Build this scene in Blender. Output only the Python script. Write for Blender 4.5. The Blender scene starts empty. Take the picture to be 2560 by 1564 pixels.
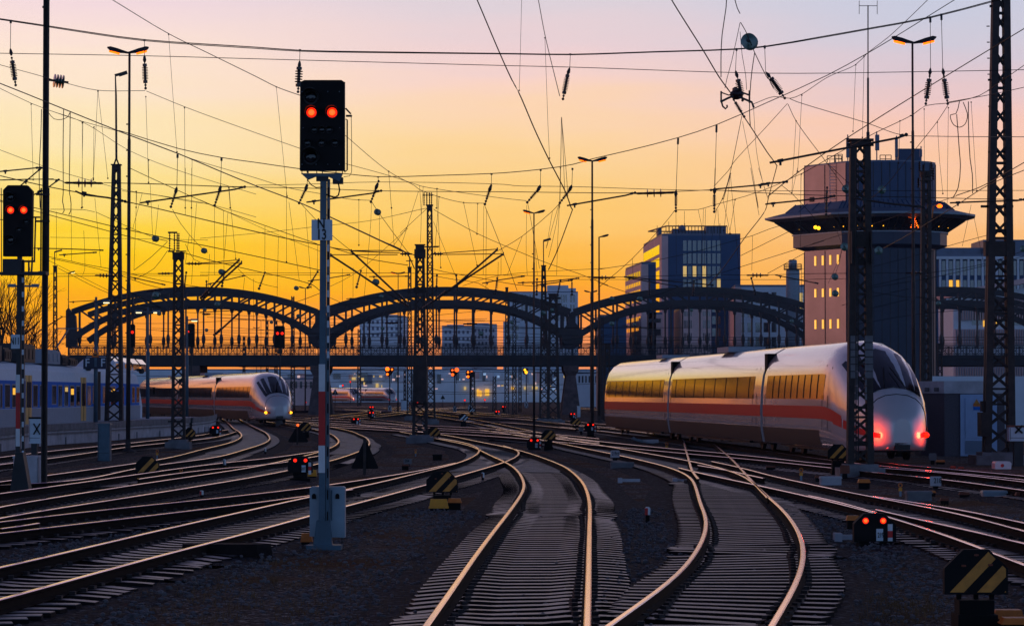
import bpy, bmesh, math, random
from mathutils import Vector, Matrix
random.seed(7)
SC = bpy.context.scene
COL = SC.collection
# ------------------------------------------------------------------ camera
F = 7200.0; CX, CY = 1280.0, 782.0; H = 2.2
PITCH = math.atan(203.0 / F)
cam = bpy.data.cameras.new('camera'); cob = bpy.data.objects.new('camera', cam); COL.objects.link(cob)
cob.location = (0, 0, H); cob.rotation_euler = (math.pi / 2 + PITCH, 0, 0)
cam.sensor_width = 36; cam.sensor_fit = 'HORIZONTAL'; cam.lens = 36 * F / 2560
cam.clip_start = 0.5; cam.clip_end = 6000
SC.camera = cob
SC.view_settings.view_transform = 'Standard'; SC.view_settings.look = 'None'
SC.view_settings.exposure = 0; SC.view_settings.gamma = 1
SC.cycles.max_bounces = 5; SC.cycles.diffuse_bounces = 2; SC.cycles.glossy_bounces = 3
SC.cycles.volume_bounces = 0

def lin(c):
    return tuple(((v / 255.0) / 12.92 if v / 255.0 <= 0.04045 else ((v / 255.0 + 0.055) / 1.055) ** 2.4) for v in c)

# ------------------------------------------------------------------ world
W = bpy.data.worlds.new('World'); SC.world = W; W.use_nodes = True
nt = W.node_tree; nt.nodes.clear()
def N(t, **k):
    n = nt.nodes.new(t)
    for a, b in k.items(): setattr(n, a, b)
    return n
def L(a, b): nt.links.new(a, b)
tc = N('ShaderNodeTexCoord'); sep = N('ShaderNodeSeparateXYZ'); L(tc.outputs['Generated'], sep.inputs[0])
az = N('ShaderNodeMath', operation='ARCTAN2'); L(sep.outputs['X'], az.inputs[0]); L(sep.outputs['Y'], az.inputs[1])
# faint streaky cloud structure shifts the elevation a little
mp = N('ShaderNodeMapping'); mp.inputs['Scale'].default_value = (5, 5, 42); L(tc.outputs['Generated'], mp.inputs[0])
nz = N('ShaderNodeTexNoise'); nz.inputs['Scale'].default_value = 2.2; nz.inputs['Detail'].default_value = 3; L(mp.outputs[0], nz.inputs['Vector'])
nm = N('ShaderNodeMath', operation='MULTIPLY_ADD'); L(nz.outputs[0], nm.inputs[0]); nm.inputs[1].default_value = 0.02; nm.inputs[2].default_value = -0.01
ze = N('ShaderNodeMath', operation='ADD'); L(sep.outputs['Z'], ze.inputs[0]); L(nm.outputs[0], ze.inputs[1])
# sqrt mapping gives room to the low elevations
zc = N('ShaderNodeMath', operation='MAXIMUM'); L(ze.outputs[0], zc.inputs[0]); zc.inputs[1].default_value = 0
sq = N('ShaderNodeMath', operation='SQRT'); L(zc.outputs[0], sq.inputs[0])
HI = [(0.20, (206, 190, 208)), (0.30, (132, 126, 164)), (0.5, (66, 74, 116)), (1.0, (24, 32, 62))]
def zf(y): return max(0, (985 - y) / F)
def ramp(stops):
    r = N('ShaderNodeValToRGB'); els = r.color_ramp.elements
    st = sorted(((math.sqrt(z), lin(c)) for z, c in stops))
    els[0].position = st[0][0]; els[0].color = (*st[0][1], 1); els[1].position = st[-1][0]; els[1].color = (*st[-1][1], 1)
    for p_, c_ in st[1:-1]:
        e = els.new(p_); e.color = (*c_, 1)
    L(sq.outputs[0], r.inputs[0]); return r
RL = ramp([(zf(y), c) for y, c in [(985, (250, 140, 60)), (825, (255, 158, 42)), (783, (255, 168, 18)), (727, (255, 182, 3)), (671, (255, 196, 3)), (615, (255, 207, 12)), (560, (255, 214, 58)), (504, (254, 220, 108)), (448, (253, 227, 148)), (380, (254, 231, 176)), (276, (254, 231, 190)), (173, (254, 230, 208)), (104, (251, 225, 215)), (0, (242, 216, 222))]] + HI)
RC = ramp([(zf(y), c) for y, c in [(985, (245, 135, 90)), (890, (250, 150, 95)), (811, (255, 152, 74)), (755, (255, 158, 46)), (713, (255, 169, 34)), (685, (255, 178, 40)), (657, (255, 184, 58)), (615, (255, 190, 80)), (560, (255, 200, 103)), (501, (254, 205, 117)), (415, (253, 210, 140)), (345, (254, 214, 160)), (276, (253, 214, 180)), (207, (250, 212, 198)), (138, (238, 208, 210)), (0, (220, 208, 217))]] + HI)
RR = ramp([(zf(y), c) for y, c in [(985, (235, 140, 110)), (811, (250, 165, 100)), (713, (252, 178, 95)), (601, (252, 190, 125)), (560, (252, 195, 138)), (501, (253, 199, 150)), (415, (252, 200, 165)), (345, (250, 200, 180)), (276, (241, 200, 195)), (190, (220, 200, 210)), (104, (205, 202, 218)), (0, (198, 202, 222))]] + HI)
RB = ramp([(0, (126, 160, 206)), (0.05, (142, 182, 232)), (0.25, (122, 164, 224)), (0.5, (50, 68, 112)), (1.0, (24, 32, 62))])
RG = ramp([(0, (226, 96, 64)), (0.02, (246, 124, 56)), (0.05, (255, 150, 62)), (0.09, (252, 166, 116)), (0.14, (222, 160, 160)), (0.2, (178, 146, 174)), (0.3, (110, 108, 150)), (0.5, (62, 72, 116)), (1.0, (24, 32, 62))])
def mrange(src, a, b):
    m_ = N('ShaderNodeMapRange', interpolation_type='SMOOTHSTEP'); L(src, m_.inputs[0]); m_.inputs[1].default_value = a; m_.inputs[2].default_value = b
    return m_.outputs[0]
def mix(f, a, b):
    m_ = N('ShaderNodeMix', data_type='RGBA'); L(f, m_.inputs[0]); L(a, m_.inputs[6]); L(b, m_.inputs[7]); return m_.outputs[2]
A1 = mix(mrange(az.outputs[0], math.radians(-9), math.radians(0.5)), RL.outputs[0], RC.outputs[0])
A2 = mix(mrange(az.outputs[0], 0.0, math.radians(9)), A1, RR.outputs[0])
A2 = mix(mrange(az.outputs[0], math.radians(-10.6), math.radians(-16)), A2, RG.outputs[0])
ab = N('ShaderNodeMath', operation='ADD'); L(az.outputs[0], ab.inputs[0]); ab.inputs[1].default_value = math.radians(28)
ab2 = N('ShaderNodeMath', operation='ABSOLUTE'); L(ab.outputs[0], ab2.inputs[0])
A3 = mix(mrange(ab2.outputs[0], math.radians(48), math.radians(112)), A2, RB.outputs[0])
sky = N('ShaderNodeTexSky', sky_type='NISHITA'); sky.sun_disc = False
SUN_EL, SUN_AZ = math.radians(2.5), math.radians(-68)
sky.sun_elevation = SUN_EL; sky.sun_rotation = SUN_AZ; sky.air_density = 1.5; sky.dust_density = 2
ad = N('ShaderNodeMix', data_type='RGBA', blend_type='ADD'); ad.inputs[0].default_value = 0.012; L(A3, ad.inputs[6]); L(sky.outputs[0], ad.inputs[7])
bg = N('ShaderNodeBackground'); bg.inputs[1].default_value = 1.05; L(ad.outputs[2], bg.inputs[0])
wo = N('ShaderNodeOutputWorld'); L(bg.outputs[0], wo.inputs[0])
# low, warm afterglow light from the left
sl = bpy.data.lights.new('sun', 'SUN'); so = bpy.data.objects.new('sun', sl); COL.objects.link(so)
sl.energy = 0.3; sl.angle = math.radians(6); sl.color = (1.0, 0.5, 0.38)
sd = Vector((math.sin(SUN_AZ) * math.cos(SUN_EL), math.cos(SUN_AZ) * math.cos(SUN_EL), math.sin(SUN_EL)))
so.rotation_euler = sd.to_track_quat('Z', 'Y').to_euler()

# ------------------------------------------------------------------ pixel helpers (turn a photo point into a real place)
CR = {'a': (0, 0, 2.894), 'b': (640, 0, 2.894), 'c': (1280, 0, 2.894), 'd': (1920, 0, 2.894), 'e': (0, 420, 3.583), 'f': (500, 420, 3.583),
      'g': (1000, 420, 3.583), 'h': (1500, 420, 3.584), 'i': (2040, 420, 3.583), 'j': (0, 800, 3.421), 'k': (400, 840, 3.7615), 'l': (900, 840, 3.7615),
      'm': (1400, 840, 3.7615), 'n': (1900, 780, 3.271), 'o': (0, 1040, 2.872), 'p': (640, 1040, 2.872), 'q': (1280, 1040, 2.872), 'r': (1920, 1040, 2.872),
      'D': (0, 0, 0.9625), 'U': (0, 0, 1.0)}
def px(s):
    out = []; cr = CR['U']
    for t in s.split():
        if ':' in t:
            k_, t = t.split(':'); cr = CR[k_]
            if not t: continue
        x, y = t.split(','); out.append((cr[0] + float(x) / cr[2], cr[1] + float(y) / cr[2]))
    return out
cp, sp = math.cos(PITCH), math.sin(PITCH)
def ray(x, y):
    a = (x - CX) / F; b = (CY - y) / F
    return Vector((a, cp - b * sp, sp + b * cp))
def P(x, y, Y):
    d = ray(x, y); t = Y / d.y; return Vector((d.x * t, Y, H + d.z * t))
def G(x, y, z=0.0):
    d = ray(x, y); t = (z - H) / min(d.z, -0.0004); return Vector((d.x * t, d.y * t, z))
GZ = -0.25
def depth(y, z=GZ): return G(1280, y, z).y

# ------------------------------------------------------------------ materials
M = {}
def mat(name, col, rough=0.6, metal=0.0, emit=None, es=1.0, var=0.18, vs=3.0, bump=0.0, bs=40.0, spec=0.5, alpha=None, coat=0.0):
    m = bpy.data.materials.new(name); m.use_nodes = True; M[name] = m
    t = m.node_tree; b = t.nodes['Principled BSDF']
    c = lin(col)
    b.inputs['Roughness'].default_value = rough; b.inputs['Metallic'].default_value = metal
    b.inputs['Specular IOR Level'].default_value = spec
    if coat: b.inputs['Coat Weight'].default_value = coat; b.inputs['Coat Roughness'].default_value = 0.08
    co = t.nodes.new('ShaderNodeTexCoord')
    if var > 0:
        n1 = t.nodes.new('ShaderNodeTexNoise'); n1.inputs['Scale'].default_value = vs; n1.inputs['Detail'].default_value = 6; n1.inputs['Roughness'].default_value = 0.65
        t.links.new(co.outputs['Object'], n1.inputs['Vector'])
        r = t.nodes.new('ShaderNodeValToRGB')
        r.color_ramp.elements[0].position = 0.3; r.color_ramp.elements[1].position = 0.72
        r.color_ramp.elements[0].color = (*[max(0, v * (1 - var * 1.6)) for v in c], 1)
        r.color_ramp.elements[1].color = (*[min(1, v * (1 + var)) for v in c], 1)
        t.links.new(n1.outputs[0], r.inputs[0]); t.links.new(r.outputs[0], b.inputs['Base Color'])
    else: b.inputs['Base Color'].default_value = (*c, 1)
    if bump > 0:
        n2 = t.nodes.new('ShaderNodeTexNoise'); n2.inputs['Scale'].default_value = bs; n2.inputs['Detail'].default_value = 4
        t.links.new(co.outputs['Object'], n2.inputs['Vector'])
        bp = t.nodes.new('ShaderNodeBump'); bp.inputs['Strength'].default_value = bump; bp.inputs['Distance'].default_value = 0.02
        t.links.new(n2.outputs[0], bp.inputs['Height']); t.links.new(bp.outputs[0], b.inputs['Normal'])
    if emit:
        b.inputs['Emission Color'].default_value = (*lin(emit), 1); b.inputs['Emission Strength'].default_value = es
    return m
# steel & paint
mat('dark_steel', (42, 40, 44), 0.55, 0.2, var=0.3, vs=2)
mat('rusty_steel', (56, 44, 42), 0.7, 0.1, var=0.35, vs=4)
mat('wire', (28, 24, 26), 0.6, 0.3, var=0)
mat('porcelain', (46, 26, 22), 0.22, 0.0, var=0.1)
mat('glass_ball', (52, 84, 70), 0.08, 0.0, var=0.15, vs=8, coat=1.0)
mat('pale_steel', (128, 140, 152), 0.5, 0.2, var=0.12)
mat('blue_steel', (70, 94, 110), 0.5, 0.1, var=0.18)
mat('signal_black', (14, 13, 15), 0.75, 0, var=0.2, spec=0.25)
mat('hood_black', (22, 19, 20), 0.6, 0, var=0.1)
mat('red_paint', (196, 20, 14), 0.5, 0, var=0.12)
mat('white_paint', (212, 212, 214), 0.5, 0, var=0.1)
mat('yellow_paint', (232, 150, 26), 0.5, 0, var=0.12, vs=5)
mat('orange_paint', (214, 112, 22), 0.5, 0, var=0.2, vs=5)
mat('stripe_yellow', (208, 134, 44), 0.55, 0, var=0.22, vs=6)
mat('rust_red', (120, 58, 36), 0.7, 0, var=0.3)
mat('black_rubber', (10, 10, 11), 0.8, 0, var=0.1, spec=0.2)
mat('concrete', (120, 116, 120), 0.8, 0, var=0.3, vs=1.5, bump=0.3)
mat('pale_concrete', (184, 178, 184), 0.8, 0, var=0.22, vs=1.2, bump=0.2)
mat('sleeper_concrete', (146, 128, 126), 0.38, 0, var=0.4, vs=3.5, bump=0.35, spec=0.45)
mat('sleeper_side', (34, 26, 26), 0.85, 0, var=0.3, vs=5, spec=0.15)  # dirty sides, with the shade between the sleepers put into the colour
mat('sleeper_wood', (122, 105, 104), 0.4, 0, var=0.42, vs=5, bump=0.4, spec=0.4)
mat('rail_rust', (24, 14, 12), 0.85, 0, var=0.3, vs=5, spec=0.1)
mat('rail_polished', (255, 204, 210), 0.15, 1.0, var=0.05, vs=12)
mat('cabinet_grey', (140, 156, 168), 0.5, 0, var=0.12, vs=2)
mat('sign_white', (196, 206, 216), 0.45, 0, var=0.05)
mat('letter_black', (10, 10, 12), 0.6, 0, var=0)
mat('sign_blue', (14, 24, 52), 0.5, 0, var=0.05)
mat('grass_brown', (128, 92, 56), 0.9, 0, var=0.3)
mat('bark', (34, 26, 24), 0.9, 0, var=0.3)
mat('foliage', (38, 42, 28), 0.9, 0, var=0.3)
# lights
mat('red_light', (120, 8, 4), 0.2, emit=(255, 34, 8), es=1.6, var=0)
mat('red_core', (255, 60, 20), 0.2, emit=(255, 96, 30), es=1.8, var=0)
mat('orange_light', (255, 120, 30), 0.3, emit=(255, 100, 12), es=3.2, var=0)
mat('amber_light', (255, 150, 30), 0.3, emit=(255, 176, 30), es=3, var=0)
mat('white_light', (255, 230, 170), 0.3, emit=(255, 225, 150), es=3.0, var=0)
mat('window_lit', (255, 190, 60), 0.3, emit=(255, 186, 60), es=0.95, var=0)
mat('window_warm', (255, 220, 130), 0.3, emit=(255, 206, 110), es=0.5, var=0)
mat('screen_white', (220, 240, 250), 0.3, emit=(210, 238, 250), es=0.9, var=0)
mat('sky_glow_pink', (240, 215, 210), 0.4, emit=(255, 205, 190), es=0.55, var=0)  # bright sky in the hall glass, imitated by emission; no lamp
mat('sky_glow_blue', (190, 210, 235), 0.4, emit=(170, 205, 240), es=0.45, var=0)
mat('window_glass', (30, 40, 54), 0.06, 0.0, var=0.1, spec=1.0, coat=1.0)
mat('mirror_glass', (250, 235, 215), 0.05, 1.0, var=0.05, vs=1)
# trains & buildings
mat('train_white', (196, 186, 188), 0.25, 0, var=0.02, spec=1.0, coat=1.0)
mat('train_red', (206, 22, 34), 0.5, 0, var=0.03, spec=0.2)
mat('train_glass', (22, 18, 24), 0.09, 0.0, var=0.0, spec=0.5, coat=0)
mat('train_dark', (26, 24, 27), 0.6, 0, var=0.2)
mat('train_blue', (26, 106, 196), 0.75, 0, var=0.05, spec=0.15)
mat('train_silver', (212, 220, 232), 0.6, 0, var=0.05, spec=0.3)
mat('train_grey', (150, 155, 166), 0.7, 0, var=0.06, spec=0.2)
mat('door_yellow', (224, 176, 96), 0.35, 0, var=0.05)
mat('bridge_steel', (46, 42, 50), 0.55, 0.1, var=0.25, vs=0.6)
mat('bridge_dark', (34, 36, 46), 0.7, 0.0, var=0.25, vs=0.6)
mat('masonry', (92, 76, 78), 0.85, 0, var=0.35, vs=1.5, bump=0.4, bs=6)
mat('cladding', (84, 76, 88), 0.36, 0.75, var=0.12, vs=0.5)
mat('cladding_shaded', (48, 54, 70), 0.4, 0.6, var=0.12, vs=0.5)  # shaded copy of the tower metal, its dark reflection put into the colour
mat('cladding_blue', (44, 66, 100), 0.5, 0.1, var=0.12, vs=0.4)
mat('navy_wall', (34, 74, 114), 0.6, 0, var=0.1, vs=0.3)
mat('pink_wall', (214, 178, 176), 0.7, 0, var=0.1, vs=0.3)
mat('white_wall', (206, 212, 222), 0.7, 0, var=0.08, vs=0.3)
mat('haze_blue_wall', (216, 226, 236), 0.8, 0, var=0.1, vs=0.1)  # pale haze of the distance put into the wall colour
mat('roof_grey', (96, 108, 130), 0.5, 0.2, var=0.15, vs=0.8)
mat('hut_pebble', (92, 84, 92), 0.85, 0, var=0.35, vs=25, bump=0.4)
mat('door_pale', (150, 172, 208), 0.5, 0, var=0.06)

# ------------------------------------------------------------------ mesh builder
class MB:
    def __init__(s): s.v = []; s.f = []; s.mi = []
    def add(s, vs, fs, mi=0):
        o = len(s.v); s.v += [Vector(p) for p in vs]; s.f += [tuple(i + o for i in q) for q in fs]; s.mi += [mi] * len(fs); return s
    def box(s, c, d, rz=0, mi=0):
        x, y, z = d[0] / 2, d[1] / 2, d[2] / 2; R = Matrix.Rotation(rz, 3, 'Z'); c = Vector(c)
        vs = [c + R @ Vector((a * x, b * y, e * z)) for e in (-1, 1) for a, b in ((-1, -1), (1, -1), (1, 1), (-1, 1))]
        return s.add(vs, [(3, 2, 1, 0), (4, 5, 6, 7), (0, 1, 5, 4), (1, 2, 6, 5), (2, 3, 7, 6), (3, 0, 4, 7)], mi)
    def beam(s, p, q, w, h=None, mi=0):
        p = Vector(p); q = Vector(q); h = h or w; d = q - p
        if d.length < 1e-6: return s
        d.normalize(); u = d.cross(Vector((0, 1, 0)))
        if u.length < 0.05: u = d.cross(Vector((1, 0, 0)))
        u.normalize(); t = d.cross(u).normalized(); u *= w / 2; t *= h / 2
        vs = [b + a for b in (p, q) for a in (-u - t, u - t, u + t, -u + t)]
        return s.add(vs, [(3, 2, 1, 0), (4, 5, 6, 7), (0, 1, 5, 4), (1, 2, 6, 5), (2, 3, 7, 6), (3, 0, 4, 7)], mi)
    def tube(s, pts, r, n=6, mi=0, caps=True):
        pts = [Vector(p) for p in pts]; rs = r if isinstance(r, (list, tuple)) else [r] * len(pts); vs = []; fs = []
        for i, p in enumerate(pts):
            d = (pts[min(i + 1, len(pts) - 1)] - pts[max(i - 1, 0)])
            if d.length < 1e-9: d = Vector((0, 0, 1))
            d.normalize(); u = d.cross(Vector((0, 1, 0)))
            if u.length < 0.05: u = d.cross(Vector((1, 0, 0)))
            u.normalize(); t = d.cross(u).normalized()
            vs += [p + (u * math.cos(2 * math.pi * k / n) + t * math.sin(2 * math.pi * k / n)) * rs[i] for k in range(n)]
        for i in range(len(pts) - 1):
            fs += [(i * n + k, i * n + (k + 1) % n, (i + 1) * n + (k + 1) % n, (i + 1) * n + k) for k in range(n)]
        if caps: fs += [tuple(range(n - 1, -1, -1)), tuple((len(pts) - 1) * n + k for k in range(n))]
        return s.add(vs, fs, mi)
    def lathe(s, prof, p, d, n=12, mi=0):
        p = Vector(p); d = Vector(d).normalized()
        return s.tube([p + d * a for a, _ in prof], [max(b, 1e-4) for _, b in prof], n, mi)
    def prism(s, poly, y0, y1, mi=0):      # poly of (x,z), extruded along y
        n = len(poly); vs = [(x, y0, z) for x, z in poly] + [(x, y1, z) for x, z in poly]
        return s.add(vs, [tuple(range(n)), tuple(range(2 * n - 1, n - 1, -1))] + [(i, i + n, (i + 1) % n + n, (i + 1) % n) for i in range(n)], mi)
    def hprism(s, poly, z0, z1, k0=1.0, k1=1.0, c=(0, 0), mi=0):   # plan polygon (x,y) extruded up, with scale at bottom and top
        n = len(poly); vs = [(c[0] + x * k0, c[1] + y * k0, z0) for x, y in poly] + [(c[0] + x * k1, c[1] + y * k1, z1) for x, y in poly]
        return s.add(vs, [tuple(range(n - 1, -1, -1)), tuple(range(n, 2 * n))] + [(i, (i + 1) % n, (i + 1) % n + n, i + n) for i in range(n)], mi)
    def loft(s, secs, mi=0, cap=True):
        n = len(secs[0]); vs = [p for q in secs for p in q]; fs = []
        for i in range(len(secs) - 1): fs += [(i * n + k, i * n + (k + 1) % n, (i + 1) * n + (k + 1) % n, (i + 1) * n + k) for k in range(n)]
        if cap: fs += [tuple(range(n - 1, -1, -1)), tuple((len(secs) - 1) * n + k for k in range(n))]
        return s.add(vs, fs, mi)
    def ball(s, c, r, n=12, m=8, sq=1.0, mi=0):
        c = Vector(c); return s.tube([c + Vector((0, 0, -r * sq * math.cos(math.pi * i / m))) for i in range(m + 1)], [max(r * math.sin(math.pi * i / m), 1e-4) for i in range(m + 1)], n, mi)
    def mesh(s, name, mats, o=Vector((0, 0, 0)), smooth=False):
        me = bpy.data.meshes.new(name); me.from_pydata([tuple(p - o) for p in s.v], [], s.f)
        for m_ in (mats if isinstance(mats, (list, tuple)) else [mats]): me.materials.append(M[m_])
        me.polygons.foreach_set('material_index', s.mi)
        if smooth: me.polygons.foreach_set('use_smooth', [len(q_) == 4 for q_ in s.f])
        me.update(); return me
def tag(o, label=None, cat=None, group=None, kind=None):
    if label: o['label'] = label
    if cat: o['category'] = cat
    if group: o['group'] = group
    if kind: o['kind'] = kind
    return o
def thing(name, label, cat, loc, group=None):
    o = bpy.data.objects.new(name, None); COL.objects.link(o); o.location = loc; o.empty_display_size = 0.2
    return tag(o, label, cat, group)
def wloc(o):
    v = Vector(o.location)
    while o.parent: o = o.parent; v += Vector(o.location)
    return v
def part(name, mb, mats, parent, smooth=False, label=None, kind=None):
    o = bpy.data.objects.new(name, mb.mesh(name, mats, wloc(parent), smooth)); COL.objects.link(o); o.parent = parent
    return tag(o, label, None, None, kind)
def solo(name, mb, mats, label, cat, group=None, kind=None, smooth=False, o=None):
    o = Vector(o) if o is not None else (sum(mb.v, Vector()) / len(mb.v))
    ob = bpy.data.objects.new(name, mb.mesh(name, mats, o, smooth)); COL.objects.link(ob); ob.location = o
    return tag(ob, label, cat, group, kind)
def copy_thing(root, loc, label=None, rz=None):
    r = root.copy(); COL.objects.link(r); r.location = loc
    if rz is not None: r.rotation_euler.z = rz
    if label: r['label'] = label
    for ch in list(root.children):
        c = ch.copy(); COL.objects.link(c); c.parent = r
        for g_ in list(ch.children):
            d = g_.copy(); COL.objects.link(d); d.parent = c
    return r
def smoothpts(pts, step=1.0):
    pts = [Vector(p) for p in pts]
    if len(pts) < 3:
        n = max(2, int((pts[-1] - pts[0]).length / step) + 1); return [pts[0].lerp(pts[-1], i / (n - 1)) for i in range(n)]
    out = []; q = [pts[0] * 2 - pts[1]] + pts + [pts[-1] * 2 - pts[-2]]
    for i in range(1, len(q) - 2):
        a, b, c, d = q[i - 1:i + 3]; n = max(2, int((c - b).length / step))
        # centripetal Catmull-Rom
        t0 = 0; t1 = t0 + max((b - a).length, 1e-4) ** 0.5; t2 = t1 + max((c - b).length, 1e-4) ** 0.5; t3 = t2 + max((d - c).length, 1e-4) ** 0.5
        for k in range(n):
            t = t1 + (t2 - t1) * k / n
            A1 = a * ((t1 - t) / (t1 - t0)) + b * ((t - t0) / (t1 - t0)); A2 = b * ((t2 - t) / (t2 - t1)) + c * ((t - t1) / (t2 - t1)); A3 = c * ((t3 - t) / (t3 - t2)) + d * ((t - t2) / (t3 - t2))
            B1 = A1 * ((t2 - t) / (t2 - t0)) + A2 * ((t - t0) / (t2 - t0)); B2 = A2 * ((t3 - t) / (t3 - t1)) + A3 * ((t - t1) / (t3 - t1))
            out.append(B1 * ((t2 - t) / (t2 - t1)) + B2 * ((t - t1) / (t2 - t1)))
    out.append(pts[-1]); return out
def relax(pts, it=3):
    for _ in range(it):
        pts = [pts[0]] + [(pts[i - 1] + pts[i] * 2 + pts[i + 1]) / 4 for i in range(1, len(pts) - 1)] + [pts[-1]]
    return pts
def text(name, s, size, c, mat_, parent, cond=0.8, y=0.0):
    cu = bpy.data.curves.new('t', 'FONT'); cu.body = s; cu.size = size; cu.align_x = 'CENTER'; cu.align_y = 'CENTER'; cu.space_line = 0.8; cu.extrude = 0.003; cu.offset = size * 0.015
    ob = bpy.data.objects.new('t', cu); COL.objects.link(ob)
    dg = bpy.context.evaluated_depsgraph_get(); me = bpy.data.meshes.new_from_object(ob.evaluated_get(dg))
    bpy.data.objects.remove(ob); me.name = name
    c = Vector(c) - wloc(parent)
    for v in me.vertices: v.co = Vector((c.x + v.co.x * cond, c.y - v.co.z - 0.004, c.z + v.co.y))
    me.materials.clear(); me.materials.append(M[mat_])
    o = bpy.data.objects.new(name, me); COL.objects.link(o); o.parent = parent; return o
# ------------------------------------------------------------------ ground
def ground_material():
    m = bpy.data.materials.new('gravel_ground'); m.use_nodes = True; M['gravel_ground'] = m
    t = m.node_tree; b = t.nodes['Principled BSDF']; co = t.nodes.new('ShaderNodeTexCoord')
    def noise(sc, det=5):
        n = t.nodes.new('ShaderNodeTexNoise'); n.inputs['Scale'].default_value = sc; n.inputs['Detail'].default_value = det; t.links.new(co.outputs['Object'], n.inputs['Vector']); return n.outputs[0]
    def rmp(src, st):
        r = t.nodes.new('ShaderNodeValToRGB'); e = r.color_ramp.elements; e[0].position = st[0][0]; e[0].color = (*lin(st[0][1]), 1); e[1].position = st[-1][0]; e[1].color = (*lin(st[-1][1]), 1)
        for p_, c_ in st[1:-1]: q_ = e.new(p_); q_.color = (*lin(c_), 1)
        t.links.new(src, r.inputs[0]); return r.outputs[0]
    vo = t.nodes.new('ShaderNodeTexVoronoi'); vo.inputs['Scale'].default_value = 21; t.links.new(co.outputs['Object'], vo.inputs['Vector'])
    sp_ = t.nodes.new('ShaderNodeSeparateColor'); t.links.new(vo.outputs['Color'], sp_.inputs[0])
    g1 = rmp(sp_.outputs[0], [(0.0, (26, 20, 18)), (0.5, (78, 64, 60)), (0.9, (124, 106, 100)), (1.0, (196, 182, 176))])
    g2 = rmp(noise(9, 8), [(0.3, (52, 32, 20)), (0.6, (112, 70, 42)), (0.75, (82, 68, 42))])
    msk = rmp(noise(0.32, 6), [(0.48, (0, 0, 0)), (0.62, (255, 255, 255))])
    mx = t.nodes.new('ShaderNodeMix'); mx.data_type = 'RGBA'; t.links.new(msk, mx.inputs[0]); t.links.new(g1, mx.inputs[6]); t.links.new(g2, mx.inputs[7])
    t.links.new(mx.outputs[2], b.inputs['Base Color'])
    b.inputs['Roughness'].default_value = 0.85; b.inputs['Specular IOR Level'].default_value = 0.08
    bp = t.nodes.new('ShaderNodeBump'); bp.inputs['Strength'].default_value = 1.0; bp.inputs['Distance'].default_value = 0.06
    ma = t.nodes.new('ShaderNodeMath'); ma.operation = 'ADD'; t.links.new(vo.outputs['Distance'], ma.inputs[0]); t.links.new(noise(6, 8), ma.inputs[1])
    t.links.new(ma.outputs[0], bp.inputs['Height']); t.links.new(bp.outputs[0], b.inputs['Normal'])
    m2 = bpy.data.materials.new('ballast'); m2.use_nodes = True; M['ballast'] = m2
    t = m2.node_tree; b = t.nodes['Principled BSDF']; co = t.nodes.new('ShaderNodeTexCoord')
    vo = t.nodes.new('ShaderNodeTexVoronoi'); vo.inputs['Scale'].default_value = 15; t.links.new(co.outputs['Object'], vo.inputs['Vector'])
    sp_ = t.nodes.new('ShaderNodeSeparateColor'); t.links.new(vo.outputs['Color'], sp_.inputs[0])
    t.links.new(rmp(sp_.outputs[0], [(0.0, (18, 14, 15)), (0.6, (36, 32, 36)), (0.92, (62, 60, 68)), (1.0, (100, 100, 110))]), b.inputs['Base Color'])
    b.inputs['Roughness'].default_value = 0.8; b.inputs['Specular IOR Level'].default_value = 0.1
    bp = t.nodes.new('ShaderNodeBump'); bp.inputs['Strength'].default_value = 1.0; bp.inputs['Distance'].default_value = 0.06
    t.links.new(vo.outputs['Distance'], bp.inputs['Height']); t.links.new(bp.outputs[0], b.inputs['Normal'])
ground_material()
mat('stone', (100, 95, 98), 0.6, 0, var=0.3, vs=7)
mat('haze_air', (200, 200, 200), var=0)
g = MB(); xs = 40
vs = []; fs = []
ys = [-60, 10, 20, 25, 30, 36, 44, 54, 68, 90, 130, 200, 400, 900, 2600]
xx = [-1500, -400, -120, -50, -25, -12, -6, 0, 6, 12, 25, 50, 120, 400, 1500]
for y in ys:
    for x in xx: vs.append((x, y, GZ))
n = len(xx)
fs = [(j * n + i, j * n + i + 1, (j + 1) * n + i + 1, (j + 1) * n + i) for j in range(len(ys) - 1) for i in range(n - 1)]
g.add(vs, fs); solo('ground', g, 'gravel_ground', 'gravel and brown weeds of the railway yard', 'ground', kind='structure', o=(0, 0, 0))

# ------------------------------------------------------------------ railway tracks
def cross_at(path, i):
    d = (path[min(i + 1, len(path) - 1)] - path[max(i - 1, 0)]).normalized(); return d, Vector((d.y, -d.x, 0))
PROF = [(-.07, -.158), (.07, -.158), (.07, -.145), (.012, -.125), (.012, -.05), (.036, -.035), (.036, -.008), (.024, 0), (-.024, 0), (-.036, -.008), (-.036, -.035), (-.012, -.05), (-.012, -.125), (-.07, -.145)]
def rail_mb(path, k=1.0):
    mb = MB(); n = len(PROF); vs = []
    for i, p in enumerate(path):
        d, s_ = cross_at(path, i)
        vs += [p + s_ * x * k + Vector((0, 0, z)) for x, z in PROF]
    fs = []; mi = []
    for i in range(len(path) - 1):
        for j in range(n):
            fs.append((i * n + j, i * n + (j + 1) % n, (i + 1) * n + (j + 1) % n, (i + 1) * n + j)); mi.append(1 if j in (6, 7, 8) else 0)
    mb.add(vs, fs); mb.mi = mi; mb.add([vs[j] for j in range(n)], [tuple(range(n))]); return mb
RIBBON_Z = [-0.2]
ALLSL = []
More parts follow.
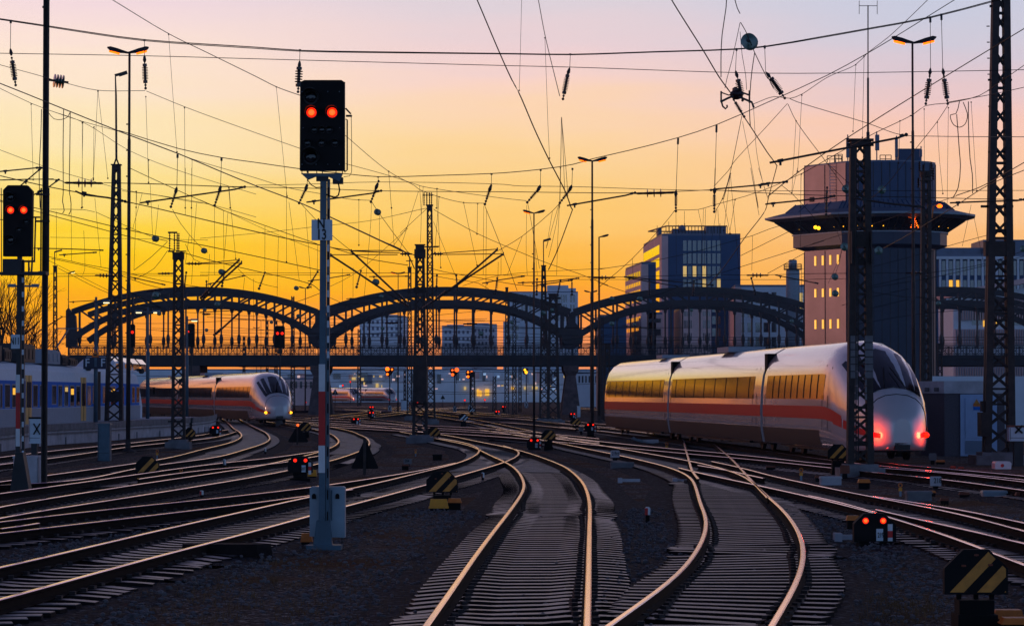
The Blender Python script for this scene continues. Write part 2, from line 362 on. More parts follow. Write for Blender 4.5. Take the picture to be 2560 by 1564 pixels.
def sleeper_mesh(kind, hl=1.3):
    mb = MB(); w = 0.13; z0 = -0.3
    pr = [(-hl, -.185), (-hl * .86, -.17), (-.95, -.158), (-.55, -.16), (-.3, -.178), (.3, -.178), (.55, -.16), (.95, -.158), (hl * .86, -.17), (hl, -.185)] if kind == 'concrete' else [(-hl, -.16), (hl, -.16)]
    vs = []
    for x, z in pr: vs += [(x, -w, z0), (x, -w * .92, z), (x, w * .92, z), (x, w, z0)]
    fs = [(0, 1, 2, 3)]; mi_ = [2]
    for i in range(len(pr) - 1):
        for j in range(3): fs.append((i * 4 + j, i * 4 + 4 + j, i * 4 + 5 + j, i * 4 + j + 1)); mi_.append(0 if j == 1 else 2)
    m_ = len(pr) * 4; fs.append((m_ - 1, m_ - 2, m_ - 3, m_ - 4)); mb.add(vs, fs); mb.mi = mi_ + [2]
    for sx in (-1, 1):                         # fastenings either side of each rail
        for o in (-.105, .105): mb.box((sx * .7525 + o, 0, -.135), (.07, .1, .04), mi=1)
    return mb.mesh('sleeper', ['sleeper_' + kind, 'rusty_steel', 'sleeper_side'])
SLM = {}
def track(label, Ls, Rs, kind='concrete', sleepers=True, maxind=100, step=1.5, gauge=None, extra=(), z=0.0, hl=1.3, ribbon=True):
    Lp = [G(x, y, z) for x, y in px(Ls)]
    Lp = relax(smoothpts(Lp, step), 6)
    if Rs is None:                              # second rail parallel to the first
        side = gauge; Rp = []
        for i in range(len(Lp)):
            d, s_ = cross_at(Lp, i); Rp.append(Lp[i] + s_ * side)
        Rp = relax(Rp, 4)
    else: Rp = relax(smoothpts([G(x, y, z) for x, y in px(Rs)], step), 6)
    def outward(path, pp):                      # carry a track on beyond the edge of the photo
        for end in (0, -1):
            x, y = pp[end]
            if x < 0 or x > 2565 or y >= 1560:
                q_ = path[end]; k_ = min(len(path) - 1, 6); d_ = (q_ - path[k_ if end == 0 else -1 - k_]).normalized(); add = [q_ + d_ * t_ for t_ in range(2, 26, 2)]
                path = add[::-1] + path if end == 0 else path + add
        return path
    Lp = outward(Lp, px(Ls)); Rp = outward(Rp, px(Rs)) if Rs else Rp
    if Lp[0].y > Lp[-1].y: Lp = Lp[::-1]
    if Rp[0].y > Rp[-1].y: Rp = Rp[::-1]
    near = min(Lp[0].y, Rp[0].y)
    t = thing('railway_track', label, 'railway track', (Lp[0].x, Lp[0].y, GZ), 'railway tracks of the station throat')
    part('rail', rail_mb(Lp), ['rail_rust', 'rail_polished'], t); part('rail', rail_mb(Rp), ['rail_rust', 'rail_polished'], t)
    for e in extra: part('rail', rail_mb(relax(smoothpts([G(x, y, z) for x, y in px(e)], step), 3)), ['rail_rust', 'rail_polished'], t, label='switch or check rail')
    # centre line
    cen = []
    for i, p in enumerate(Lp):
        j = min(range(len(Rp)), key=lambda k: (Rp[k] - p).length_squared); w = (Rp[j] - p)
        if 0.9 < w.length < 2.6: cen.append(((p + Rp[j]) / 2, w.normalized()))
    if len(cen) > 2:
        if ribbon:
            RIBBON_Z[0] += 0.003; zr = RIBBON_Z[0] - 0.022; mb = MB(); vs = []
            for c_, w_ in cen: vs += [(c_ - w_ * 1.95).to_tuple()[:2] + (GZ + .003,), (c_ - w_ * 1.6).to_tuple()[:2] + (zr,), (c_ + w_ * 1.6).to_tuple()[:2] + (zr,), (c_ + w_ * 1.95).to_tuple()[:2] + (GZ + .003,)]
            mb.add(vs, [(i * 4 + j, i * 4 + j + 1, i * 4 + 5 + j, i * 4 + 4 + j) for i in range(len(cen) - 1) for j in range(3)])
            part('ballast_bed', mb, 'ballast', t)
        if sleepers:
            if kind not in SLM: SLM[kind] = sleeper_mesh(kind)
            acc = 0; pts = []; tot = 0
            for i in range(len(cen) - 1):
                a, b = cen[i][0], cen[i + 1][0]; l_ = (b - a).length
                if l_ > 6: continue
                while acc <= l_:
                    f = acc / l_; pts.append((a.lerp(b, f), cen[i][1].lerp(cen[i + 1][1], f).normalized())); acc += 0.62
                acc -= l_
            loc = wloc(t); rest = MB(); k = 0
            for c_, w_ in pts:
                X = abs(c_.x / max(c_.y, 1)) * F
                ALLSL.append((c_, w_))
                if X > 2400 or c_.y > 330: continue
                ang = math.atan2(w_.y, w_.x) + random.uniform(-.005, .005)
                if k < maxind and c_.y > 25.5 and X < 1340:
                    o = bpy.data.objects.new('sleeper', SLM[kind]); COL.objects.link(o); o.parent = t; o.location = (c_.x - loc.x + random.uniform(-.008, .008), c_.y - loc.y, -loc.z + random.uniform(-.003, .002)); o.rotation_euler.z = ang; k += 1
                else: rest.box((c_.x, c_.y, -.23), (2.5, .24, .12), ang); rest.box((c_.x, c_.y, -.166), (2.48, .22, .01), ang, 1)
            if rest.v: part('sleepers', rest, ['sleeper_side', 'sleeper_' + kind], t, kind='stuff')
    return t
track('centre track running to the bottom edge left of the red-topped peg',
      'U:1063,1564 1120,1486 1180,1398 1232,1329 1280,1268 1303,1235 1312,1215 1304,1190 1290,1171 1262,1153 1232,1140 1200,1124 1171,1112 1126,1102 1080,1093 1000,1078',
      'U:1468,1564 1471,1458 1473,1353 1474,1298 1475,1263 1470,1235 1459,1207 1440,1186 1412,1165 1384,1153 1346,1139 1315,1129 1280,1120 1240,1111 1192,1102 1139,1091 1102,1085 1020,1074 900,1062',
      maxind=100)
track('right centre track curving up from the bottom edge right of the centre track',
      'U:1517,1564 1593,1510 1680,1451 1729,1395 1757,1350 1767,1312 1766,1291 1753,1263 1743,1228 1733,1200 1719,1186 1680,1169 1628,1155 1558,1139 1489,1125 1419,1111 1350,1097 1290,1087 1200,1073',
      'U:1927,1564 1972,1493 2004,1433 2012,1388 2004,1343 1986,1308 1955,1270 1920,1240 1879,1202 1851,1185 1800,1168 1720,1150 1629,1134 1538,1118 1474,1107 1400,1096 1330,1086 1240,1073',
      kind='wood', maxind=100, hl=1.5)
track('nearest left track, hooking round in the middle and running to the lower left edge',
      'U:-40,1425 0,1416 209,1369 313,1343 640,1270 774,1240 863,1223 988,1195 1060,1177 1138,1158 1178,1143 1196,1131 1199,1124 1192,1117 1171,1108 1134,1100 1075,1091',
      'U:-40,1506 0,1496 150,1455 313,1409 640,1325 774,1287 863,1264 1065,1210 1138,1190 1219,1167 1261,1154 1285,1144 1296,1136 1299,1129 1288,1122 1259,1113',
      maxind=90)
track('second track from the bottom left that joins the foreground track beside the grey cabinet',
      'U:-40,1308 0,1303 278,1270 574,1241 821,1211 900,1199 1033,1178 1138,1156', 'U:-40,1336 0,1331 285,1298 640,1255 774,1238 880,1222',
      kind='wood', maxind=40, extra=['U:0,1320 60,1312 95,1306'])
track('third left track hooking round at the large dark triangle board',
      'U:-40,1274 0,1265 313,1214 640,1165 722,1147 786,1132 825,1119 843,1109 847,1102 842,1094 825,1083 780,1071 730,1062 660,1052',
      'U:-40,1302 0,1292 313,1243 640,1190 722,1174 825,1151 898,1127 916,1117 924,1108 922,1100 912,1091 900,1086 878,1077 825,1066 760,1056 690,1048',
      maxind=100)
track('wet track curving from the left edge round the platform end',
      'U:-40,1208 0,1203 146,1183 395,1148 506,1122 573,1106 597,1096 604,1088 599,1079 586,1071 570,1056 558,1048 549,1042',
      'U:-40,1214 0,1210 132,1206 339,1169 400,1160 533,1143 613,1122 660,1107 674,1097 673,1089 664,1080 639,1068 613,1055 598,1047 589,1043',
      maxind=70)
track('turnout track between the wet curved track and the third left track', 'U:-40,1238 0,1232 200,1205 345,1184 520,1160 680,1143 800,1126', 'U:345,1196 520,1172 700,1158 732,1150 799,1138', kind='wood', maxind=40, ribbon=False)
track('platform side track running along the concrete platform wall',
      'U:-40,1147 0,1142 120,1127 319,1107 520,1084 533,1079 570,1073', 'U:-40,1165 0,1160 123,1145 246,1127 319,1116 520,1095 560,1087 590,1078', maxind=70)
track('right diverging track from the crossing past the twin red dwarf signal to the right edge',
      'U:1780,1152 1833,1163 1872,1172 1920,1186 2000,1203 2059,1216 2164,1237 2268,1256 2407,1284 2560,1325 2600,1336',
      'U:1698,1168 1740,1179 1854,1203 1920,1217 2024,1240 2192,1281 2338,1326 2463,1371 2560,1409 2600,1424', kind='wood', maxind=100,
      extra=['U:1746,1162 1820,1174 1872,1186 1910,1194', 'U:2024,1237 2100,1253 2192,1279'])
track('outer right track sharing the turnout above the large striped board',
      'U:2164,1236 2268,1251 2407,1272 2560,1305 2600,1314', 'U:2192,1272 2268,1290 2407,1320 2560,1355 2600,1366', kind='wood', maxind=50, ribbon=False)
track('crossing track rising from the right centre track towards the express train',
      'U:1746,1196 1730,1175 1724,1154 1714,1122 1707,1098 1690,1088', 'U:1920,1243 1886,1207 1851,1169 1827,1144 1802,1122 1785,1108', sleepers=False, kind='wood', ribbon=False)
track('straight track crossing behind the small number plate to the right edge, front one',
      'U:1400,1091 1581,1111 1719,1124 1791,1130 1920,1143 2077,1160 2185,1167 2338,1178 2560,1203 2600,1208', 'U:1400,1104 1570,1119 1719,1133 1920,1151 2077,1168 2185,1180 2338,1194 2560,1224 2600,1230', maxind=60)
track('straight track right beside the express train running to the right edge',
      'U:1400,1057 1490,1067 1600,1079 1706,1093 1800,1105 1920,1120 2024,1132 2070,1140 2250,1160 2560,1188 2600,1193', 'U:1400,1066 1490,1075 1586,1087 1700,1100 1800,1112 1951,1131 2060,1147 2250,1168 2560,1197 2600,1203', maxind=60)
FARL = [
 ('far track reaching the striped board nearest the pair of long masts', 'U:640,1038 760,1048 900,1055 1033,1062 1192,1068 1352,1081 1500,1096', 'U:640,1043 760,1053 900,1061 1033,1067 1192,1074 1352,1088 1500,1104'),
 ('far track descending rightwards just under the round white train fronts', 'U:960,1020 1091,1034 1166,1044 1230,1056 1309,1072 1352,1081 1420,1092', 'U:980,1028 1091,1041 1166,1053 1272,1074 1341,1090'),
 ('far level track between the pair of long masts and the express train', 'U:900,1030 1091,1029 1192,1036 1299,1041 1420,1052 1560,1064', 'U:900,1034 1091,1033 1192,1040 1299,1046 1420,1058 1560,1071'),
 ('long far track crossing the middle of the yard from left to right', 'U:700,1050 900,1066 1131,1076 1246,1082 1420,1099 1500,1108', 'U:700,1056 900,1071 1131,1083 1246,1090 1420,1106'),
 ('far track behind the foot of the red and white signal post', 'U:560,1030 700,1036 860,1041 960,1050 1060,1062', 'U:560,1034 700,1041 860,1047 960,1056 1060,1070'),
 ('farthest left track leading under the bridge', 'U:560,1024 760,1026 960,1024 1100,1020 1220,1016', 'U:560,1027 760,1029 960,1027 1100,1022 1220,1018'),
 ('far track under the bridge towards the two white train fronts', 'U:820,1014 960,1016 1100,1024 1250,1034 1400,1044', 'U:820,1016 960,1019 1100,1027 1250,1038 1400,1049'),
 ('far track under the bridge right of the large stone pier', 'U:1440,1018 1560,1024 1620,1030 1700,1040', 'U:1440,1021 1560,1028 1620,1035 1700,1046'),
 ('far track curving left under the bridge', 'U:880,1042 960,1034 1050,1024 1200,1012', 'U:900,1046 980,1037 1060,1027 1210,1014'),
 ('far crossover track in front of the left stone pier', 'U:760,1046 850,1036 900,1031 920,1028 900,1025 860,1023', 'U:800,1049 880,1039 935,1032 954,1029 940,1026 900,1023'),
 ('far straight track right of the pair of long masts', 'U:1190,1046 1260,1046 1380,1056 1500,1070', 'U:1180,1056 1240,1054 1340,1062 1440,1072'),
]
for l_, a_, b_ in FARL: track(l_, a_, b_, sleepers=True, maxind=0, step=4, ribbon=False)
# ------------------------------------------------------------------ platform
def platform():
    Pz = 0.56
    edge = [G(x, y, Pz) for x, y in px('j:-80,968 0,962 420,925 840,905 1240,880 1480,870 1779,846 k:300,795 480,775 525,758')]
    edge = smoothpts(edge, 3)
    far = G(1230 / 3.421, 800 + 846 / 3.421, Pz)
    back = [Vector((edge[-1].x - 4.8, edge[-1].y + 3, Pz)), Vector((edge[0].x - 5.4, edge[0].y, Pz))]
    top = edge + back
    mb = MB(); n = len(top)
    mb.add([(p.x, p.y, Pz) for p in top] + [(p.x, p.y, GZ - .1) for p in top], [tuple(range(n))] + [(i, i + n, (i + 1) % n + n, (i + 1) % n) for i in range(n)])
    solo('platform', mb, 'pale_concrete', 'long curved concrete platform ending at the left', 'platform', kind='structure', o=(edge[0].x, edge[0].y, Pz))
    mb = MB()
    for a, b in zip(edge[:-1], edge[1:]): mb.beam(a + Vector((.05, -.06, .045)), b + Vector((.05, -.06, .045)), .32, .1)
    solo('platform_kerb', mb, 'concrete', 'dark coping along the platform edge', 'platform edge', kind='structure')
    mb = MB()
    for a, b in zip(edge[::2][:-1], edge[::2][1:]):
        mb.beam(Vector((a.x + .035, a.y, .1)), Vector((a.x + .035, a.y, GZ)), .05)
    for a, b in zip(edge[:-1], edge[1:]): mb.beam(Vector((a.x + .04, a.y - .02, .3)), Vector((b.x + .04, b.y - .02, .3)), .06, .08)
    solo('platform_wall', mb, 'concrete', 'joints of the concrete platform wall', 'wall', kind='structure')
platform()

# ------------------------------------------------------------------ iron arch bridge
def bridge():
    ZB = 343.0; S = ZB / F
    def q(x, y, Y=ZB):
        v = P(x, y, ZB); v.y = Y; return v
    piers = [177, 797, 1430, 2060, 2690]
    root = thing('arch_bridge', 'dark iron road bridge of low lattice arches crossing the whole yard', 'bridge', (q(177, 985).x, ZB, GZ))
    for k in range(4):
        a, b = piers[k], piers[k + 1]; c = (a + b) / 2; hw = (b - a) / 2
        top = lambda x: 724 + 57 * abs((x - c) / hw) ** 2.1
        low = lambda x: 757 + 93 * abs((x - c) / hw) ** 2.6
        for Y in (ZB, ZB + 13):
            mb = MB(); n = 24; xs_ = [a + 4 + (b - a - 8) * i / n for i in range(n + 1)]
            for i in range(n):
                mb.beam(q(xs_[i], top(xs_[i]), Y), q(xs_[i + 1], top(xs_[i + 1]), Y), 0.7, 0.46)
                w_ = 0.55 + 0.5 * abs((xs_[i] - c) / hw) ** 3
                mb.beam(q(xs_[i], low(xs_[i]), Y), q(xs_[i + 1], low(xs_[i + 1]), Y), 0.7, w_)
            part('arch', mb, 'bridge_steel', root)
            m_ = 14; xh = [a + (b - a) * (i + .5) / m_ for i in range(m_)]
            for i, x in enumerate(xh):
                mb = MB(); mb.beam(q(x, top(x), Y), q(x, low(x), Y), .24, .24)
                # curved gusset at the joints, then the diagonal towards the crown
                x2 = xh[i + 1] if x < c else xh[i - 1]
                if abs(x - c) > 25 and 0 <= (i + 1 if x < c else i - 1) < m_: mb.beam(q(x, top(x) + 2, Y), q(x2, low(x2) - 2, Y), .2, .24)
                mb.beam(q(x, low(x), Y), q(x, low(x) + 9, Y), .5, .5); mb.beam(q(x, low(x) + 9, Y), q(x, low(x) + 15, Y), .36, .36)
                part('web_panel', mb, 'bridge_steel', root)
            for i, x in enumerate(xh):
                if low(x) > 838: continue
                mb = MB(); pr = [(0, .16), (.2, .16)]
                y0, y1 = low(x) + 6, 868; zt = q(x, y0, Y); zb = q(x, y1, Y); ln = (zt - zb).length
                mb.lathe([(0, .15), (ln * .12, .1), (ln - 1.6, .1), (ln - 1.3, .2), (ln - 1.0, .24), (ln - .6, .2), (ln - .4, .12), (ln, .15)], zt, (0, 0, -1), 8)
                part('hanger', mb, 'bridge_steel', root)
        # spandrel plate where two arches meet over a pier
        for Y in (ZB, ZB + 13):
            if k < 3:
                mb = MB(); x = b
                pl = [(-26, 850), (-20, 822), (-9, 806), (-9, 782), (9, 782), (9, 806), (20, 822), (26, 850), (12, 868), (-12, 868)]
                mb.prism([((q(x + u, v).x), q(x + u, v).z) for u, v in pl], Y - .35, Y + .35); part('spandrel', mb, 'bridge_steel', root)
    mb = MB(); x = 172                                         # end portal at the left
    mb.prism([(q(x + u, v).x, q(x + u, v).z) for u, v in [(-6, 868), (-6, 776), (0, 770), (18, 790), (22, 868)]], ZB - .5, ZB + .5); part('end_post', mb, 'bridge_steel', root)
    # railings, one piece per span
    for k in range(4):
        a, b = piers[k], min(piers[k + 1], 2620); mb = MB()
        Yr = ZB - 1.2
        for y, w in ((866, .22), (888, .2), (870, .08), (884, .08)): mb.beam(q(a, y, Yr), q(b, y, Yr), .12, w)
        x = a; i = 0
        while x < b - 5:
            x2 = min(x + 22, b); mb.beam(q(x, 866, Yr), q(x, 888, Yr), .13)
            mb.beam(q(x + 3, 869, Yr), q(x2 - 3, 885, Yr), .07); mb.beam(q(x + 3, 885, Yr), q(x2 - 3, 869, Yr), .07); mb.beam(q(x + 3, 877, Yr), q(x2 - 3, 877, Yr), .06)
            for u in (3, 7, 15, 19): mb.beam(q(x + u, 867, Yr), q(x + u, 887, Yr), .055)
            m_ = q(x + 11, 877, Yr); mb.tube([m_ + Vector((.22 * math.cos(t * math.pi / 4), 0, .22 * math.sin(t * math.pi / 4))) for t in range(9)], .03, 4, caps=False)
            x += 22
        part('railing', mb, 'bridge_dark', root)
        mb = MB()
        for y in (843, 850, 858, 862): mb.beam(q(a + 20, y, ZB + .2), q(b - 20, y, ZB + .2), .07)
        part('handrail', mb, 'bridge_dark', root)
    mb = MB(); zt, zb = q(0, 889).z, q(0, 914).z; x0 = q(120, 889).x; x1 = q(2700, 889).x
    mb.box(((x0 + x1) / 2, ZB + 6, (zt + zb) / 2), (x1 - x0, 15, zt - zb)); mb.box(((x0 + x1) / 2, ZB - 1.35, zt - .25), (x1 - x0, .5, .3))
    xx_ = 150
    while xx_ < 2620: v = q(xx_, 914); mb.box((v.x, ZB - .9, (zt + zb) / 2), (.14, .9, zt - zb - .06)); xx_ += 44
    part('deck', mb, 'bridge_dark', root)
    for x in (797, 1427, 2060):
        mb = MB(); v = q(x, 985)
        for Y in (ZB - 1, ZB + 10):
            vs = []; w0, w1 = (1.15, .55); zz0, zz1 = GZ, zb
            for z, w in ((zz0, w0), (zz1 - 1.2, w1), (zz1 - .6, w1 * 1.6), (zz1, w1 * 1.7)):
                vs.append([(v.x - w, Y - w, z), (v.x + w, Y - w, z), (v.x + w, Y + w * 2, z), (v.x - w, Y + w * 2, z)])
            mb.loft([[Vector(p) for p in s_] for s_ in vs])
        part('pier', mb, 'masonry', root)
    for x in (485, 170):
        mb = MB(); v = q(x, 985); mb.box((v.x, ZB + 3, (GZ + zb) / 2), (1.6, 9, zb - GZ)); part('pier', mb, 'masonry', root)
    return root
bridge()
# embankment / abutment behind the commuter train
mb = MB(); v = P(60, 985, 352); mb.box((v.x - 4, 356, 3.2), (22, 14, 7.2)); mb.box((v.x - 2, 349, 5.4), (20, 3, .8))
solo('bridge_abutment', mb, 'masonry', 'dark abutment wall at the left end of the arch bridge', 'abutment', o=(v.x, 356, GZ))

# ------------------------------------------------------------------ buildings
def building(label, x0, x1, ytop, Z, deep, wall, cat='building', left=None, zb=None, name='office_building'):
    """front face between px x0..x1 at depth Z; optional left face going back to px 'left' (xl, ytop_l)"""
    a, b = P(x0, ytop, Z), P(x1, ytop, Z); zt = a.z; zb = GZ if zb is None else zb
    root = thing(name, label, cat, (a.x, Z, zb))
    if left: back = Vector((P(left, ytop, Z + deep).x, Z + deep, 0))
    else: back = Vector((a.x, Z + deep, 0))
    w = b.x - a.x; mb = MB()
    plan = [(a.x, Z), (b.x, Z), (back.x + w, Z + deep), (back.x, Z + deep)]
    mb.hprism(plan, zb, zt); part('wall', mb, wall, root)
    mb = MB(); mb.hprism([((p[0] - a.x), p[1] - Z) for p in plan], zt - .1, zt + .45, 1.0, 1.0, (a.x, Z)); 
    inner = MB(); inner.hprism(plan, zt + .0, zt + .35); part('roof', inner, 'roof_grey', root)
    return root, a, b, back, zt, wall
def win(root, p, q_, z0, z1, out, m_, name='window'):
    """window pane between plan points p,q from z0 to z1, pushed outward by 'out' with a frame"""
    mb = MB(); p = Vector((p[0], p[1], 0)); q_ = Vector((q_[0], q_[1], 0)); d = (q_ - p).normalized(); nrm = Vector((d.y, -d.x, 0))
    o = nrm * out; mb.add([p + o + Vector((0, 0, z0)), q_ + o + Vector((0, 0, z0)), q_ + o + Vector((0, 0, z1)), p + o + Vector((0, 0, z1)), p - o + Vector((0, 0, z0)), q_ - o + Vector((0, 0, z0)), q_ - o + Vector((0, 0, z1)), p - o + Vector((0, 0, z1))], [(0, 1, 2, 3), (4, 5, 1, 0), (3, 2, 6, 7), (5, 6, 2, 1), (4, 0, 3, 7)])
    return part(name, mb, m_, root)
def front_wins(root, Z, cols, rows, mfun, out=.04):
    for j, (y0, y1) in enumerate(rows):
        for i, (x0, x1) in enumerate(cols):
            a, b = P(x0, y1, Z), P(x1, y0, Z); win(root, (a.x, Z), (b.x, Z), a.z, b.z, out, mfun(i, j))
def cols(x0, x1, n, fill=.7): s_ = (x1 - x0) / n; return [(x0 + s_ * (i + (1 - fill) / 2), x0 + s_ * (i + (1 + fill) / 2)) for i in range(n)]
# big dark office with the glazed left face
Z = 480
r, a, b, back, zt, _ = building('tall dark blue office block with gold mirrored windows on its left face', 1655, 1851, 589, Z, 34, 'navy_wall', left=1609)
lit = {(0, 2), (2, 2), (4, 2), (4, 3), (7, 3)}
front_wins(r, Z, cols(1706, 1803, 8, .72), [(601 + 32 * j, 627 + 32 * j) for j in range(4)] + [(760 + 30 * j, 780 + 30 * j) for j in range(3)], lambda i, j: 'window_warm' if (i, j) in lit else 'window_glass')
mb = MB(); mb.hprism([(back.x - .06, back.y), (a.x - .06, Z - .06), (a.x + 1, Z - .06), (a.x + 1, Z + 1), (back.x + 1, back.y)], GZ, zt - .02); part('pinklit_side', mb, 'pink_wall', r)  # pink evening light on the left face is put into its colour
for j in range(7):
    y0, y1 = 609 + 32 * j, 632 + 32 * j; z1 = P(1655, y0, Z).z; z0 = P(1655, y1, Z).z
    d = Vector((a.x - back.x, Z - back.y, 0)); k0, k1 = .03, .9
    win(r, (back.x + d.x * k0, back.y + d.y * k0), (back.x + d.x * k1, back.y + d.y * k1), z0, z1, .12, 'mirror_glass')
mb = MB()                                                     # roof screen and plant
A = P(1665, 589, Z + 6); B = P(1818, 589, Z + 6); top_ = P(0, 560, Z).z
for i in range(20):
    x = A.x + (B.x - A.x) * i / 19; mb.beam((x, Z + 6, zt), (x, Z + 6, top_), .12); mb.beam((x, Z + 22, zt), (x, Z + 22, top_), .12)
mb.beam((A.x, Z + 6, top_), (B.x, Z + 6, top_), .2); mb.beam((A.x, Z + 6, top_), (A.x - 2.2, Z + 22, top_), .2); mb.beam((A.x - 2.2, Z + 22, top_), (B.x, Z + 22, top_), .2)
for x in (1643, 1672, 1696, 1712, 1800): v = P(x, 589, Z + 9); mb.beam((v.x, Z + 9, zt), (v.x, Z + 9, top_ + random.uniform(.2, 1.2)), .08)
part('roof_screen', mb, 'dark_steel', r)
mb = MB()
for x0, x1, y in ((1680, 1712, 574), (1712, 1760, 578), (1762, 1812, 568), (1643, 1652, 572)): u, v = P(x0, y, Z + 12), P(x1, y, Z + 12); mb.box(((u.x + v.x) / 2, Z + 12, (zt + u.z) / 2), (v.x - u.x, 6, u.z - zt))
mb.ball(P(1705, 571, Z + 4), .6, 10, 6); part('roof_plant', mb, 'roof_grey', r)
# its slim neighbour
Z = 435
r, a, b, back, zt, _ = building('slim pinkish office block left of the tall dark blue one', 1604, 1640, 660, Z, 22, 'navy_wall', left=1564)
mb = MB(); mb.hprism([(back.x - .06, back.y), (a.x - .06, Z - .06), (a.x + 1, Z - .06), (a.x + 1, Z + 1), (back.x + 1, back.y)], GZ, zt - .02); part('pinklit_side', mb, 'pink_wall', r)  # pink glow of the sky painted on the left face
d = Vector((a.x - back.x, Z - back.y, 0))
for j, (y0, y1) in enumerate([(676, 690), (702, 712), (722, 732), (742, 752), (762, 772), (790, 800), (815, 825)]):
    for i in range(9):
        k0 = .04 + i * .106; k1 = k0 + .07
        win(r, (back.x + d.x * k0, back.y + d.y * k0), (back.x + d.x * k1, back.y + d.y * k1), P(1604, y1, Z).z, P(1604, y0, Z).z, .1, 'mirror_glass' if j else 'window_glass')
# dark wing below the office behind the bridge
Z = 430
r, a, b, *_ = building('dark blue low block seen through the third bridge arch', 1500, 1566, 792, Z, 20, 'navy_wall')
r, a, b, *_ = building('striped pale pink block behind the third bridge arch', 1612, 1656, 786, Z + 5, 20, 'pink_wall')
front_wins(r, Z + 5, [(1616, 1652)], [(796, 806), (822, 838)], lambda i, j: 'window_glass')
r, a, b, *_ = building('pale pink block with narrow windows right of the third arch crown', 1707, 1778, 770, Z, 24, 'pink_wall')
front_wins(r, Z, cols(1709, 1730, 6, .5) + cols(1757, 1776, 5, .5), [(778, 790), (800, 820), (832, 852), (860, 876)], lambda i, j: 'window_glass')
# long pale block right, with chimney
Z = 460
r, a, b, back, zt, _ = building('long pale block with dark windows between the office block and the round tower', 1838, 2016, 717, Z, 30, 'white_wall', left=1814)
mb = MB(); mb.hprism([(back.x - .06, back.y), (a.x - .06, Z - .06), (a.x + 1, Z - .06), (a.x + 1, Z + 1), (back.x + 1, back.y)], GZ, zt - .02); part('pinklit_side', mb, 'pink_wall', r)  # left face painted pink for the light falling on it
front_wins(r, Z, cols(1845, 1945, 5, .6), [(730, 758), (772, 792), (806, 830), (842, 866)], lambda i, j: 'window_glass')
front_wins(r, Z, [(1999, 2006), (2010, 2015)], [(732, 758), (768, 782)], lambda i, j: 'window_warm')
Z = 440; v = P(1982, 672, Z); rr = 17 * Z / F
r = thing('chimney', 'pale round steel chimney with railed top left of the round tower', 'chimney', (v.x, Z, GZ))
mb = MB(); mb.tube([(v.x, Z, GZ), (v.x, Z, v.z - .4), (v.x, Z, v.z)], [rr, rr, rr * .9], 24); part('stack', mb, 'pale_steel', r, smooth=True)
mb = MB(); mb.tube([(v.x, Z, v.z), (v.x, Z, P(0, 652, Z).z), (v.x, Z, P(0, 649, Z).z)], [rr * .62, rr * .62, rr * .5], 18); part('flue', mb, 'pale_steel', r, smooth=True)
mb = MB()
for k in range(14):
    t_ = k * math.pi / 7; mb.beam((v.x + 1.3 * rr * math.cos(t_), Z + 1.3 * rr * math.sin(t_), v.z), (v.x + 1.3 * rr * math.cos(t_), Z + 1.3 * rr * math.sin(t_), P(0, 660, Z).z), .06)
    for y in (660, 666): t2 = t_ + math.pi / 7; zz = P(0, y, Z).z; mb.beam((v.x + 1.3 * rr * math.cos(t_), Z + 1.3 * rr * math.sin(t_), zz), (v.x + 1.3 * rr * math.cos(t2), Z + 1.3 * rr * math.sin(t2), zz), .05)
mb.tube([(v.x, Z, v.z - .15), (v.x, Z, v.z)], rr * 1.35, 18); part('railing', mb, 'dark_steel', r)
mb = MB()
for dx in (1.25, 1.75): mb.beam((v.x + rr * dx, Z, GZ), (v.x + rr * dx, Z, v.z + .6), .06)
for k in range(40): zz = v.z - k * .6; mb.beam((v.x + rr * 1.25, Z, zz), (v.x + rr * 1.75, Z, zz), .05)
part('ladder', mb, 'dark_steel', r)
# pale block in the centre behind the second arch
Z = 960
r, a, b, *_ = building('pale white apartment tower behind the middle of the bridge', 1272, 1445, 731, Z, 26, 'white_wall', name='apartment_building')
mb = MB(); u, v = P(1368, 713, Z + 4), P(1421, 731, Z + 4); mb.box(((u.x + v.x) / 2, Z + 8, (u.z + v.z) / 2), (v.x - u.x, 8, u.z - v.z)); u, v = P(1421, 720, Z + 4), P(1440, 731, Z + 4); mb.box(((u.x + v.x) / 2, Z + 8, (u.z + v.z) / 2), (v.x - u.x, 8, u.z - v.z)); part('roof_house', mb, 'white_wall', r)
front_wins(r, Z, [(1303, 1308), (1311, 1316), (1323, 1328), (1331, 1336), (1394, 1399), (1402, 1406), (1408, 1412), (1414, 1417), (1425, 1430), (1433, 1437)], [(736, 756), (761, 778), (786, 802)], lambda i, j: 'window_glass')
r, a, b, *_ = building('pale low wing left of the white apartment tower', 1258, 1300, 806, Z - 8, 20, 'white_wall', name='apartment_building')
front_wins(r, Z - 8, [(1263, 1270), (1276, 1283), (1289, 1296)], [(812, 826), (834, 848)], lambda i, j: 'window_glass')
Z = 975
for lb, x0, x1, y in (('pale blue block seen through the left half of the second arch', 899, 1013, 791), ('pale grey stepped block seen under the second arch crown', 1105, 1179, 816), ('pale pinkish block just left of the white apartment tower', 1180, 1242, 812)):
    r, a, b, back, zt, _ = building(lb, x0, x1, y, Z, 26, 'haze_blue_wall', name='apartment_building')
    mb = MB(); u, v = P(x0 + 12, y - 5, Z + 3), P(x1 - 20, y, Z + 3); mb.box(((u.x + v.x) / 2, Z + 8, (u.z + v.z) / 2), (v.x - u.x, 8, u.z - v.z)); part('roof_house', mb, 'haze_blue_wall', r)
    front_wins(r, Z, cols(x0 + 4, x1 - 4, 9 if x1 - x0 > 90 else 6, .5), [(y + 10, y + 18), (y + 26, y + 34), (y + 42, y + 50)], lambda i, j: 'roof_grey')
    Z += 14
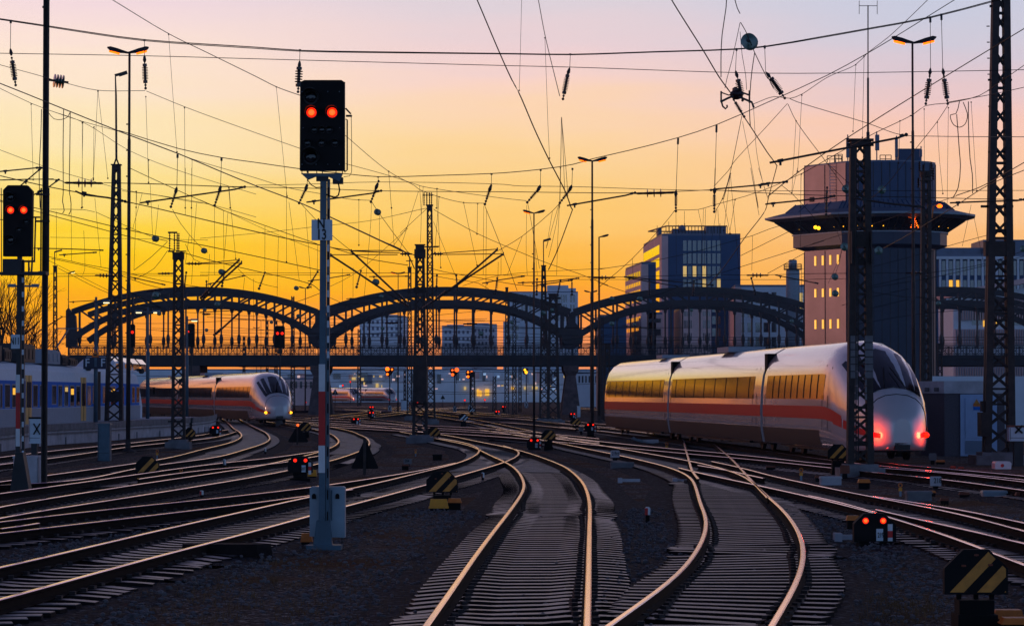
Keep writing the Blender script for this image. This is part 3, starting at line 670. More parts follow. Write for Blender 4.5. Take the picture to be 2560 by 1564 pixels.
# right-hand blue block with white fins
Z = 450
r, a, b, *_ = building('blue glass office with tall white fins right of the round tower', 2330, 2600, 641, Z, 20, 'navy_wall')
mb = MB(); u, v = P(2330, 641, Z), P(2600, 648, Z); mb.box(((u.x + v.x) / 2, Z - .3, (u.z + v.z) / 2), (v.x - u.x, .6, u.z - v.z)); part('cornice', mb, 'white_wall', r)
for i in range(15):
    x = 2350 + i * 17.7; mb = MB(); u, v = P(x - 3.2, 648, Z), P(x + 3.2, 900, Z); mb.box(((u.x + v.x) / 2, Z - .25, (u.z + v.z) / 2), (v.x - u.x, .5, u.z - v.z)); part('fin', mb, 'white_wall', r)
front_wins(r, Z, [(2355 + 17.7 * i, 2363.5 + 17.7 * i) for i in range(13)], [(652, 688), (700, 730), (742, 790), (800, 850)], lambda i, j: 'window_lit' if (i, j) in ((1, 1), (2, 1)) else 'window_glass')
mb = MB(); u, v = P(2320, 619, Z + 4), P(2460, 641, Z + 4); mb.box(((u.x + v.x) / 2, Z + 8, (u.z + v.z) / 2), (v.x - u.x, 8, u.z - v.z)); u, v = P(2458, 599, Z + 3), P(2600, 641, Z + 3); mb.box(((u.x + v.x) / 2, Z + 9, (u.z + v.z) / 2), (v.x - u.x, 12, u.z - v.z)); part('roof_house', mb, 'roof_grey', r)
mb = MB(); u, v = P(2353, 809, Z - 1.5), P(2364, 821, Z - 1.5)
for k in range(4): zz = u.z + (v.z - u.z) * (k + .5) / 4; mb.box(((u.x + v.x) / 2, Z - 1.0, zz), (v.x - u.x, .05, (u.z - v.z) / 5.4))
part('display', mb, 'screen_white', r)
# white building with vertical slats behind the right end of the bridge
Z = 400
a = P(2383, 729, Z); c = P(2600, 690, Z)
r = thing('slatted_building', 'white building with pinkish vertical slats and an overhanging roof at the right edge', 'building', (a.x, Z + 8, GZ))
mb = MB(); vs = [(a.x, Z, GZ), (c.x, Z, GZ), (c.x, Z, P(0, 712, Z).z), (a.x, Z, P(0, 752, Z).z)]; mb.add(vs + [(x, Z + 14, z) for x, _, z in vs], [(0, 1, 2, 3), (7, 6, 5, 4), (3, 2, 6, 7), (0, 3, 7, 4), (1, 5, 6, 2)]); part('wall', mb, 'white_wall', r)
mb = MB(); z0, z1 = P(0, 733, Z).z, P(0, 692, Z).z; mb.add([(a.x - .2, Z - 2, z0 - .5), (c.x, Z - 2, z1 - .5), (c.x, Z + 15, z1 - .5), (a.x - .2, Z + 15, z0 - .5), (a.x - .2, Z - 2, z0 + .2), (c.x, Z - 2, z1 + .2), (c.x, Z + 15, z1 + .2), (a.x - .2, Z + 15, z0 + .2)], [(3, 2, 1, 0), (4, 5, 6, 7), (0, 1, 5, 4), (1, 2, 6, 5), (2, 3, 7, 6), (3, 0, 4, 7)]); part('roof', mb, 'pink_wall', r)
k = 0
x = 2388
while x < 2570:
    for (ya, yb) in ((758, 800), (822, 862), (915, 944)):
        if ya == 758 and x < 2400: continue
        mb = MB(); u, v = P(x - 1.1, ya - (x - 2388) * .12 * (ya == 758), Z - .4), P(x + 1.1, yb, Z - .4); mb.box(((u.x + v.x) / 2, Z - .4, (u.z + v.z) / 2), (v.x - u.x, .5, u.z - v.z)); k += 1
        if k < 98: part('slat', mb, 'pink_wall', r)
    x += 6.2
front_wins(r, Z, [(2430, 2455), (2468, 2520), (2530, 2560)], [(770, 812)], lambda i, j: 'window_glass')
front_wins(r, Z, [(2458, 2465), (2486, 2492)], [(801, 816)], lambda i, j: 'window_lit', out=.1)
# -------------- round railway tower
def tower():
    Z = 245.0; S = Z / F; c0 = P(2178, 985, Z); cx_ = c0.x
    plan = [(-162, 40), (-74, -108), (-45, -126), (-10, -137), (30, -141), (70, -135), (105, -119), (135, -93), (155, -55), (162, -5), (155, 70), (100, 140), (0, 165), (-110, 140)]
    plan = [(x * S, y * S) for x, y in plan]; c = (cx_, Z)
    zy = lambda y: P(2178, y, Z - 3).z
    r = thing('round_tower', 'tall metal-clad rounded tower with a projecting glazed gallery near its top', 'tower', (cx_, Z, GZ))
    def ring(name, y0, y1, k0, k1, m_, smooth=False, label=None):
        mb = MB(); mb.hprism(plan, zy(y0), zy(y1), k0, k1, c); return part(name, mb, m_, r, smooth, label)
    mb = MB(); mb.hprism(plan, GZ, zy(622), 1, 1, c); mb.mi = [0, 0] + [0 if i in (0, 13) else 1 for i in range(14)]; part('shaft', mb, ['cladding', 'cladding_shaded'], r)  # curved front gets the darker copy for what it reflects
    ring('lower_band', 622, 613, 1.0, 1.17, 'cladding_blue'); ring('parapet', 613, 583, 1.17, 1.17, 'cladding_shaded'); ring('ledge', 583, 580, 1.19, 1.19, 'pale_steel')
    ring('gallery_glass', 580, 548, 1.14, 1.44, 'window_glass'); 
    mb = MB()
    for i in range(len(plan)):
        for f in (0, .33, .66):
            mb = MB(); p = Vector(plan[i]).lerp(Vector(plan[(i + 1) % len(plan)]), f); mb.beam((cx_ + p.x * 1.15, Z + p.y * 1.15, zy(580)), (cx_ + p.x * 1.45, Z + p.y * 1.45, zy(548)), .09)
            part('mullion', mb, 'dark_steel', r)
    ring('eaves', 548, 541, 1.45, 1.6, 'roof_grey'); ring('eaves_band', 541, 536, 1.6, 1.6, 'pale_steel'); ring('skirt_roof', 536, 524, 1.58, 1.28, 'roof_grey'); ring('upper_skirt', 524, 504, 1.28, 1.12, 'roof_grey')
    mb = MB()
    for i in range(len(plan)):
        for f in (0, .25, .5, .75):
            p = Vector(plan[i]).lerp(Vector(plan[(i + 1) % len(plan)]), f); mb.beam((cx_ + p.x * 1.285, Z + p.y * 1.285, zy(524)), (cx_ + p.x * 1.125, Z + p.y * 1.125, zy(504) + .02), .08)
    part('roof_seams', mb, 'cladding_blue', r)
    mb = MB(); mb.hprism(plan, zy(504), zy(408), 1, 1, c); mb.mi = [0, 0] + [0 if i in (0, 1, 13) else 1 for i in range(14)]; part('upper_wall', mb, ['cladding', 'cladding_blue'], r)  # bluish reflection on the curved front put into its colour
    mb = MB()                                                # cladding joints
    for i in range(len(plan)):
        for f in (0, .5):
            p = Vector(plan[i]).lerp(Vector(plan[(i + 1) % len(plan)]), f) * 1.003
            mb.beam((cx_ + p.x, Z + p.y, zy(504)), (cx_ + p.x, Z + p.y, zy(409)), .05); mb.beam((cx_ + p.x, Z + p.y, GZ), (cx_ + p.x, Z + p.y, zy(624)), .05)
    part('cladding_joints', mb, 'dark_steel', r)
    # open roof terrace corner, roof house and railings
    mb = MB(); mb.hprism(plan, zy(408), zy(404), 1.0, 1.0, c); part('roof', mb, 'roof_grey', r)
    mb = MB(); u, v = P(2246, 372, Z + 1), P(2303, 405, Z + 1); mb.box(((u.x + v.x) / 2, Z + 2, (u.z + v.z) / 2), (v.x - u.x, 2.4, u.z - v.z)); part('roof_house', mb, 'cladding_blue', r)
    mb = MB()
    for x0, x1, y0 in ((2068, 2104, 390), (2088, 2106, 386), (2200, 2228, 388)):
        u, v = P(x0, y0, Z - 2), P(x1, 406, Z - 2)
        for x in (u.x, (u.x + v.x) / 2, v.x): mb.beam((x, Z - 2, u.z), (x, Z - 2, v.z), .06)
        mb.beam((u.x, Z - 2, u.z), (v.x, Z - 2, u.z), .06); mb.beam((u.x, Z - 2, (u.z + v.z) / 2), (v.x, Z - 2, (u.z + v.z) / 2), .05)
    part('roof_railing', mb, 'dark_steel', r)
    for x, y0, y1, w in ((2119, 345, 402, 7), (2193, 337, 384, 10), (2241, 348, 400, 7), (2302, 374, 400, 6)):
        mb = MB(); u, v = P(x - w / 2, y0, Z - 2.5), P(x + w / 2, y1 - 8, Z - 2.5); mb.box(((u.x + v.x) / 2, Z - 2.5, (u.z + v.z) / 2), (v.x - u.x, .25, u.z - v.z)); mb.beam((u.x + .15, Z - 2.3, u.z + .3), (u.x + .15, Z - 2.3, P(0, 407, Z).z), .09)
        part('antenna', mb, 'roof_grey', r)
    v = P(2170, 330, Z - 2); mb = MB(); mb.beam(P(2170, 406, Z - 2), v, .25)
    mb.beam(v, P(2170, 195, Z - 2), .16); mb.beam(P(2170, 195, Z - 2), P(2170, 14, Z - 2), .09); mb.beam(P(2148, 15, Z - 2), P(2193, 15, Z - 2), .05)
    for x in (2148, 2193): mb.beam(P(x, 2, Z - 2), P(x, 36, Z - 2), .045)
    part('mast_aerial', mb, 'dark_steel', r)
    # windows of the left face
    p0 = Vector((cx_ + plan[0][0], Z + plan[0][1], 0)); p1 = Vector((cx_ + plan[1][0], Z + plan[1][1], 0))
    for y0, y1 in ((636, 660), (719, 740), (797, 820)):
        for k0 in (.2, .38, .56, .74): 
            a_, b_ = p0.lerp(p1, k0 + .05), p0.lerp(p1, k0 + .09); win(r, a_, b_, zy(y1), zy(y0), .05, 'window_lit')
    a_, b_ = p0.lerp(p1, .14), p0.lerp(p1, .24); win(r, a_, b_, zy(498), zy(486), .05, 'train_dark')
    # gallery fairy lights, little tree of lights and a lamp
    for i in range(len(plan) - 5):
        mb = MB()
        for s_ in range(9):
            p = Vector(plan[i]).lerp(Vector(plan[i + 1]), s_ / 9) * 1.245; mb.ball((cx_ + p.x, Z + p.y, zy(566) + random.uniform(-.12, .12)), .05, 5, 3)
        part('light_string', mb, 'amber_light', r)
    mb = MB()
    for y, w in ((545, 0), (550, 3), (555, 5), (560, 7), (565, 9)):
        for s_ in (-1, 0, 1): v = P(2293 + s_ * w, y, Z - 8); mb.ball((v.x, Z - 141 * S * 1.35, v.z), .055, 5, 3)
    part('tree_lights', mb, 'orange_light', r)
    mb = MB(); v = P(2176, 548, Z - 7); mb.ball(v, .1, 6, 4); part('lamp', mb, 'screen_white', r)
    for x, y in ((2046, 569), (2054, 571)):
        mb = MB(); v = P(x, y, Z - 4); mb.ball((v.x - .3, Z - 110 * S * 1.2, v.z), .16, 6, 4); part('lamp', mb, 'amber_light', r)
    for i in range(7): # ladder on the left face
        pass
    mb = MB(); q0 = p0.lerp(p1, .72)
    nrm = Vector((p1.y - p0.y, -(p1.x - p0.x), 0)).normalized() * .12
    for f in (-.25, .25): mb.beam((q0.x + f + nrm.x, q0.y + nrm.y, zy(504)), (q0.x + f + nrm.x, q0.y + nrm.y, zy(398)), .05)
    for k in range(12): zz = zy(504) + (zy(408) - zy(504)) * k / 12; mb.beam((q0.x - .25 + nrm.x, q0.y + nrm.y, zz), (q0.x + .25 + nrm.x, q0.y + nrm.y, zz), .04)
    part('ladder', mb, 'pale_steel', r)
tower()
# hut with door at the right
def hut():
    Z = depth(1140); a, m_, b = P(2303, 983, Z + 2), P(2361, 983, Z), P(2512, 983, Z); yb = Z + 2.6
    r = thing('relay_hut', 'flat roofed pebble-dash equipment hut with a pale steel door', 'hut', (a.x, Z + 1, GZ))
    zt = P(2361, 983, Z).z; plan = [(a.x, Z + 2.2), (m_.x, Z), (b.x, Z), (b.x, Z + 4), (a.x, Z + 4)]
    mb = MB(); mb.hprism(plan, GZ, zt); part('wall', mb, 'hut_pebble', r)
    mb = MB(); cx_ = (a.x + b.x) / 2; cy_ = Z + 2.2; mb.hprism([(x - cx_, y - cy_) for x, y in plan], zt, P(2361, 952, Z).z, 1.03, 1.03, (cx_, cy_)); part('roof_band', mb, 'pale_concrete', r)
    mb = MB()
    for k in range(2):
        for j in range(4): u = P(2311 + 24 * k, 969 + 2.5 * j, Z); v = P(2328 + 24 * k, 970 + 2.5 * j, Z); p_ = Vector((a.x, Z + 2.2, 0)).lerp(Vector((m_.x, Z, 0)), .35 + .4 * k); mb.box((p_.x - .05, p_.y - .12, (u.z + v.z) / 2), (.28, .06, .03))
    part('vent', mb, 'dark_steel', r)
    mb = MB(); u, v = P(2400, 985, Z), P(2492, 1139, Z); mb.box(((u.x + v.x) / 2, Z - .04, (u.z + v.z) / 2), (v.x - u.x, .1, u.z - v.z)); d = part('door', mb, 'door_pale', r)
    mb = MB(); u, v = P(2412, 995, Z), P(2470, 1094, Z); mb.box(((u.x + v.x) / 2, Z - .11, (u.z + v.z) / 2), (v.x - u.x, .04, u.z - v.z)); part('panel', mb, 'door_pale', d)
    mb = MB()
    for j in range(12): u = P(2412, 1101 + j * 2.8, Z); v = P(2462, 1102.4 + j * 2.8, Z); mb.box(((u.x + v.x) / 2, Z - .12, (u.z + v.z) / 2), (v.x - u.x, .04, .02))
    part('louvre', mb, 'roof_grey', d)
    mb = MB(); v = P(2440, 997, Z); mb.prism([(v.x - .13, v.z - .2), (v.x + .13, v.z - .2), (v.x, v.z)], Z - .16, Z - .14); part('warning_sign', mb, 'stripe_yellow', d)
    mb = MB(); v = P(2440, 1012, Z); mb.box((v.x, Z - .15, v.z), (.26, .02, .1)); mb.box((v.x, Z - .148, v.z - .13), (.26, .02, .13), mi=1); part('notice', mb, ['orange_paint', 'train_blue'], d)
hut()
# white wall and low building just above the hut, and the station buildings far under the bridge
mb = MB(); u, v = P(2343, 940, 190), P(2560, 956, 190); mb.box(((u.x + v.x) / 2 + 1, 190, (u.z + GZ) / 2), (v.x - u.x + 3, 1, u.z - GZ)); solo('white_wall', mb, 'white_wall', 'long white wall showing above the roof of the equipment hut', 'wall', o=(v.x, 190, GZ))
Z = 900
r, a, b, back, zt, _ = building('long blue-grey station hall far away under the bridge', 300, 2140, 925, Z, 60, 'haze_blue_wall', name='station_hall'); HALL = r
random.seed(3)
for i in range(58):
    x = 480 + i * 22 + random.uniform(-4, 4); m_ = random.choice(['white_wall', 'pink_wall', 'window_glass', 'roof_grey', 'white_wall'])
    u, v = P(x, 930 + random.uniform(-1, 6), Z), P(x + random.uniform(5, 20), 940 + random.uniform(0, 22), Z); win(r, (u.x, Z), (v.x, Z), v.z, u.z, .3 + i * .01, m_)
for (x, y, w, h) in ((1192, 972, 5, 17), (1200, 976, 4, 14), (1213, 972, 10, 16), (1279, 966, 6, 7), (1310, 966, 6, 7), (1330, 966, 14, 6), (880, 943, 9, 6), (902, 944, 8, 7), (940, 958, 6, 10), (1160, 966, 5, 8)):
    u, v = P(x, y, Z), P(x + w, y + h, Z); win(r, (u.x, Z), (v.x, Z), v.z, u.z, 1.2, 'window_lit' if w > 3 and x in (1192, 1200, 1213, 1279) else 'window_warm')
for x0, x1, y, Zp, lb in ((420, 800, 948, 640, 'low pink-lit canopy building far behind the left fast train'), (1440, 1700, 934, 560, 'low pale building with vertical slats far right of the stone pier')):
    r, a, b, back, zt, _ = building(lb, x0, x1, y, Zp, 20, 'pink_wall' if x0 < 1000 else 'white_wall', name='station_building')
    front_wins(r, Zp, cols(x0 + 4, x1 - 4, 30, .45), [(y + 5, y + 22)], lambda i, j: 'window_glass')

# planted bank added out of view at left to break up train reflections
random.seed(31); mb = MB(); prev = None; y = 40
while y < 430:
    h = 5 + 4 * random.random(); w = random.uniform(3, 8); x = -78 - (y - 40) * .03
    mb.hprism([(-6, -w / 2 - .5), (6, -w / 2 - .5), (6, w / 2 + .5), (-6, w / 2 + .5)], GZ - .2, h, 1.1, random.uniform(.3, .7), (x - 10, y)); y += w * .9
solo('reflection_bank', mb, 'foliage', 'added dark planted bank out of view on the left, breaking up train reflections', 'bank', kind='structure', o=(-85, 200, GZ))
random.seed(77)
for i in range(60):  # glowing panes imitate sky light in the hall glass
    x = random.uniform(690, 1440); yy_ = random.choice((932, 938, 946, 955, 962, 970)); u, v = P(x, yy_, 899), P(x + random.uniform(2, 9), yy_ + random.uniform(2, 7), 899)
    mb = MB(); mb.box(((u.x + v.x) / 2, 898 - i * .02, (u.z + v.z) / 2), (v.x - u.x, .2, u.z - v.z)); part('sky_glow_pane', mb, random.choice(['sky_glow_pink', 'sky_glow_pink', 'sky_glow_blue', 'window_warm']), HALL)
# ------------------------------------------------------------------ lattice masts
GM = 'steel catenary masts of the yard'
def lattice(label, xb, yb, wb, yt, wt, panels, xt=None, base=GZ, Z=None, m_='rusty_steel', legw=None, cap=True, bar=None, found=True, kind='lattice_mast', cat='mast', group=GM):
    Z = Z or depth(yb, base); xt = xb if xt is None else xt; S = Z / F
    pb = P(xb, yb, Z); pt = P(xt, yt, Z); zb = base; zt = pt.z; lw = (legw or max(2.2, wb * .2)) * S; bw = (bar or max(1.5, wb * .09)) * S
    r = thing(kind, label, cat, (pb.x, Z, zb), group)
    def cor(f, i, j): w = (wb + (wt - wb) * f) * S / 2 - lw / 2; return Vector((pb.x + (pt.x - pb.x) * f + i * w, Z + j * w * .5, zb + (zt - zb) * f))
    for i, j in ((-1, -1), (1, -1), (1, 1), (-1, 1)):
        mb = MB(); mb.beam(cor(0, i, j), cor(1, i, j), lw, lw * .5 if False else lw); part('leg', mb, m_, r)
    mb = MB()
    for k in range(panels):
        f0, f1 = k / panels, (k + 1) / panels
        for (i, j), (u, v) in (((-1, -1), (1, -1)), ((-1, 1), (1, 1)), ((-1, -1), (-1, 1)), ((1, -1), (1, 1))):
            mb.beam(cor(f0, i, j), cor(f1, u, v), bw, bw * .5); mb.beam(cor(f0, u, v), cor(f1, i, j), bw, bw * .5)
        if k % 4 == 0:
            for (i, j), (u, v) in (((-1, -1), (1, -1)), ((-1, 1), (1, 1))): mb.beam(cor(f0, i, j), cor(f0, u, v), bw * 1.2)
    part('bracing', mb, m_, r)
    if cap:
        mb = MB(); w = wt * S; mb.box((pt.x, Z, zt), (w * 1.2, w * 1.2, 2.5 * S)); mb.box((pt.x, Z, zt - 7 * S), (w * .96, w * .96, 12 * S)); part('head_plate', mb, m_, r)
    if found:
        mb = MB(); w = wb * S; mb.box((pb.x, Z, zb + .12), (w * 1.7, w * 1.7, .4)); mb.box((pb.x, Z, zb + .36), (w * 1.25, w * 1.25, .14)); part('foundation', mb, 'concrete', r)
    return r, Z, S
def crossbar(r, Z, x0, x1, y, h=4, m_='rusty_steel', name='crossbar'):
    u, v = P(x0, y - h / 2, Z), P(x1, y + h / 2, Z); mb = MB(); mb.box(((u.x + v.x) / 2, Z, (u.z + v.z) / 2), (v.x - u.x, h * Z / F, u.z - v.z)); part(name, mb, m_, r)
def twin_pad(r, Z, x, y0, y1, n, wpx=11, m_='masonry'):
    """stack of dark blocks (balance weights) hanging inside the mast"""
    S = Z / F; mb = MB(); zt, zb = P(x, y0, Z).z, P(x, y1, Z).z; h = (zt - zb) / n
    X = P(x, y0, Z).x
    for k in range(n): mb.box((X, Z - .12, zb + h * (k + .5)), (wpx * S, wpx * S * .9, h * .86))
    part('balance_weight', mb, 'concrete', r)
# big right pair
r, Z, S = lattice('wide dark lattice mast in front of the express train right of centre', 2150, 1196, 66, 352, 50, 22, xt=2150, legw=16, bar=5)
for y in (1018, 350, 362): crossbar(r, Z, 2117, 2184, y, 7)
twin_pad(r, Z, 2134, 838, 1000, 9, 20); twin_pad(r, Z, 2170, 838, 1000, 9, 20)
crossbar(r, Z, 2118, 2182, 1108, 12); crossbar(r, Z, 2122, 2176, 602, 34); crossbar(r, Z, 2122, 2176, 655, 16)
for x in (2126, 2174): crossbar(r, Z, x - 2, x + 2, 620, 80, name='cable_box')
mb = MB(); mb.beam(P(2140, 400, Z - .5), P(2140, 1150, Z - .5), .035); mb.beam(P(2144, 620, Z - .5), P(2146, 1150, Z - .5), .035); part('cable', mb, 'wire', r)
r, Z, S = lattice('tallest right-hand lattice mast rising out of the top of the photo beside the hut', 2497, 1160, 78, -60, 42, 26, xt=2502, legw=17, bar=4.5)
for y in (200, 380, 660, 690, 700, 775, 800, 835, 1010): crossbar(r, Z, 2470, 2530, y, 5)
crossbar(r, Z, 2461, 2535, 622, 36); crossbar(r, Z, 2463, 2533, 516, 6); crossbar(r, Z, 2470, 2528, 577, 9); crossbar(r, Z, 2452, 2478, 516, 6, name='bracket'); crossbar(r, Z, 2452, 2474, 1015, 26, name='box'); crossbar(r, Z, 2448, 2470, 1060, 60, name='box'); crossbar(r, Z, 2474, 2490, 16, 6, name='bracket')
for i in range(16):
    if i % 2: crossbar(r, Z, 2466 + i * .4, 2474, 46 + i * 20, 2.5, name='step')
# centre pair
r, Z, S = lattice('dark lattice mast carrying twin cantilevers left of the yard centre', 1050, 1108, 40, 612, 22, 20, xt=1050, legw=7, bar=3.6)
crossbar(r, Z, 1036, 1064, 634, 22); crossbar(r, Z, 1034, 1066, 725, 14, name='collar'); crossbar(r, Z, 1038, 1062, 667, 6); crossbar(r, Z, 1034, 1068, 960, 90, name='balance_weight')
r, Z, S = lattice('slimmer tall lattice mast with aerial insulators just right of the cantilever mast', 1077, 1060, 24, 514, 14, 28, xt=1074, legw=4.5, bar=2.2, m_='rusty_steel')
for x0, x1, y in ((1056, 1084, 488), (1058, 1070, 488), (1064, 1083, 512)): crossbar(r, Z, x0, x1, y, 2)
mb = MB()
for x in (1060, 1067, 1074, 1079): mb.lathe([(k * 2.2 * S, (1.9 if k % 2 else .9) * S) for k in range(16)], P(x, 514, Z), (0, 0, 1), 8)
part('post_insulator', mb, 'porcelain', r)
crossbar(r, Z, 1046, 1096, 617, 3); crossbar(r, Z, 1084, 1098, 616, 3, name='lamp_head')
r, Z, S = lattice('thin lattice mast left of the cantilever mast with a short aerial on top', 1024, 1050, 15, 668, 9, 22, legw=3, bar=1.6)
mb = MB(); mb.beam(P(1024, 668, Z), P(1024, 640, Z), .1); mb.beam(P(1015, 652, Z), P(1033, 652, Z), .08); part('aerial', mb, 'dark_steel', r)
# left ones
r, Z, S = lattice('tall tapering lattice mast with a lamp pole on top standing on the platform', 285, 1052, 45, 412, 21, 22, xt=291, base=.56, legw=8.5, bar=2.6, found=False)
mb = MB(); mb.beam(P(285, 412, Z), P(290.5, 396, Z), .09); mb.beam(P(297, 412, Z), P(291, 396, Z), .09); mb.tube([P(291, 402, Z), P(290, 240, Z), P(288.5, 192, Z)], [.07, .06, .04], 8); part('lamp_pole', mb, 'dark_steel', r)
mb = MB(); a, b = P(287, 189, Z), P(318, 181, Z); mb.beam(a, b, .16, .1); mb.beam(a + Vector((.25, 0, .03)), b, .22, .09); part('lamp_head', mb, 'dark_steel', r)
crossbar(r, Z, 272, 300, 990, 24, name='switch_box'); crossbar(r, Z, 270, 302, 1001, 4); crossbar(r, Z, 268, 300, 983, 3)
r, Z, S = lattice('lattice mast with a frame of post insulators on top between the two left signals', 446, 1122, 36, 632, 24, 19, legw=6, bar=3, xt=446)
crossbar(r, Z, 432, 460, 641, 16, name='head_box'); crossbar(r, Z, 420, 436, 628, 4); crossbar(r, Z, 420, 443, 581, 4); crossbar(r, Z, 440, 465, 628, 3)
mb = MB()
for x in (424, 436, 443, 447): mb.lathe([(k * 2.1 * S, (2.4 if k % 3 == 0 else 1.1) * S) for k in range(22)], P(x, 627, Z), (0, 0, 1), 8)
part('post_insulator', mb, 'porcelain', r)
crossbar(r, Z, 420, 460, 1053, 4)
r, Z, S = lattice('distant lattice mast with a lamp near the left edge of the photo', 138, 985 + 70, 14, 665, 9, 18, legw=2.6, bar=1.5)
mb = MB(); mb.beam(P(137, 663, Z), P(136.5, 630, Z), .07); mb.beam(P(136, 630, Z), P(155, 625, Z), .12, .2); part('lamp_pole', mb, 'dark_steel', r)
# centre-right cluster
r, Z, S = lattice('lattice mast with a slim lamp on top in front of the second bridge pier', 1361, 1058, 28, 664, 11, 20, xt=1359, legw=5, bar=2.3)
mb = MB(); mb.beam(P(1359, 664, Z), P(1358.5, 602, Z), .08); mb.beam(P(1358.5, 602, Z), P(1377, 597, Z), .18, .24); part('lamp_pole', mb, 'dark_steel', r)
r, Z, S = lattice('stout lattice mast beside the second bridge pier holding the middle wires', 1383, 1060, 34, 735, 22, 14, legw=7, bar=2.6)
for x0, x1, y in ((1365, 1402, 745), (1362, 1404, 760), (1370, 1398, 830)): crossbar(r, Z, x0, x1, y, 5)
far = [('thin lattice mast right behind the pair under the bridge arch', 1286, 1036, 12, 748, 9, 20), ('thin far lattice mast topped by a small box left of the white apartment tower', 1267, 1040, 13, 719, 7, 22),
 ('lattice mast between the second pier and the fast train', 1518, 1052, 22, 860, 14, 12), ('narrow lattice mast right of the round shunting lamps', 1500, 1048, 14, 846, 10, 14),
 ('lattice mast in front of the office block foot left of the train', 1505, 1046, 10, 790, 8, 16), ('slender far lattice mast behind the white signal post', 898, 1015, 11, 822, 8, 16),
 ('far lattice mast seen right of the left stone pier', 732, 1020, 12, 740, 8, 20), ('far lattice mast seen under the bridge below the left red signal', 690, 1018, 9, 800, 7, 16),
 ('second far lattice mast with a box on top near the arch foot', 668, 1010, 7, 800, 6, 16), ('pale far lattice mast right of the two orange signals', 1236, 1028, 11, 940, 9, 8),
 ('dark lattice mast behind the right orange shunting signal', 1182, 1036, 14, 930, 11, 8), ('far lattice mast left of the relay hut', 2350, 1040, 15, 860, 12, 12),
 ('far lattice mast between the signal bridge and the stone pier', 1300, 1030, 9, 900, 8, 10), ('hazy far lattice mast beside the two train fronts', 1012, 1014, 7, 925, 6, 8),
 ('hazy lattice mast behind the moving train lights', 815, 1012, 7, 928, 6, 8), ('lattice mast on the platform end behind the orange disc', 610, 1022, 8, 840, 6, 14)]
for a in far: lattice(a[0], a[1], a[2], a[3], a[4], a[5], a[6], cap=a[3] > 12, found=False)
# lattice mast with many insulators standing right of the round tower axis
r, Z, S = lattice('bulky lattice mast crowned with insulators in front of the round tower', 2315, 1090, 30, 440, 24, 26, legw=9, bar=3)
mb = MB(); mb.tube([P(2315, 447, Z), P(2315, 438, Z), P(2315, 430, Z)], [.25, .34, .38], 12); mb.beam(P(2296, 428, Z), P(2334, 428, Z), .06); part('head_collar', mb, 'dark_steel', r)
for x, y0, y1 in ((2299, 428, 404), (2308, 428, 412), (2328, 428, 405), (2333, 450, 420), (2296, 470, 445)):
    mb = MB(); n_ = 9; L_ = (y0 - y1) * S; mb.lathe([(L_ * k / n_, (3.2 if k % 2 else 1.4) * S) for k in range(n_ + 1)], P(x, y0, Z), (0, 0, 1), 8); part('post_insulator', mb, 'porcelain', r)
for y in (452, 476, 860, 560): crossbar(r, Z, 2300, 2330, y, 3)
mb = MB(); a, b = P(2330, 513, Z - .3), P(2357, 514, Z - .3); mb.beam(P(2330, 545, Z), P(2333, 516, Z), .08); mb.beam(P(2333, 516, Z), P(2343, 512, Z), .07); part('lamp_arm', mb, 'orange_paint', r)
mb = MB(); mb.ball(P(2349, 515, Z), .17, 10, 6, .7); part('lamp_globe', mb, 'orange_light', r)
crossbar(r, Z, 2316, 2322, 850, 10, name='bracket')
# black post left: steel column beside the left signal
Z = depth(1226); S = Z / F; b = P(110, 1222, Z); t = P(116.5, -60, Z)
r = thing('steel_mast', 'thick brown steel column at the left reaching out of the top of the photo', 'mast', (b.x, Z, GZ), GM)
mb = MB()
for o in (-5.3, 5.3): mb.beam(Vector((b.x + o * S, Z, GZ)), Vector((t.x + o * S, Z, t.z)), 3.4 * S, 12 * S)
mb.beam(Vector((b.x, Z + .03, GZ)), Vector((t.x, Z + .03, t.z)), 9 * S, 3 * S); part('column', mb, 'rusty_steel', r)
mb = MB(); mb.lathe([(0, 22 * S), (5 * S, 20 * S), (12 * S, 10 * S), (20 * S, 8 * S)], (b.x, Z, GZ), (0, 0, 1), 4); part('foot', mb, 'rusty_steel', r)
for x0, x1, y in ((106, 114, 18), (90, 124, 486), (90, 124, 553), (96, 122, 680)): mb = MB(); mb.beam(P(x0, y, Z - .1), P(x1, y, Z - .1), .05); part('bracket', mb, 'rusty_steel', r)
for x in (122, 103): mb = MB(); mb.beam(P(x, 470, Z - .12), P(x - 1, 680, Z - .12), .035); part('cable', mb, 'wire', r)
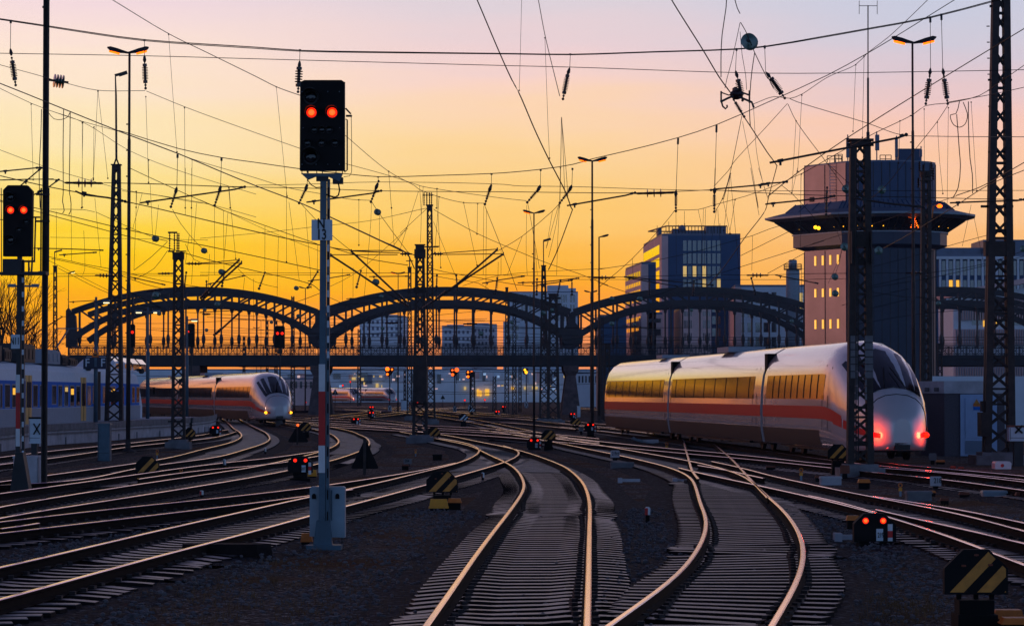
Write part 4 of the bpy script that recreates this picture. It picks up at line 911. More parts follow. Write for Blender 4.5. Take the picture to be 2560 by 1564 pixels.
# ------------------------------------------------------------------ lamp posts
GL = 'tall yard lamps'
def lamp(label, x, yt, yb, heads, wpx=7, base=GZ, Z=None, hl=52, lit=(0, 1), single=None, cuff=True, m_='rusty_steel', lightm='orange_light'):
    Z = Z or depth(yb, base); S = Z / F; b = P(x, yb, Z); t = P(x, yt, Z); r = thing('street_lamp', label, 'lamp', (b.x, Z, base), GL)
    h = t.z - base; w = wpx * S / 2
    mb = MB(); mb.tube([(b.x, Z, base), (b.x, Z, base + h * .42), (b.x, Z, base + h * .425), (b.x, Z, base + h * .78), (b.x, Z, base + h * .785), (b.x, Z, t.z)], [w * 1.25, w * 1.15, w, w * .9, w * .72, w * .65], 8); part('pole', mb, m_, r, smooth=True)
    if cuff:
        mb = MB()
        for k in range(9): mb.box((b.x - w * .9, Z, base + h * (.3 + .065 * k)), (.12, .05, .05))
        part('step_bolts', mb, m_, r)
        mb = MB(); mb.lathe([(0, w * 5), (.12, w * 4.6), (.2, w * 1.6), (.6, w * 1.4)], (b.x, Z, base), (0, 0, 1), 10); part('foot', mb, m_, r)
    for i, s_ in enumerate((-1, 1) if single is None else (single,)):
        a = t + Vector((0, 0, -.01)); e = t + Vector((s_ * hl * S, 0, .24 * hl * S)); mb = MB(); k = hl * S
        sec = []
        for f, ww, hh in ((0.0, .05, .06), (.25, .11, .09), (.5, .15, .14), (.85, .15, .15), (1.0, .05, .04)):
            c_ = a.lerp(e, f); sec.append([c_ + Vector((0, -ww * k, 0)), c_ + Vector((0, -ww * k * .7, -hh * k)), c_ + Vector((0, ww * k * .7, -hh * k)), c_ + Vector((0, ww * k, 0)), c_ + Vector((0, 0, hh * k * .6))])
        mb.loft(sec); hd = part('lamp_head', mb, 'dark_steel', r)
        if i in lit:
            mb = MB(); c_ = a.lerp(e, .66) + Vector((0, 0, -.135 * k)); d = (e - a).normalized()
            mb.loft([[c_ + d * (u * k) + Vector((0, y_ * ww * k, z_ * .08 * k)) for y_, z_ in ((-1, 0), (-.6, -1), (.6, -1), (1, 0))] for u, ww in ((-.26, .05), (-.15, .12), (.15, .12), (.26, .05))]); part('lens', mb, lightm, hd)
    return r
lamp('double armed yard lamp glowing orange at the upper left beside the hanging insulator', 320, 131, 1133, 2, 9)
lamp('double armed yard lamp glowing brightly at the upper right in front of the tower', 2285, 106, 1110, 2, 8, Z=depth(1128), hl=56)
lamp('double armed lamp with both heads lit right of centre in the open sky', 1481, 402, 1081, 2, 7, hl=37)
lamp('double armed lamp with only its left head lit above the bridge middle', 1335, 532, 1062, 2, 5, hl=28, lit=(0,), Z=150)
lamp('small double armed lamp above the second bridge pier', 1477, 730, 1030, 2, 3, hl=17, lit=())
lamp('small unlit double armed lamp above the first arch end left of the white mast', 763, 720, 1030, 2, 3, hl=16, lit=())
lamp('small double armed lamp lit on its left above the second arch', 995, 684, 1034, 2, 3, hl=18, lit=(0,))
lamp('tiny far double armed lamp seen through the first arch', 641, 820, 1020, 2, 1.5, hl=9, lit=(), cuff=False)
lamp('tiny far double armed lamp behind the first arch crown', 652, 801, 1020, 2, 1.5, hl=9, lit=(), cuff=False)
lamp('tall single armed lamp right of the centre double armed lamp', 1498, 592, 1055, 1, 5, hl=24, lit=(), single=1)
lamp('slim single armed lamp at the far left next to the first distant mast', 170, 682, 1050, 1, 3, hl=18, lit=(0,), single=1, lightm='white_light')
def plat_lamp(label, x, yt, yb, arms, heads, Z=None):
    base = .56; Z = Z or depth(yb, base); S = Z / F; b = P(x, yb, Z); t = P(x, yt, Z); r = thing('platform_lamp', label, 'lamp', (b.x, Z, base), 'white platform lamps')
    mb = MB(); mb.tube([(b.x, Z, base), (b.x, Z, base + (t.z - base) * .6), (b.x, Z, base + (t.z - base) * .605), (b.x, Z, t.z)], [.13, .12, .085, .07], 8); part('pole', mb, 'blue_steel', r, smooth=True)
    mb = MB(); mb.beam(P(arms[0], arms[2], Z), P(arms[1], arms[2], Z), .09); part('arm', mb, 'blue_steel', r)
    for h, lit_ in heads:
        c_ = P(h, arms[2], Z); mb = MB(); k = 9 * S; mb.loft([[c_ + Vector((u * k, y_ * .12, z_)) for y_, z_ in ((-1, 0), (-.7, .1), (.7, .1), (1, 0), (.7, -.05), (-.7, -.05))] for u in (-1, -.8, .8, 1)]); hd = part('lamp_head', mb, 'pale_steel', r)
        if lit_: mb = MB(); mb.box(c_ + Vector((0, 0, -.07)), (k * 1.5, .2, .05)); part('lens', mb, 'white_light', hd)
plat_lamp('pale platform lamp carrying the letter signs beside the tall platform mast', 239, 742, 1055, (238, 270, 754), ((266, 1),))
plat_lamp('pale platform lamp with two lit arms behind the lattice mast', 369, 768, 1046, (345, 395, 779), ((347, 1), (391, 1)))
plat_lamp('pale platform lamp with one lit arm near the round orange disc', 467, 790, 1040, (467, 488, 800), ((486, 1),))
plat_lamp('far platform lamp with two dim arms behind the left signal', 50, 700, 1070, (22, 96, 715), ((30, 0), (88, 0)), Z=135)
# ------------------------------------------------------------------ wires
def W(label, s, Z0, Z1=None, w=1.8, drops=(), name='overhead_wire', group='overhead wires above the yard', m_='wire', step=None, cat='wire'):
    Z1 = Z1 or Z0; pts = px(s)
    if abs(pts[-1][0] - pts[0][0]) > 110:      # keep long runs free of small back-steps between traced pieces
        sg = 1 if pts[-1][0] > pts[0][0] else -1; q_ = [pts[0]]
        for p_ in pts[1:]:
            if (p_[0] - q_[-1][0]) * sg > 0.5: q_.append(p_)
        pts = q_
    n = len(pts)
    l_ = [0]
    for i in range(1, n): l_.append(l_[-1] + math.dist(pts[i], pts[i - 1]))
    # depth is interpolated along the run in 1/Z so that straight wires stay straight
    def zz(t): return 1 / ((1 - t) / Z0 + t / Z1)
    wp = [P(x, y, zz(l_[i] / l_[-1])) for i, (x, y) in enumerate(pts)]
    if n > 2: wp = smoothpts(wp, max(.6, (wp[-1] - wp[0]).length / 40))
    rs = [max(.5, w) / 2 * p.y / F for p in wp]
    mb = MB(); mb.tube(wp, rs, 5); o = solo(name, mb, m_, label, cat, group, o=wp[0])
    for d in drops:
        q_ = px(d); x0 = q_[0]; k = min(range(len(pts)), key=lambda i: math.dist(pts[i], x0)); Zd = zz(l_[k] / l_[-1]); mb = MB()
        v = [P(x, y, Zd) for x, y in q_]; mb.tube(v, .45 * Zd / F * 1.1, 4); mb.ball(v[0], 2.0 * Zd / F, 6, 4); mb.ball(v[-1], 2.2 * Zd / F, 6, 4)
        part('dropper', mb, m_, o)
    return o
Z1, Z2, Z3, Z4 = 66, 98, 160, 235
W('heavy twin head span wire sagging across the whole sky, upper strand', 'a:-60,128 0,137 310,183 700,243 1040,288 1852,343 b:330,366 1000,378 1852,389 c:430,394 1000,376 1620,355 1852,333 d:0,333 370,270 720,208 1180,123 1650,0 1900,-66', Z1, w=2.6)
W('heavy twin head span wire sagging across the whole sky, lower strand', 'a:-60,134 0,143 310,190 700,251 1040,296 1852,352 b:330,373 1000,384 1852,393 c:430,398 1000,380 1620,359 1852,338 d:0,338 370,277 720,215 1180,130 1650,8 1900,-56', Z1, w=2.2)
W('straight cross wire just below the heavy head span wire', 'a:-40,386 1040,405 1852,427 b:1852,477 c:430,487 1852,531 d:0,528 1040,521 1900,505', Z1, w=1.9)
W('wire falling from the top left corner region to the main signal', 'a:780,-20 1220,245 1505,385 1852,555 b:150,630 330,695', 42, Z1, w=2.1, drops=['a:1220,250 1280,1100', 'b:147,630 225,1420'])
W('wire leaving the main signal down to the centre of the sky', 'b:330,700 640,975 960,1240 1150,1345 g:170,190 350,258 560,308 755,316', Z1, Z2, w=1.5, drops=['b:960,1240 980,1504', 'g:350,258 320,640 310,760', 'g:570,310 690,870', 'g:695,318 690,590'])
W('thin wire from the left edge through the striped glass ball', 'a:-40,458 0,470 310,555 365,572 480,603 700,653 1050,657', 50, Z1, w=1.6, drops=['a:708,660 675,1300', 'a:710,660 780,1290'])
W('wire descending from the second hanging insulator to behind the signal head', 'a:1060,660 1340,775 1852,962 b:0,963 320,1075', Z1, 80, w=1.5, drops=['a:1335,780 1340,1504', 'a:1055,700 1075,1320'])
W('wire emerging right of the signal head and dropping to the twin insulators', 'b:650,1185 960,1270 1160,1335 g:200,165 330,188 900,268 1130,293', 85, Z2, w=1.4, drops=['g:330,188 365,890', 'b:1310,1365 1305,1505'])
W('heavy contact wire sloping from the left edge to the right end of the yard centre', 'a:-40,590 0,604 900,965 1285,1110 1595,1240 1852,1345 f:500,165 880,305 1080,395 1170,440 1600,640 1850,765 g:130,900', 40, 130, w=2.8)
W('second wire below the heavy contact wire at the left', 'a:-40,625 0,640 230,750 600,880 840,945 930,975 1290,1110 1390,1150 1852,1288 f:780,175 1080,230 1350,280 1530,290', 44, 92, w=1.5, drops=['a:225,755 240,1300', 'a:600,885 590,1504', 'a:680,920 675,1290', 'a:1390,1155 1385,1504', 'f:260,180 320,810', 'f:775,175 775,840', 'f:1423,285 1423,690'])
W('second head span wire sagging lower across the sky', 'a:860,945 920,962 1290,1075 1600,1140 1852,1176 b:0,1178 320,1222 650,1258 885,1279 1300,1270 1705,1256 1852,1246 c:0,1243 210,1225 440,1190 580,1150 840,1090 1200,997 1480,903 1852,740 d:0,705 430,545 700,398 900,280 1350,0 1500,-90', Z2, 90, w=2.2)
W('thin wire from mid left crossing behind the twin lamp poles', 'a:-40,1070 0,1085 350,1215 600,1290 930,1380 1140,1412 1500,1475 1852,1570', 70, 120, w=1.3, drops=['a:985,1385 985,1500', 'a:1655,1360 1665,1504'])
W('thin wire from the left edge through the second lamp pole', 'a:330,790 600,885 900,1070 1080,1155 1340,1250 1852,1405 e:1852,430', 60, 110, w=1.3, drops=['a:1075,1160 1075,1320', 'a:595,890 596,1500'])
W('thick cable loop hanging beside the brown steel column', 'a:350,815 390,860 440,866 485,850 508,812', 70, w=1.8, group='cable loops')
for i, s in enumerate(['a:300,790 295,1000 283,1250 290,1504', 'a:460,790 456,1100 457,1400 e:560,300 575,380 560,405', 'a:508,812 505,1100 503,1400 e:630,260 635,380 615,418']):
    W(['dark vertical cable touching the brown steel column', 'left one of two dark cables right of the brown column', 'right one of two dark cables right of the brown column'][i], s, 72, w=2.2, name='cable', group='hanging cables', cat='cable')
W('upper straight cross wire of the second span right of the brown column', 'a:750,1322 1275,1337 1590,1350 1852,1355 b:330,1360 900,1381 1850,1388 c:0,1388 860,1396 1180,1386 1470,1372', Z2, w=1.9)
W('lower straight cross wire of the second span', 'b:0,1340 330,1334 900,1317 1850,1340 c:0,1342 430,1350 1180,1374 1852,1380 d:0,1378 1852,1378', Z2, w=1.5)
W('straight cross wire in front of the upper tower wall', 'c:1470,1375 1852,1398 d:0,1400 430,1415 960,1425 1852,1447', Z2, w=1.9)
W('cross wire at the left edge over the signal head', 'a:-40,1300 0,1302 420,1300 470,1322', 74, w=2.2)
W('heavy contact wire plunging from the top centre to the registration arm', 'b:1580,-45 1600,0 1770,400 1852,580 c:50,672 170,950 270,1160 390,1395 430,1505 g:1545,372', 34, Z2, w=3.2, drops=['c:70,-10 60,400 52,655', 'c:238,275 260,900 272,1145'])
W('contact wire running from the registration arm down to the white apartment tower', 'g:1545,372 1520,440 1410,735 1330,910', Z2, 160, w=2.6, drops=['g:1437,0 1430,300 1408,740'])
W('carrier wire steeply falling to the centre right insulator', 'c:180,-40 190,0 240,262 345,695', 36, Z1, w=2.0)
W('first of three thin wires below the centre right insulator', 'c:358,850 352,1220 345,1504', Z1, Z2, w=1.5)
W('second of three thin wires below the centre right insulator', 'c:360,850 370,1100 382,1400', Z1, Z2, w=1.3)
W('third of three thin wires below the centre right insulator', 'c:360,870 385,1150 405,1420', Z1, Z2, w=1.3)
W('heavy wire from the top edge to the insulator cluster right of centre', 'c:1135,-40 1155,0 1380,360 1500,560 1580,670', 36, Z1, w=3.2)
W('heavy wire leaving the insulator cluster towards the registration arm', 'c:1640,790 1725,915 1852,1110 d:30,1150 65,1200', Z1, Z2, w=2.8)
W('contact wire dropping left from the long registration arm near the office block', 'd:65,1200 0,1445 h:1510,270 1485,370 1300,620 1100,900 960,1060', Z2, 220, w=2.2, drops=['h:1168,50 1110,560'])
W('thick jumper cable hanging from the top edge left of the glass ball', 'c:1552,-20 1548,60 1520,250 1512,400 1512,560', 60, w=2.6, name='cable', group='hanging cables', cat='cable')
W('wire from the top edge to the clamp above the glass ball', 'c:1605,-30 1630,60 1650,100', 60, w=2.4)
W('wire through the big glass ball at the upper right', 'c:1655,165 1690,225 1705,260 1755,380 1852,570 d:0,560 40,640', 60, Z1, w=2.2)
W('curved jumper cable right of the insulator cluster', 'c:1755,385 1735,520 1722,670 1718,800 1724,912', 62, w=2.4, name='cable', group='hanging cables', cat='cable')
W('thin hanger left of the insulator cluster', 'c:1650,165 1590,440 1555,570 1540,640', 62, w=1.7)
W('thin hanger above the insulator cluster', 'c:1650,230 1665,400 1690,540 1697,650', 62, w=1.5)
W('wire from the insulator cluster down over the office block', 'c:1665,830 1585,1220 1530,1440 h:1168,55 1095,275 1050,360 1020,400', Z1, 120, w=1.6, drops=['h:1168,50 1180,200 1245,900', 'h:1210,285 1160,590', 'h:1100,275 1170,590'])
W('thin wire fanning out from the insulator cluster, steeper one', 'c:1668,880 1750,1300 1782,1504 h:1350,0 1425,420', Z1, 100, w=1.1)
W('thin wire fanning out from the insulator cluster, right one', 'c:1748,790 1770,1100 1810,1300 1852,1440 h:1420,0 1500,260', Z1, 110, w=1.1)
W('diagonal wire climbing to the upper right from the hanging bundle', 'h:1020,165 1168,0 c:1470,1340 1600,1180 1852,905 d:0,900 140,750', 110, Z1, w=1.5)
W('wire from the slanted insulator to the top right corner', 'U:1884,260 1935,242 1976,246 2002,237 d:430,560 635,468 720,385 870,270 1115,40 1165,-10', Z1, 44, w=1.7, drops=['d:635,470 615,950', 'd:245,690 215,1240', 'd:695,410 683,995'])
W('wire descending right from the slanted insulator across the thin aerial', 'd:160,715 205,735 720,892 960,975 1210,986 1900,991', Z1, Z2, w=1.8)
W('carrier wire falling to the left glass ball on the tower wall', 'd:145,755 200,870 415,1165 560,1365', Z1, 108, w=1.7, drops=['d:203,875 172,1395'])
W('heavy contact wire rising to the right edge in front of the tower', 'c:1852,1420 d:0,1352 150,1298 480,1060 720,903 1085,675 1700,300 1900,180', 110, 46, w=2.6)
W('carrier wire rising to the right edge with double clamps', 'd:240,1260 730,985 1050,828 1140,765 1290,748 1530,692 1640,620 1900,440', 100, 50, w=1.9, drops=['d:240,1262 236,1500', 'd:955,875 945,1180', 'd:1130,790 1132,1504'])
W('wire from the right twin insulator to the right glass ball on the tower', 'd:1300,765 1220,885 1090,1050 985,1180 850,1345 740,1440', Z1, 112, w=1.6, drops=['d:1225,885 1240,1150 1265,1400'])
W('wire from the right twin insulator to the right edge', 'd:1305,740 1610,685 1900,622', Z1, 58, w=1.8, drops=['d:1305,780 1296,1504', 'd:1470,740 1510,1380'])
W('jumper loop with two legs right of the twin insulators', 'd:1385,735 1360,822 1320,832 1325,870 1345,905 1385,922 1425,900 1442,855 1442,820 1412,740', 66, w=2.2, name='cable', group='cable loops', cat='cable')
W('left curved jumper cable below the loop', 'd:1365,828 1385,1100 1392,1200 1375,1360 1338,1430', 68, w=2.4, name='cable', group='hanging cables', cat='cable')
W('right curved jumper cable below the loop', 'd:1450,735 1450,900 1462,1150 1478,1260 1480,1400', 68, w=2.4, name='cable', group='hanging cables', cat='cable')
W('contact wire rising to the right edge through the tall mast, upper one', 'i:360,470? 0,0'.replace('360,470? 0,0', '480,240 760,300? ') if False else 'i:1260,245 1480,165 1760,10 1900,-70', Z2, 60, w=2.4)
W('contact wire rising to the right edge through the tall mast, lower one', 'i:600,720 760,635 1240,345 1540,155 1863,20 1900,5', 140, 66, w=2.2)
W('long thin wire sloping up across the lower tower to the tall mast', 'i:-40,680 0,668 380,545 960,350 1260,250', 130, Z2, w=1.5)
for i, (s, l_) in enumerate([('i:480,890 830,800 1300,665 1540,600', 'thin wire crossing the tower shaft towards the tall mast, highest'), ('i:480,1060 900,960 1500,860 1863,740', 'thin wire crossing the tower shaft, second'), ('i:480,1075 1070,975 1863,790', 'thin wire crossing the tower shaft, third'), ('i:480,1105 760,1150 1000,1165 1500,1160', 'sagging thin wire across the tower shaft'), ('i:230,1230 480,1160 830,1080', 'short thin wire left on the tower shaft'), ('i:480,1260 830,1175', 'thin wire low on the tower shaft'), ('i:300,1410 900,1310 1540,1255', 'lowest thin wire on the tower shaft'), ('i:860,1140 1500,1270 1863,1265', 'thin wire over the right bridge arch'), ('h:2000,510 1700,490 1367,605 1240,640 850,750 450,835 0,905', 'long wire crossing the office block to the gallery'), ('h:2007,650 1800,715 1260,885 1100,935 750,1040 550,1125 0,1240', 'long wire crossing the white block and bridge arch'), ('h:2007,700 1740,545 1500,640? 0,0'[:0] + 'h:1835,760 1500,945', 'short diagonal wire above the chimney'), ('h:1740,545 1260,785', 'diagonal wire from the gallery to the office corner'), ('h:0,1030 230,1110 400,1160', 'wire dropping behind the slim office block'), ('h:670,378 600,470 290,810 0,1060', 'wire descending left from the insulator above the office block'), ('h:1620,150 1720,230 1880,400 2007,560', 'wire crossing the left end of the gallery'), ('h:680,375 880,372 1010,335 1450,205 1850,30', 'thin wire rising right from the insulator above the office block'), ('d:430,1180 490,1240 600,1340', 'short wire crossing the upper tower corner')]):
    W(l_, s, 150 if i < 8 else 130, w=1.5)
W('thin straight wire low across the office block and chimney', 'h:-100,975 0,975 230,975 1000,955 1310,960 1850,947 i:0,945 830,940', Z3, w=1.5)
W('thin straight wire just below it across the office block', 'h:-300,998 0,998 1850,998 i:0,995 300,990', Z3, w=1.2)
# left and centre mid-distance wires
mid = [('e:0,110 380,100 480,98', 'cross wire left of the brown column', 74, 2.2), ('e:0,70 440,170 680,215 1000,275 1330,345 1860,470 f:0,458 700,615 1075,690 1350,740 g:0,740 130,780', 'long contact wire sloping across the left half behind the signal mast', 76, 2.6),
 ('e:-20,285 440,385 1000,520 1500,630 1860,700 f:0,692 780,850 1075,915', 'contact wire sloping right from the left signal head', 80, 2.2), ('e:0,300 440,420 1100,600 1500,715 1860,820 f:0,800 600,945 1000,1040 1075,1100', 'second contact wire from the left signal head', 84, 2.0),
 ('e:860,395 990,455 1110,510 1400,630 1500,655', 'wire right of the double platform mast', 100, 1.4), ('e:450,370 760,375 850,395', 'wire left of the platform mast', 100, 1.4), ('e:450,620 1863,645', 'thin horizontal wire in the yellow sky', 180, 1.1),
 ('e:1085,135 1340,140 1863,160 f:400,168', 'cross wire right of the platform mast', Z2, 1.5), ('e:1095,205 1410,245 1700,300 1863,320', 'thin carrier behind the lamp pole', 105, 1.3), ('e:1160,0 1330,80 1680,240 1863,320 f:0,285 210,380 580,515 1050,680', 'orange lit wire running down to the sign plate', 80, 1.8),
 ('f:0,285 250,395 580,550 1075,745', 'thin wire below the orange lit wire', 90, 1.1), ('f:0,630 600,575 1080,520 1500,475 1863,398', 'thin wire rising gently behind the sign plate', 170, 1.2), ('f:1165,440 1840,757', 'continuation of the heavy wire right of the sign plate', 100, 2.6),
 ('f:905,320 1035,460 1180,600 1320,715 1380,760', 'wire falling behind the signal mast to the cantilever tip', 110, 1.5), ('f:1530,290 1600,400 1863,755', 'wire through the dark ball right of the signal mast', 100, 1.5), ('f:1170,710 1450,795 1570,825 1863,870', 'wire from the signal mast to the cantilever mast', 120, 2.0),
 ('f:1380,745 1770,760 g:0,757', 'wire tie left of the cantilever mast', 131, 2.2), ('f:1165,940 1863,940 g:200,945 g:1270,965 g:1863,975', 'thin cross wire just above the bridge', Z3, 1.4), ('f:0,935 1075,940', 'thin cross wire above the first arch', Z3, 1.2), ('f:0,958 1075,958', 'second thin cross wire above the first arch', Z3, 1.2),
 ('g:0,415 150,378 240,360', 'wire with a small insulator left of the tall thin mast', 185, 1.4), ('g:0,585 190,410 240,365', 'diagonal stay left of the tall thin mast', 185, 1.2), ('g:300,370 350,400 700,590 1080,755 1330,855 1600,945 1863,1050', 'long diagonal wire from the tall thin mast to the right', 180, 1.5),
 ('g:1425,320 1365,385 1095,610 950,700 880,740', 'diagonal wire from the right insulator to the cantilever tip', 110, 1.5), ('g:760,340 880,640 940,800 1000,960 1050,1100', 'wire falling from the left of three insulators to the apartment tower', 110, 1.5), ('g:1145,320 1160,400 1250,900', 'thin wire below the middle insulator', 110, 1.2),
 ('g:1425,320 1400,500 1330,800', 'thin wire fanning from the right insulator', 110, 1.1), ('g:1420,330 1310,720', 'second thin wire fanning from the right insulator', 110, 1.1), ('g:560,1055 870,965 1863,895', 'thin rising wire above the second arch', 190, 1.2), ('g:300,905 400,930 720,985 1050,1045 1250,1060', 'wire above the second arch crown', 150, 1.6),
 ('g:300,965 500,1000 700,1030 860,1130', 'wire sagging over the second arch crown', 150, 1.4), ('e:440,795 640,835 745,860 1000,905 1500,1020 1863,1075', 'wire above the left end of the bridge', 120, 1.6), ('e:460,810 740,870 1000,935 1300,1040 1500,1090 ', 'second wire above the left end of the bridge', 130, 1.6),
 ('e:440,830 1000,1110', 'thin steep wire left of the first arch', 170, 1.1), ('e:520,895 900,1090 1100,1170', 'stay wire from the far left mast', 170, 1.3), ('e:1000,960 1863,965', 'thin cross wire behind the left masts', Z3, 1.2), ('e:500,970 1100,965', 'cross wire left of the lattice masts', Z3, 1.6), ('e:450,945 1560,945', 'thin cross wire through the insulator of the left mast', Z3, 1.2),
 ('e:1200,915 1350,800 1500,660', 'curved cable rising to the insulator frame', 125, 1.5), ('e:1220,990 1380,900 1500,740', 'lower curved cable rising to the insulator frame', 125, 1.3), ('e:1660,680 1740,820 1863,860', 'thin wire right of the insulator frame', 130, 1.2),
 ('e:1545,370 1620,500 1780,690 1863,760', 'wire falling right of the second long arm', 110, 1.3), ('e:540,1325 600,1330 830,1200 1450,1250', 'pale wire in front of the first arch', 150, 1.6), ('e:1000,990 1120,1085 1440,1250', 'grey cantilever-like wire in front of the first arch', 150, 2.6),
 ('f:340,900 400,960 500,1020 700,1070', 'sagging wire right of the left twin arms', 150, 1.2), ('f:850,1200 920,1180 1075,1120', 'wire with small clamps above the arch junction', 170, 1.5), ('f:1165,1160 1450,1290', 'wire dropping right of the signal mast above the arch', 160, 1.3),
 ('f:1165,1060 1380,950 1863,540', 'thin diagonal crossing between signal mast and cantilevers', 170, 1.1), ('f:1730,700 1863,520', 'short thin diagonal left of the tall thin mast', 180, 1.1), ('g:0,1095 120,1120', 'short wire left of the cantilever mast', 150, 1.4),
 ('e:220,1480 360,1370', 'oblique stay behind the brown column', 110, 3), ('e:290,1500 560,1330', 'second oblique stay behind the brown column', 115, 3), ('e:40,240 0,240', 'short wire over the left signal', 74, 2)]
for s, l_, z, w in mid: W(l_, s, z, w=w)
drops = [('e:505,390 505,800', 100), ('e:638,375 640,830', 100), ('e:750,560 760,900 740,960', 110), ('e:850,270 905,890', 105), ('e:1225,205 1200,915', 110), ('e:1275,220 1190,540', 110), ('e:1345,140 1370,670', 110), ('e:1420,330 1390,620', 110), ('e:1760,315 1715,1040', 115), ('e:1717,0 1717,670', 90), ('e:1660,0 1660,420', 90), ('e:1695,600 1660,860', 120),
 ('f:130,330 130,960', 110), ('f:210,380 215,950', 110), ('f:250,395 215,820', 110), ('f:582,520 580,920', 110), ('f:703,615 690,1170', 120), ('f:797,305 890,1010', 110), ('f:945,375 1000,1080', 120), ('f:1055,680 1050,920', 110), ('f:1690,35 1740,705', 100), ('f:1535,300 1530,480 1470,1160', 110), ('f:1607,425 1605,960', 110), ('f:85,770 75,1100', 140), ('f:400,980 375,1200', 140), ('f:480,990 480,1370', 140), ('f:1275,900 1275,1200', 140), ('f:1372,890 1370,1200', 140),
 ('g:165,210 0,730', 140), ('g:175,160 190,420 183,670', 130), ('g:208,160 190,420', 130), ('g:300,480 510,1000', 140), ('g:775,380 770,850', 110), ('g:750,340 745,960', 110), ('g:1135,330 1130,780 1140,960', 110), ('g:1210,720 1230,960', 140), ('g:1365,390 1310,720', 140), ('g:1410,740 1402,960', 130), ('g:770,840 770,1100', 150), ('g:880,840 875,1080', 150), ('g:905,720 905,960', 140), ('g:1095,610 960,960', 140),
 ('h:757,385 755,520', 120), ('h:880,375 920,560', 120), ('h:927,360 910,900', 120), ('h:945,365 935,900', 120), ('h:1045,370 1000,640', 120), ('h:1055,370 1080,880 1045,980', 120), ('h:1367,605 1360,920', 140), ('h:1800,60 1795,710', 110), ('h:1770,0 1720,230', 100), ('h:290,810 295,980', 150), ('h:840,1000 840,1100', 150), ('h:690,0 683,160', 98), ('h:1030,0 1025,160', 98), ('h:680,380 685,950', 120),
 ('i:1415,440 1500,850', 120), ('i:1390,330 1310,700', 120), ('i:90,400 235,690 110,1030', 130), ('i:200,400 240,700 170,960', 130), ('i:518,700 490,1010', 130), ('i:1285,960 1283,1100', 140)]
for s, z in drops: W('thin upright hanger wire between the overhead wires', s, z, w=1.0, name='hanger_wire', group='thin hanger wires')
# far low bundle above and under the bridge
for i in range(34):
    y = 770 + random.uniform(0, 90) if i < 20 else 905 + random.uniform(0, 70); x0 = random.uniform(130, 1300); x1 = x0 + random.uniform(300, 900); dy = random.uniform(-30, 30); sg = random.uniform(3, 14)
    W('thin distant catenary wire over the far tracks near the arched bridge', 'U:%f,%f %f,%f %f,%f' % (x0, y, (x0 + x1) / 2, y + dy / 2 + sg, x1, y + dy), random.uniform(240, 330) if i < 20 else random.uniform(360, 520), w=1.1, group='distant catenary wires')
# ------------------------------------------------------------------ insulators
GI = 'ribbed insulators hanging in the wires'
def insul(label, s, Z, sheds=7, w=15, hanger=None, cap=True, group=GI):
    (x0, y0), (x1, y1) = px(s); S = Z / F; a, b = P(x0, y0, Z), P(x1, y1, Z); d = b - a; ln = d.length
    r = thing('insulator', label, 'insulator', a, group)
    mb = MB(); n = sheds; pr = [(0, w * .34 * S), (ln * .14, w * .36 * S), (ln * .15, w * .22 * S)]
    for k in range(n):
        f = .18 + .66 * k / n; g = .66 / n; pr += [(ln * f, w * .2 * S), (ln * (f + g * .25), w * .5 * S), (ln * (f + g * .5), w * .46 * S), (ln * (f + g * .6), w * .2 * S)]
    pr += [(ln * .85, w * .22 * S), (ln * .86, w * .36 * S), (ln, w * .34 * S)]
    mb.lathe(pr, a, d, 12); part('shed_stack', mb, 'porcelain', r)
    mb = MB(); u = d.normalized(); mb.ball(b + u * 5 * S, 3.2 * S, 8, 5); mb.beam(b, b + u * 14 * S, 2.2 * S); mb.ball(b + u * 13 * S, 3.6 * S, 8, 5); mb.beam(a, a - u * 10 * S, 2.4 * S); mb.ball(a - u * 7 * S, 3 * S, 8, 5); part('clevis', mb, 'dark_steel', r)
    if hanger:
        q_ = px(hanger); h0 = P(q_[0][0], q_[0][1], Z); h1 = P(q_[1][0], q_[1][1], Z); mb = MB(); t_ = (h1 - h0).length; mb.beam(h0, h0 + (h1 - h0) * .12, 5 * S); mb.beam(h0, h1, 1.3 * S); mb.lathe([(0, .8 * S), (t_ * .02 + 3 * S, 3 * S), (12 * S, 4.6 * S), (19 * S, 2 * S)], h1, (h1 - a) * -1 if (h1 - a).length > .05 else (0, 0, -1), 8); part('hanger', mb, 'dark_steel', r)
    return r
insul('ribbed insulator hanging at the far left above the left signal', 'a:88,440 108,580', Z1, 8, 17, 'a:78,145 75,350')
insul('ribbed insulator hanging in front of the left lamp head', 'a:1047,462 1052,602', Z1, 8, 16, 'a:1045,285 1045,400')
insul('dark insulator with two wide discs at the top left corner of the signal head', 'b:313,485 306,628', Z1, 5, 20, 'b:318,358 316,440')
insul('ribbed insulator hanging alone in the pink sky right of centre', 'c:403,540 376,680', Z1, 8, 15, 'c:422,388 418,490')
insul('ribbed insulator standing above the round clamp cluster at upper right', 'c:1635,575 1660,690', Z1, 6, 19, 'c:1625,350 1617,510')
insul('strongly tilted insulator right of the clamp cluster', 'd:20,565 100,680', Z1, 8, 20, 'c:1828,330 1835,520')
insul('left one of the twin insulators right of the lit lamp', 'd:1167,572 1147,714', Z1, 7, 18, 'd:1174,120 1176,490')
insul('right one of the twin insulators right of the lit lamp', 'd:1275,572 1295,714', Z1, 7, 18, 'd:1254,100 1264,490')
insul('small tilted insulator left of two over the left registration arm', 'a:1272,1385 1248,1460', Z2, 8, 9, 'a:1285,1115 1280,1350')
insul('small tilted insulator at the tip of the left registration arm', 'a:1590,1375 1565,1450', Z2, 8, 9, 'a:1603,1140 1596,1340')
insul('small tilted insulator just left of the signal mast', 'b:362,1362 328,1435', Z2, 8, 9, 'b:374,1240 370,1330')
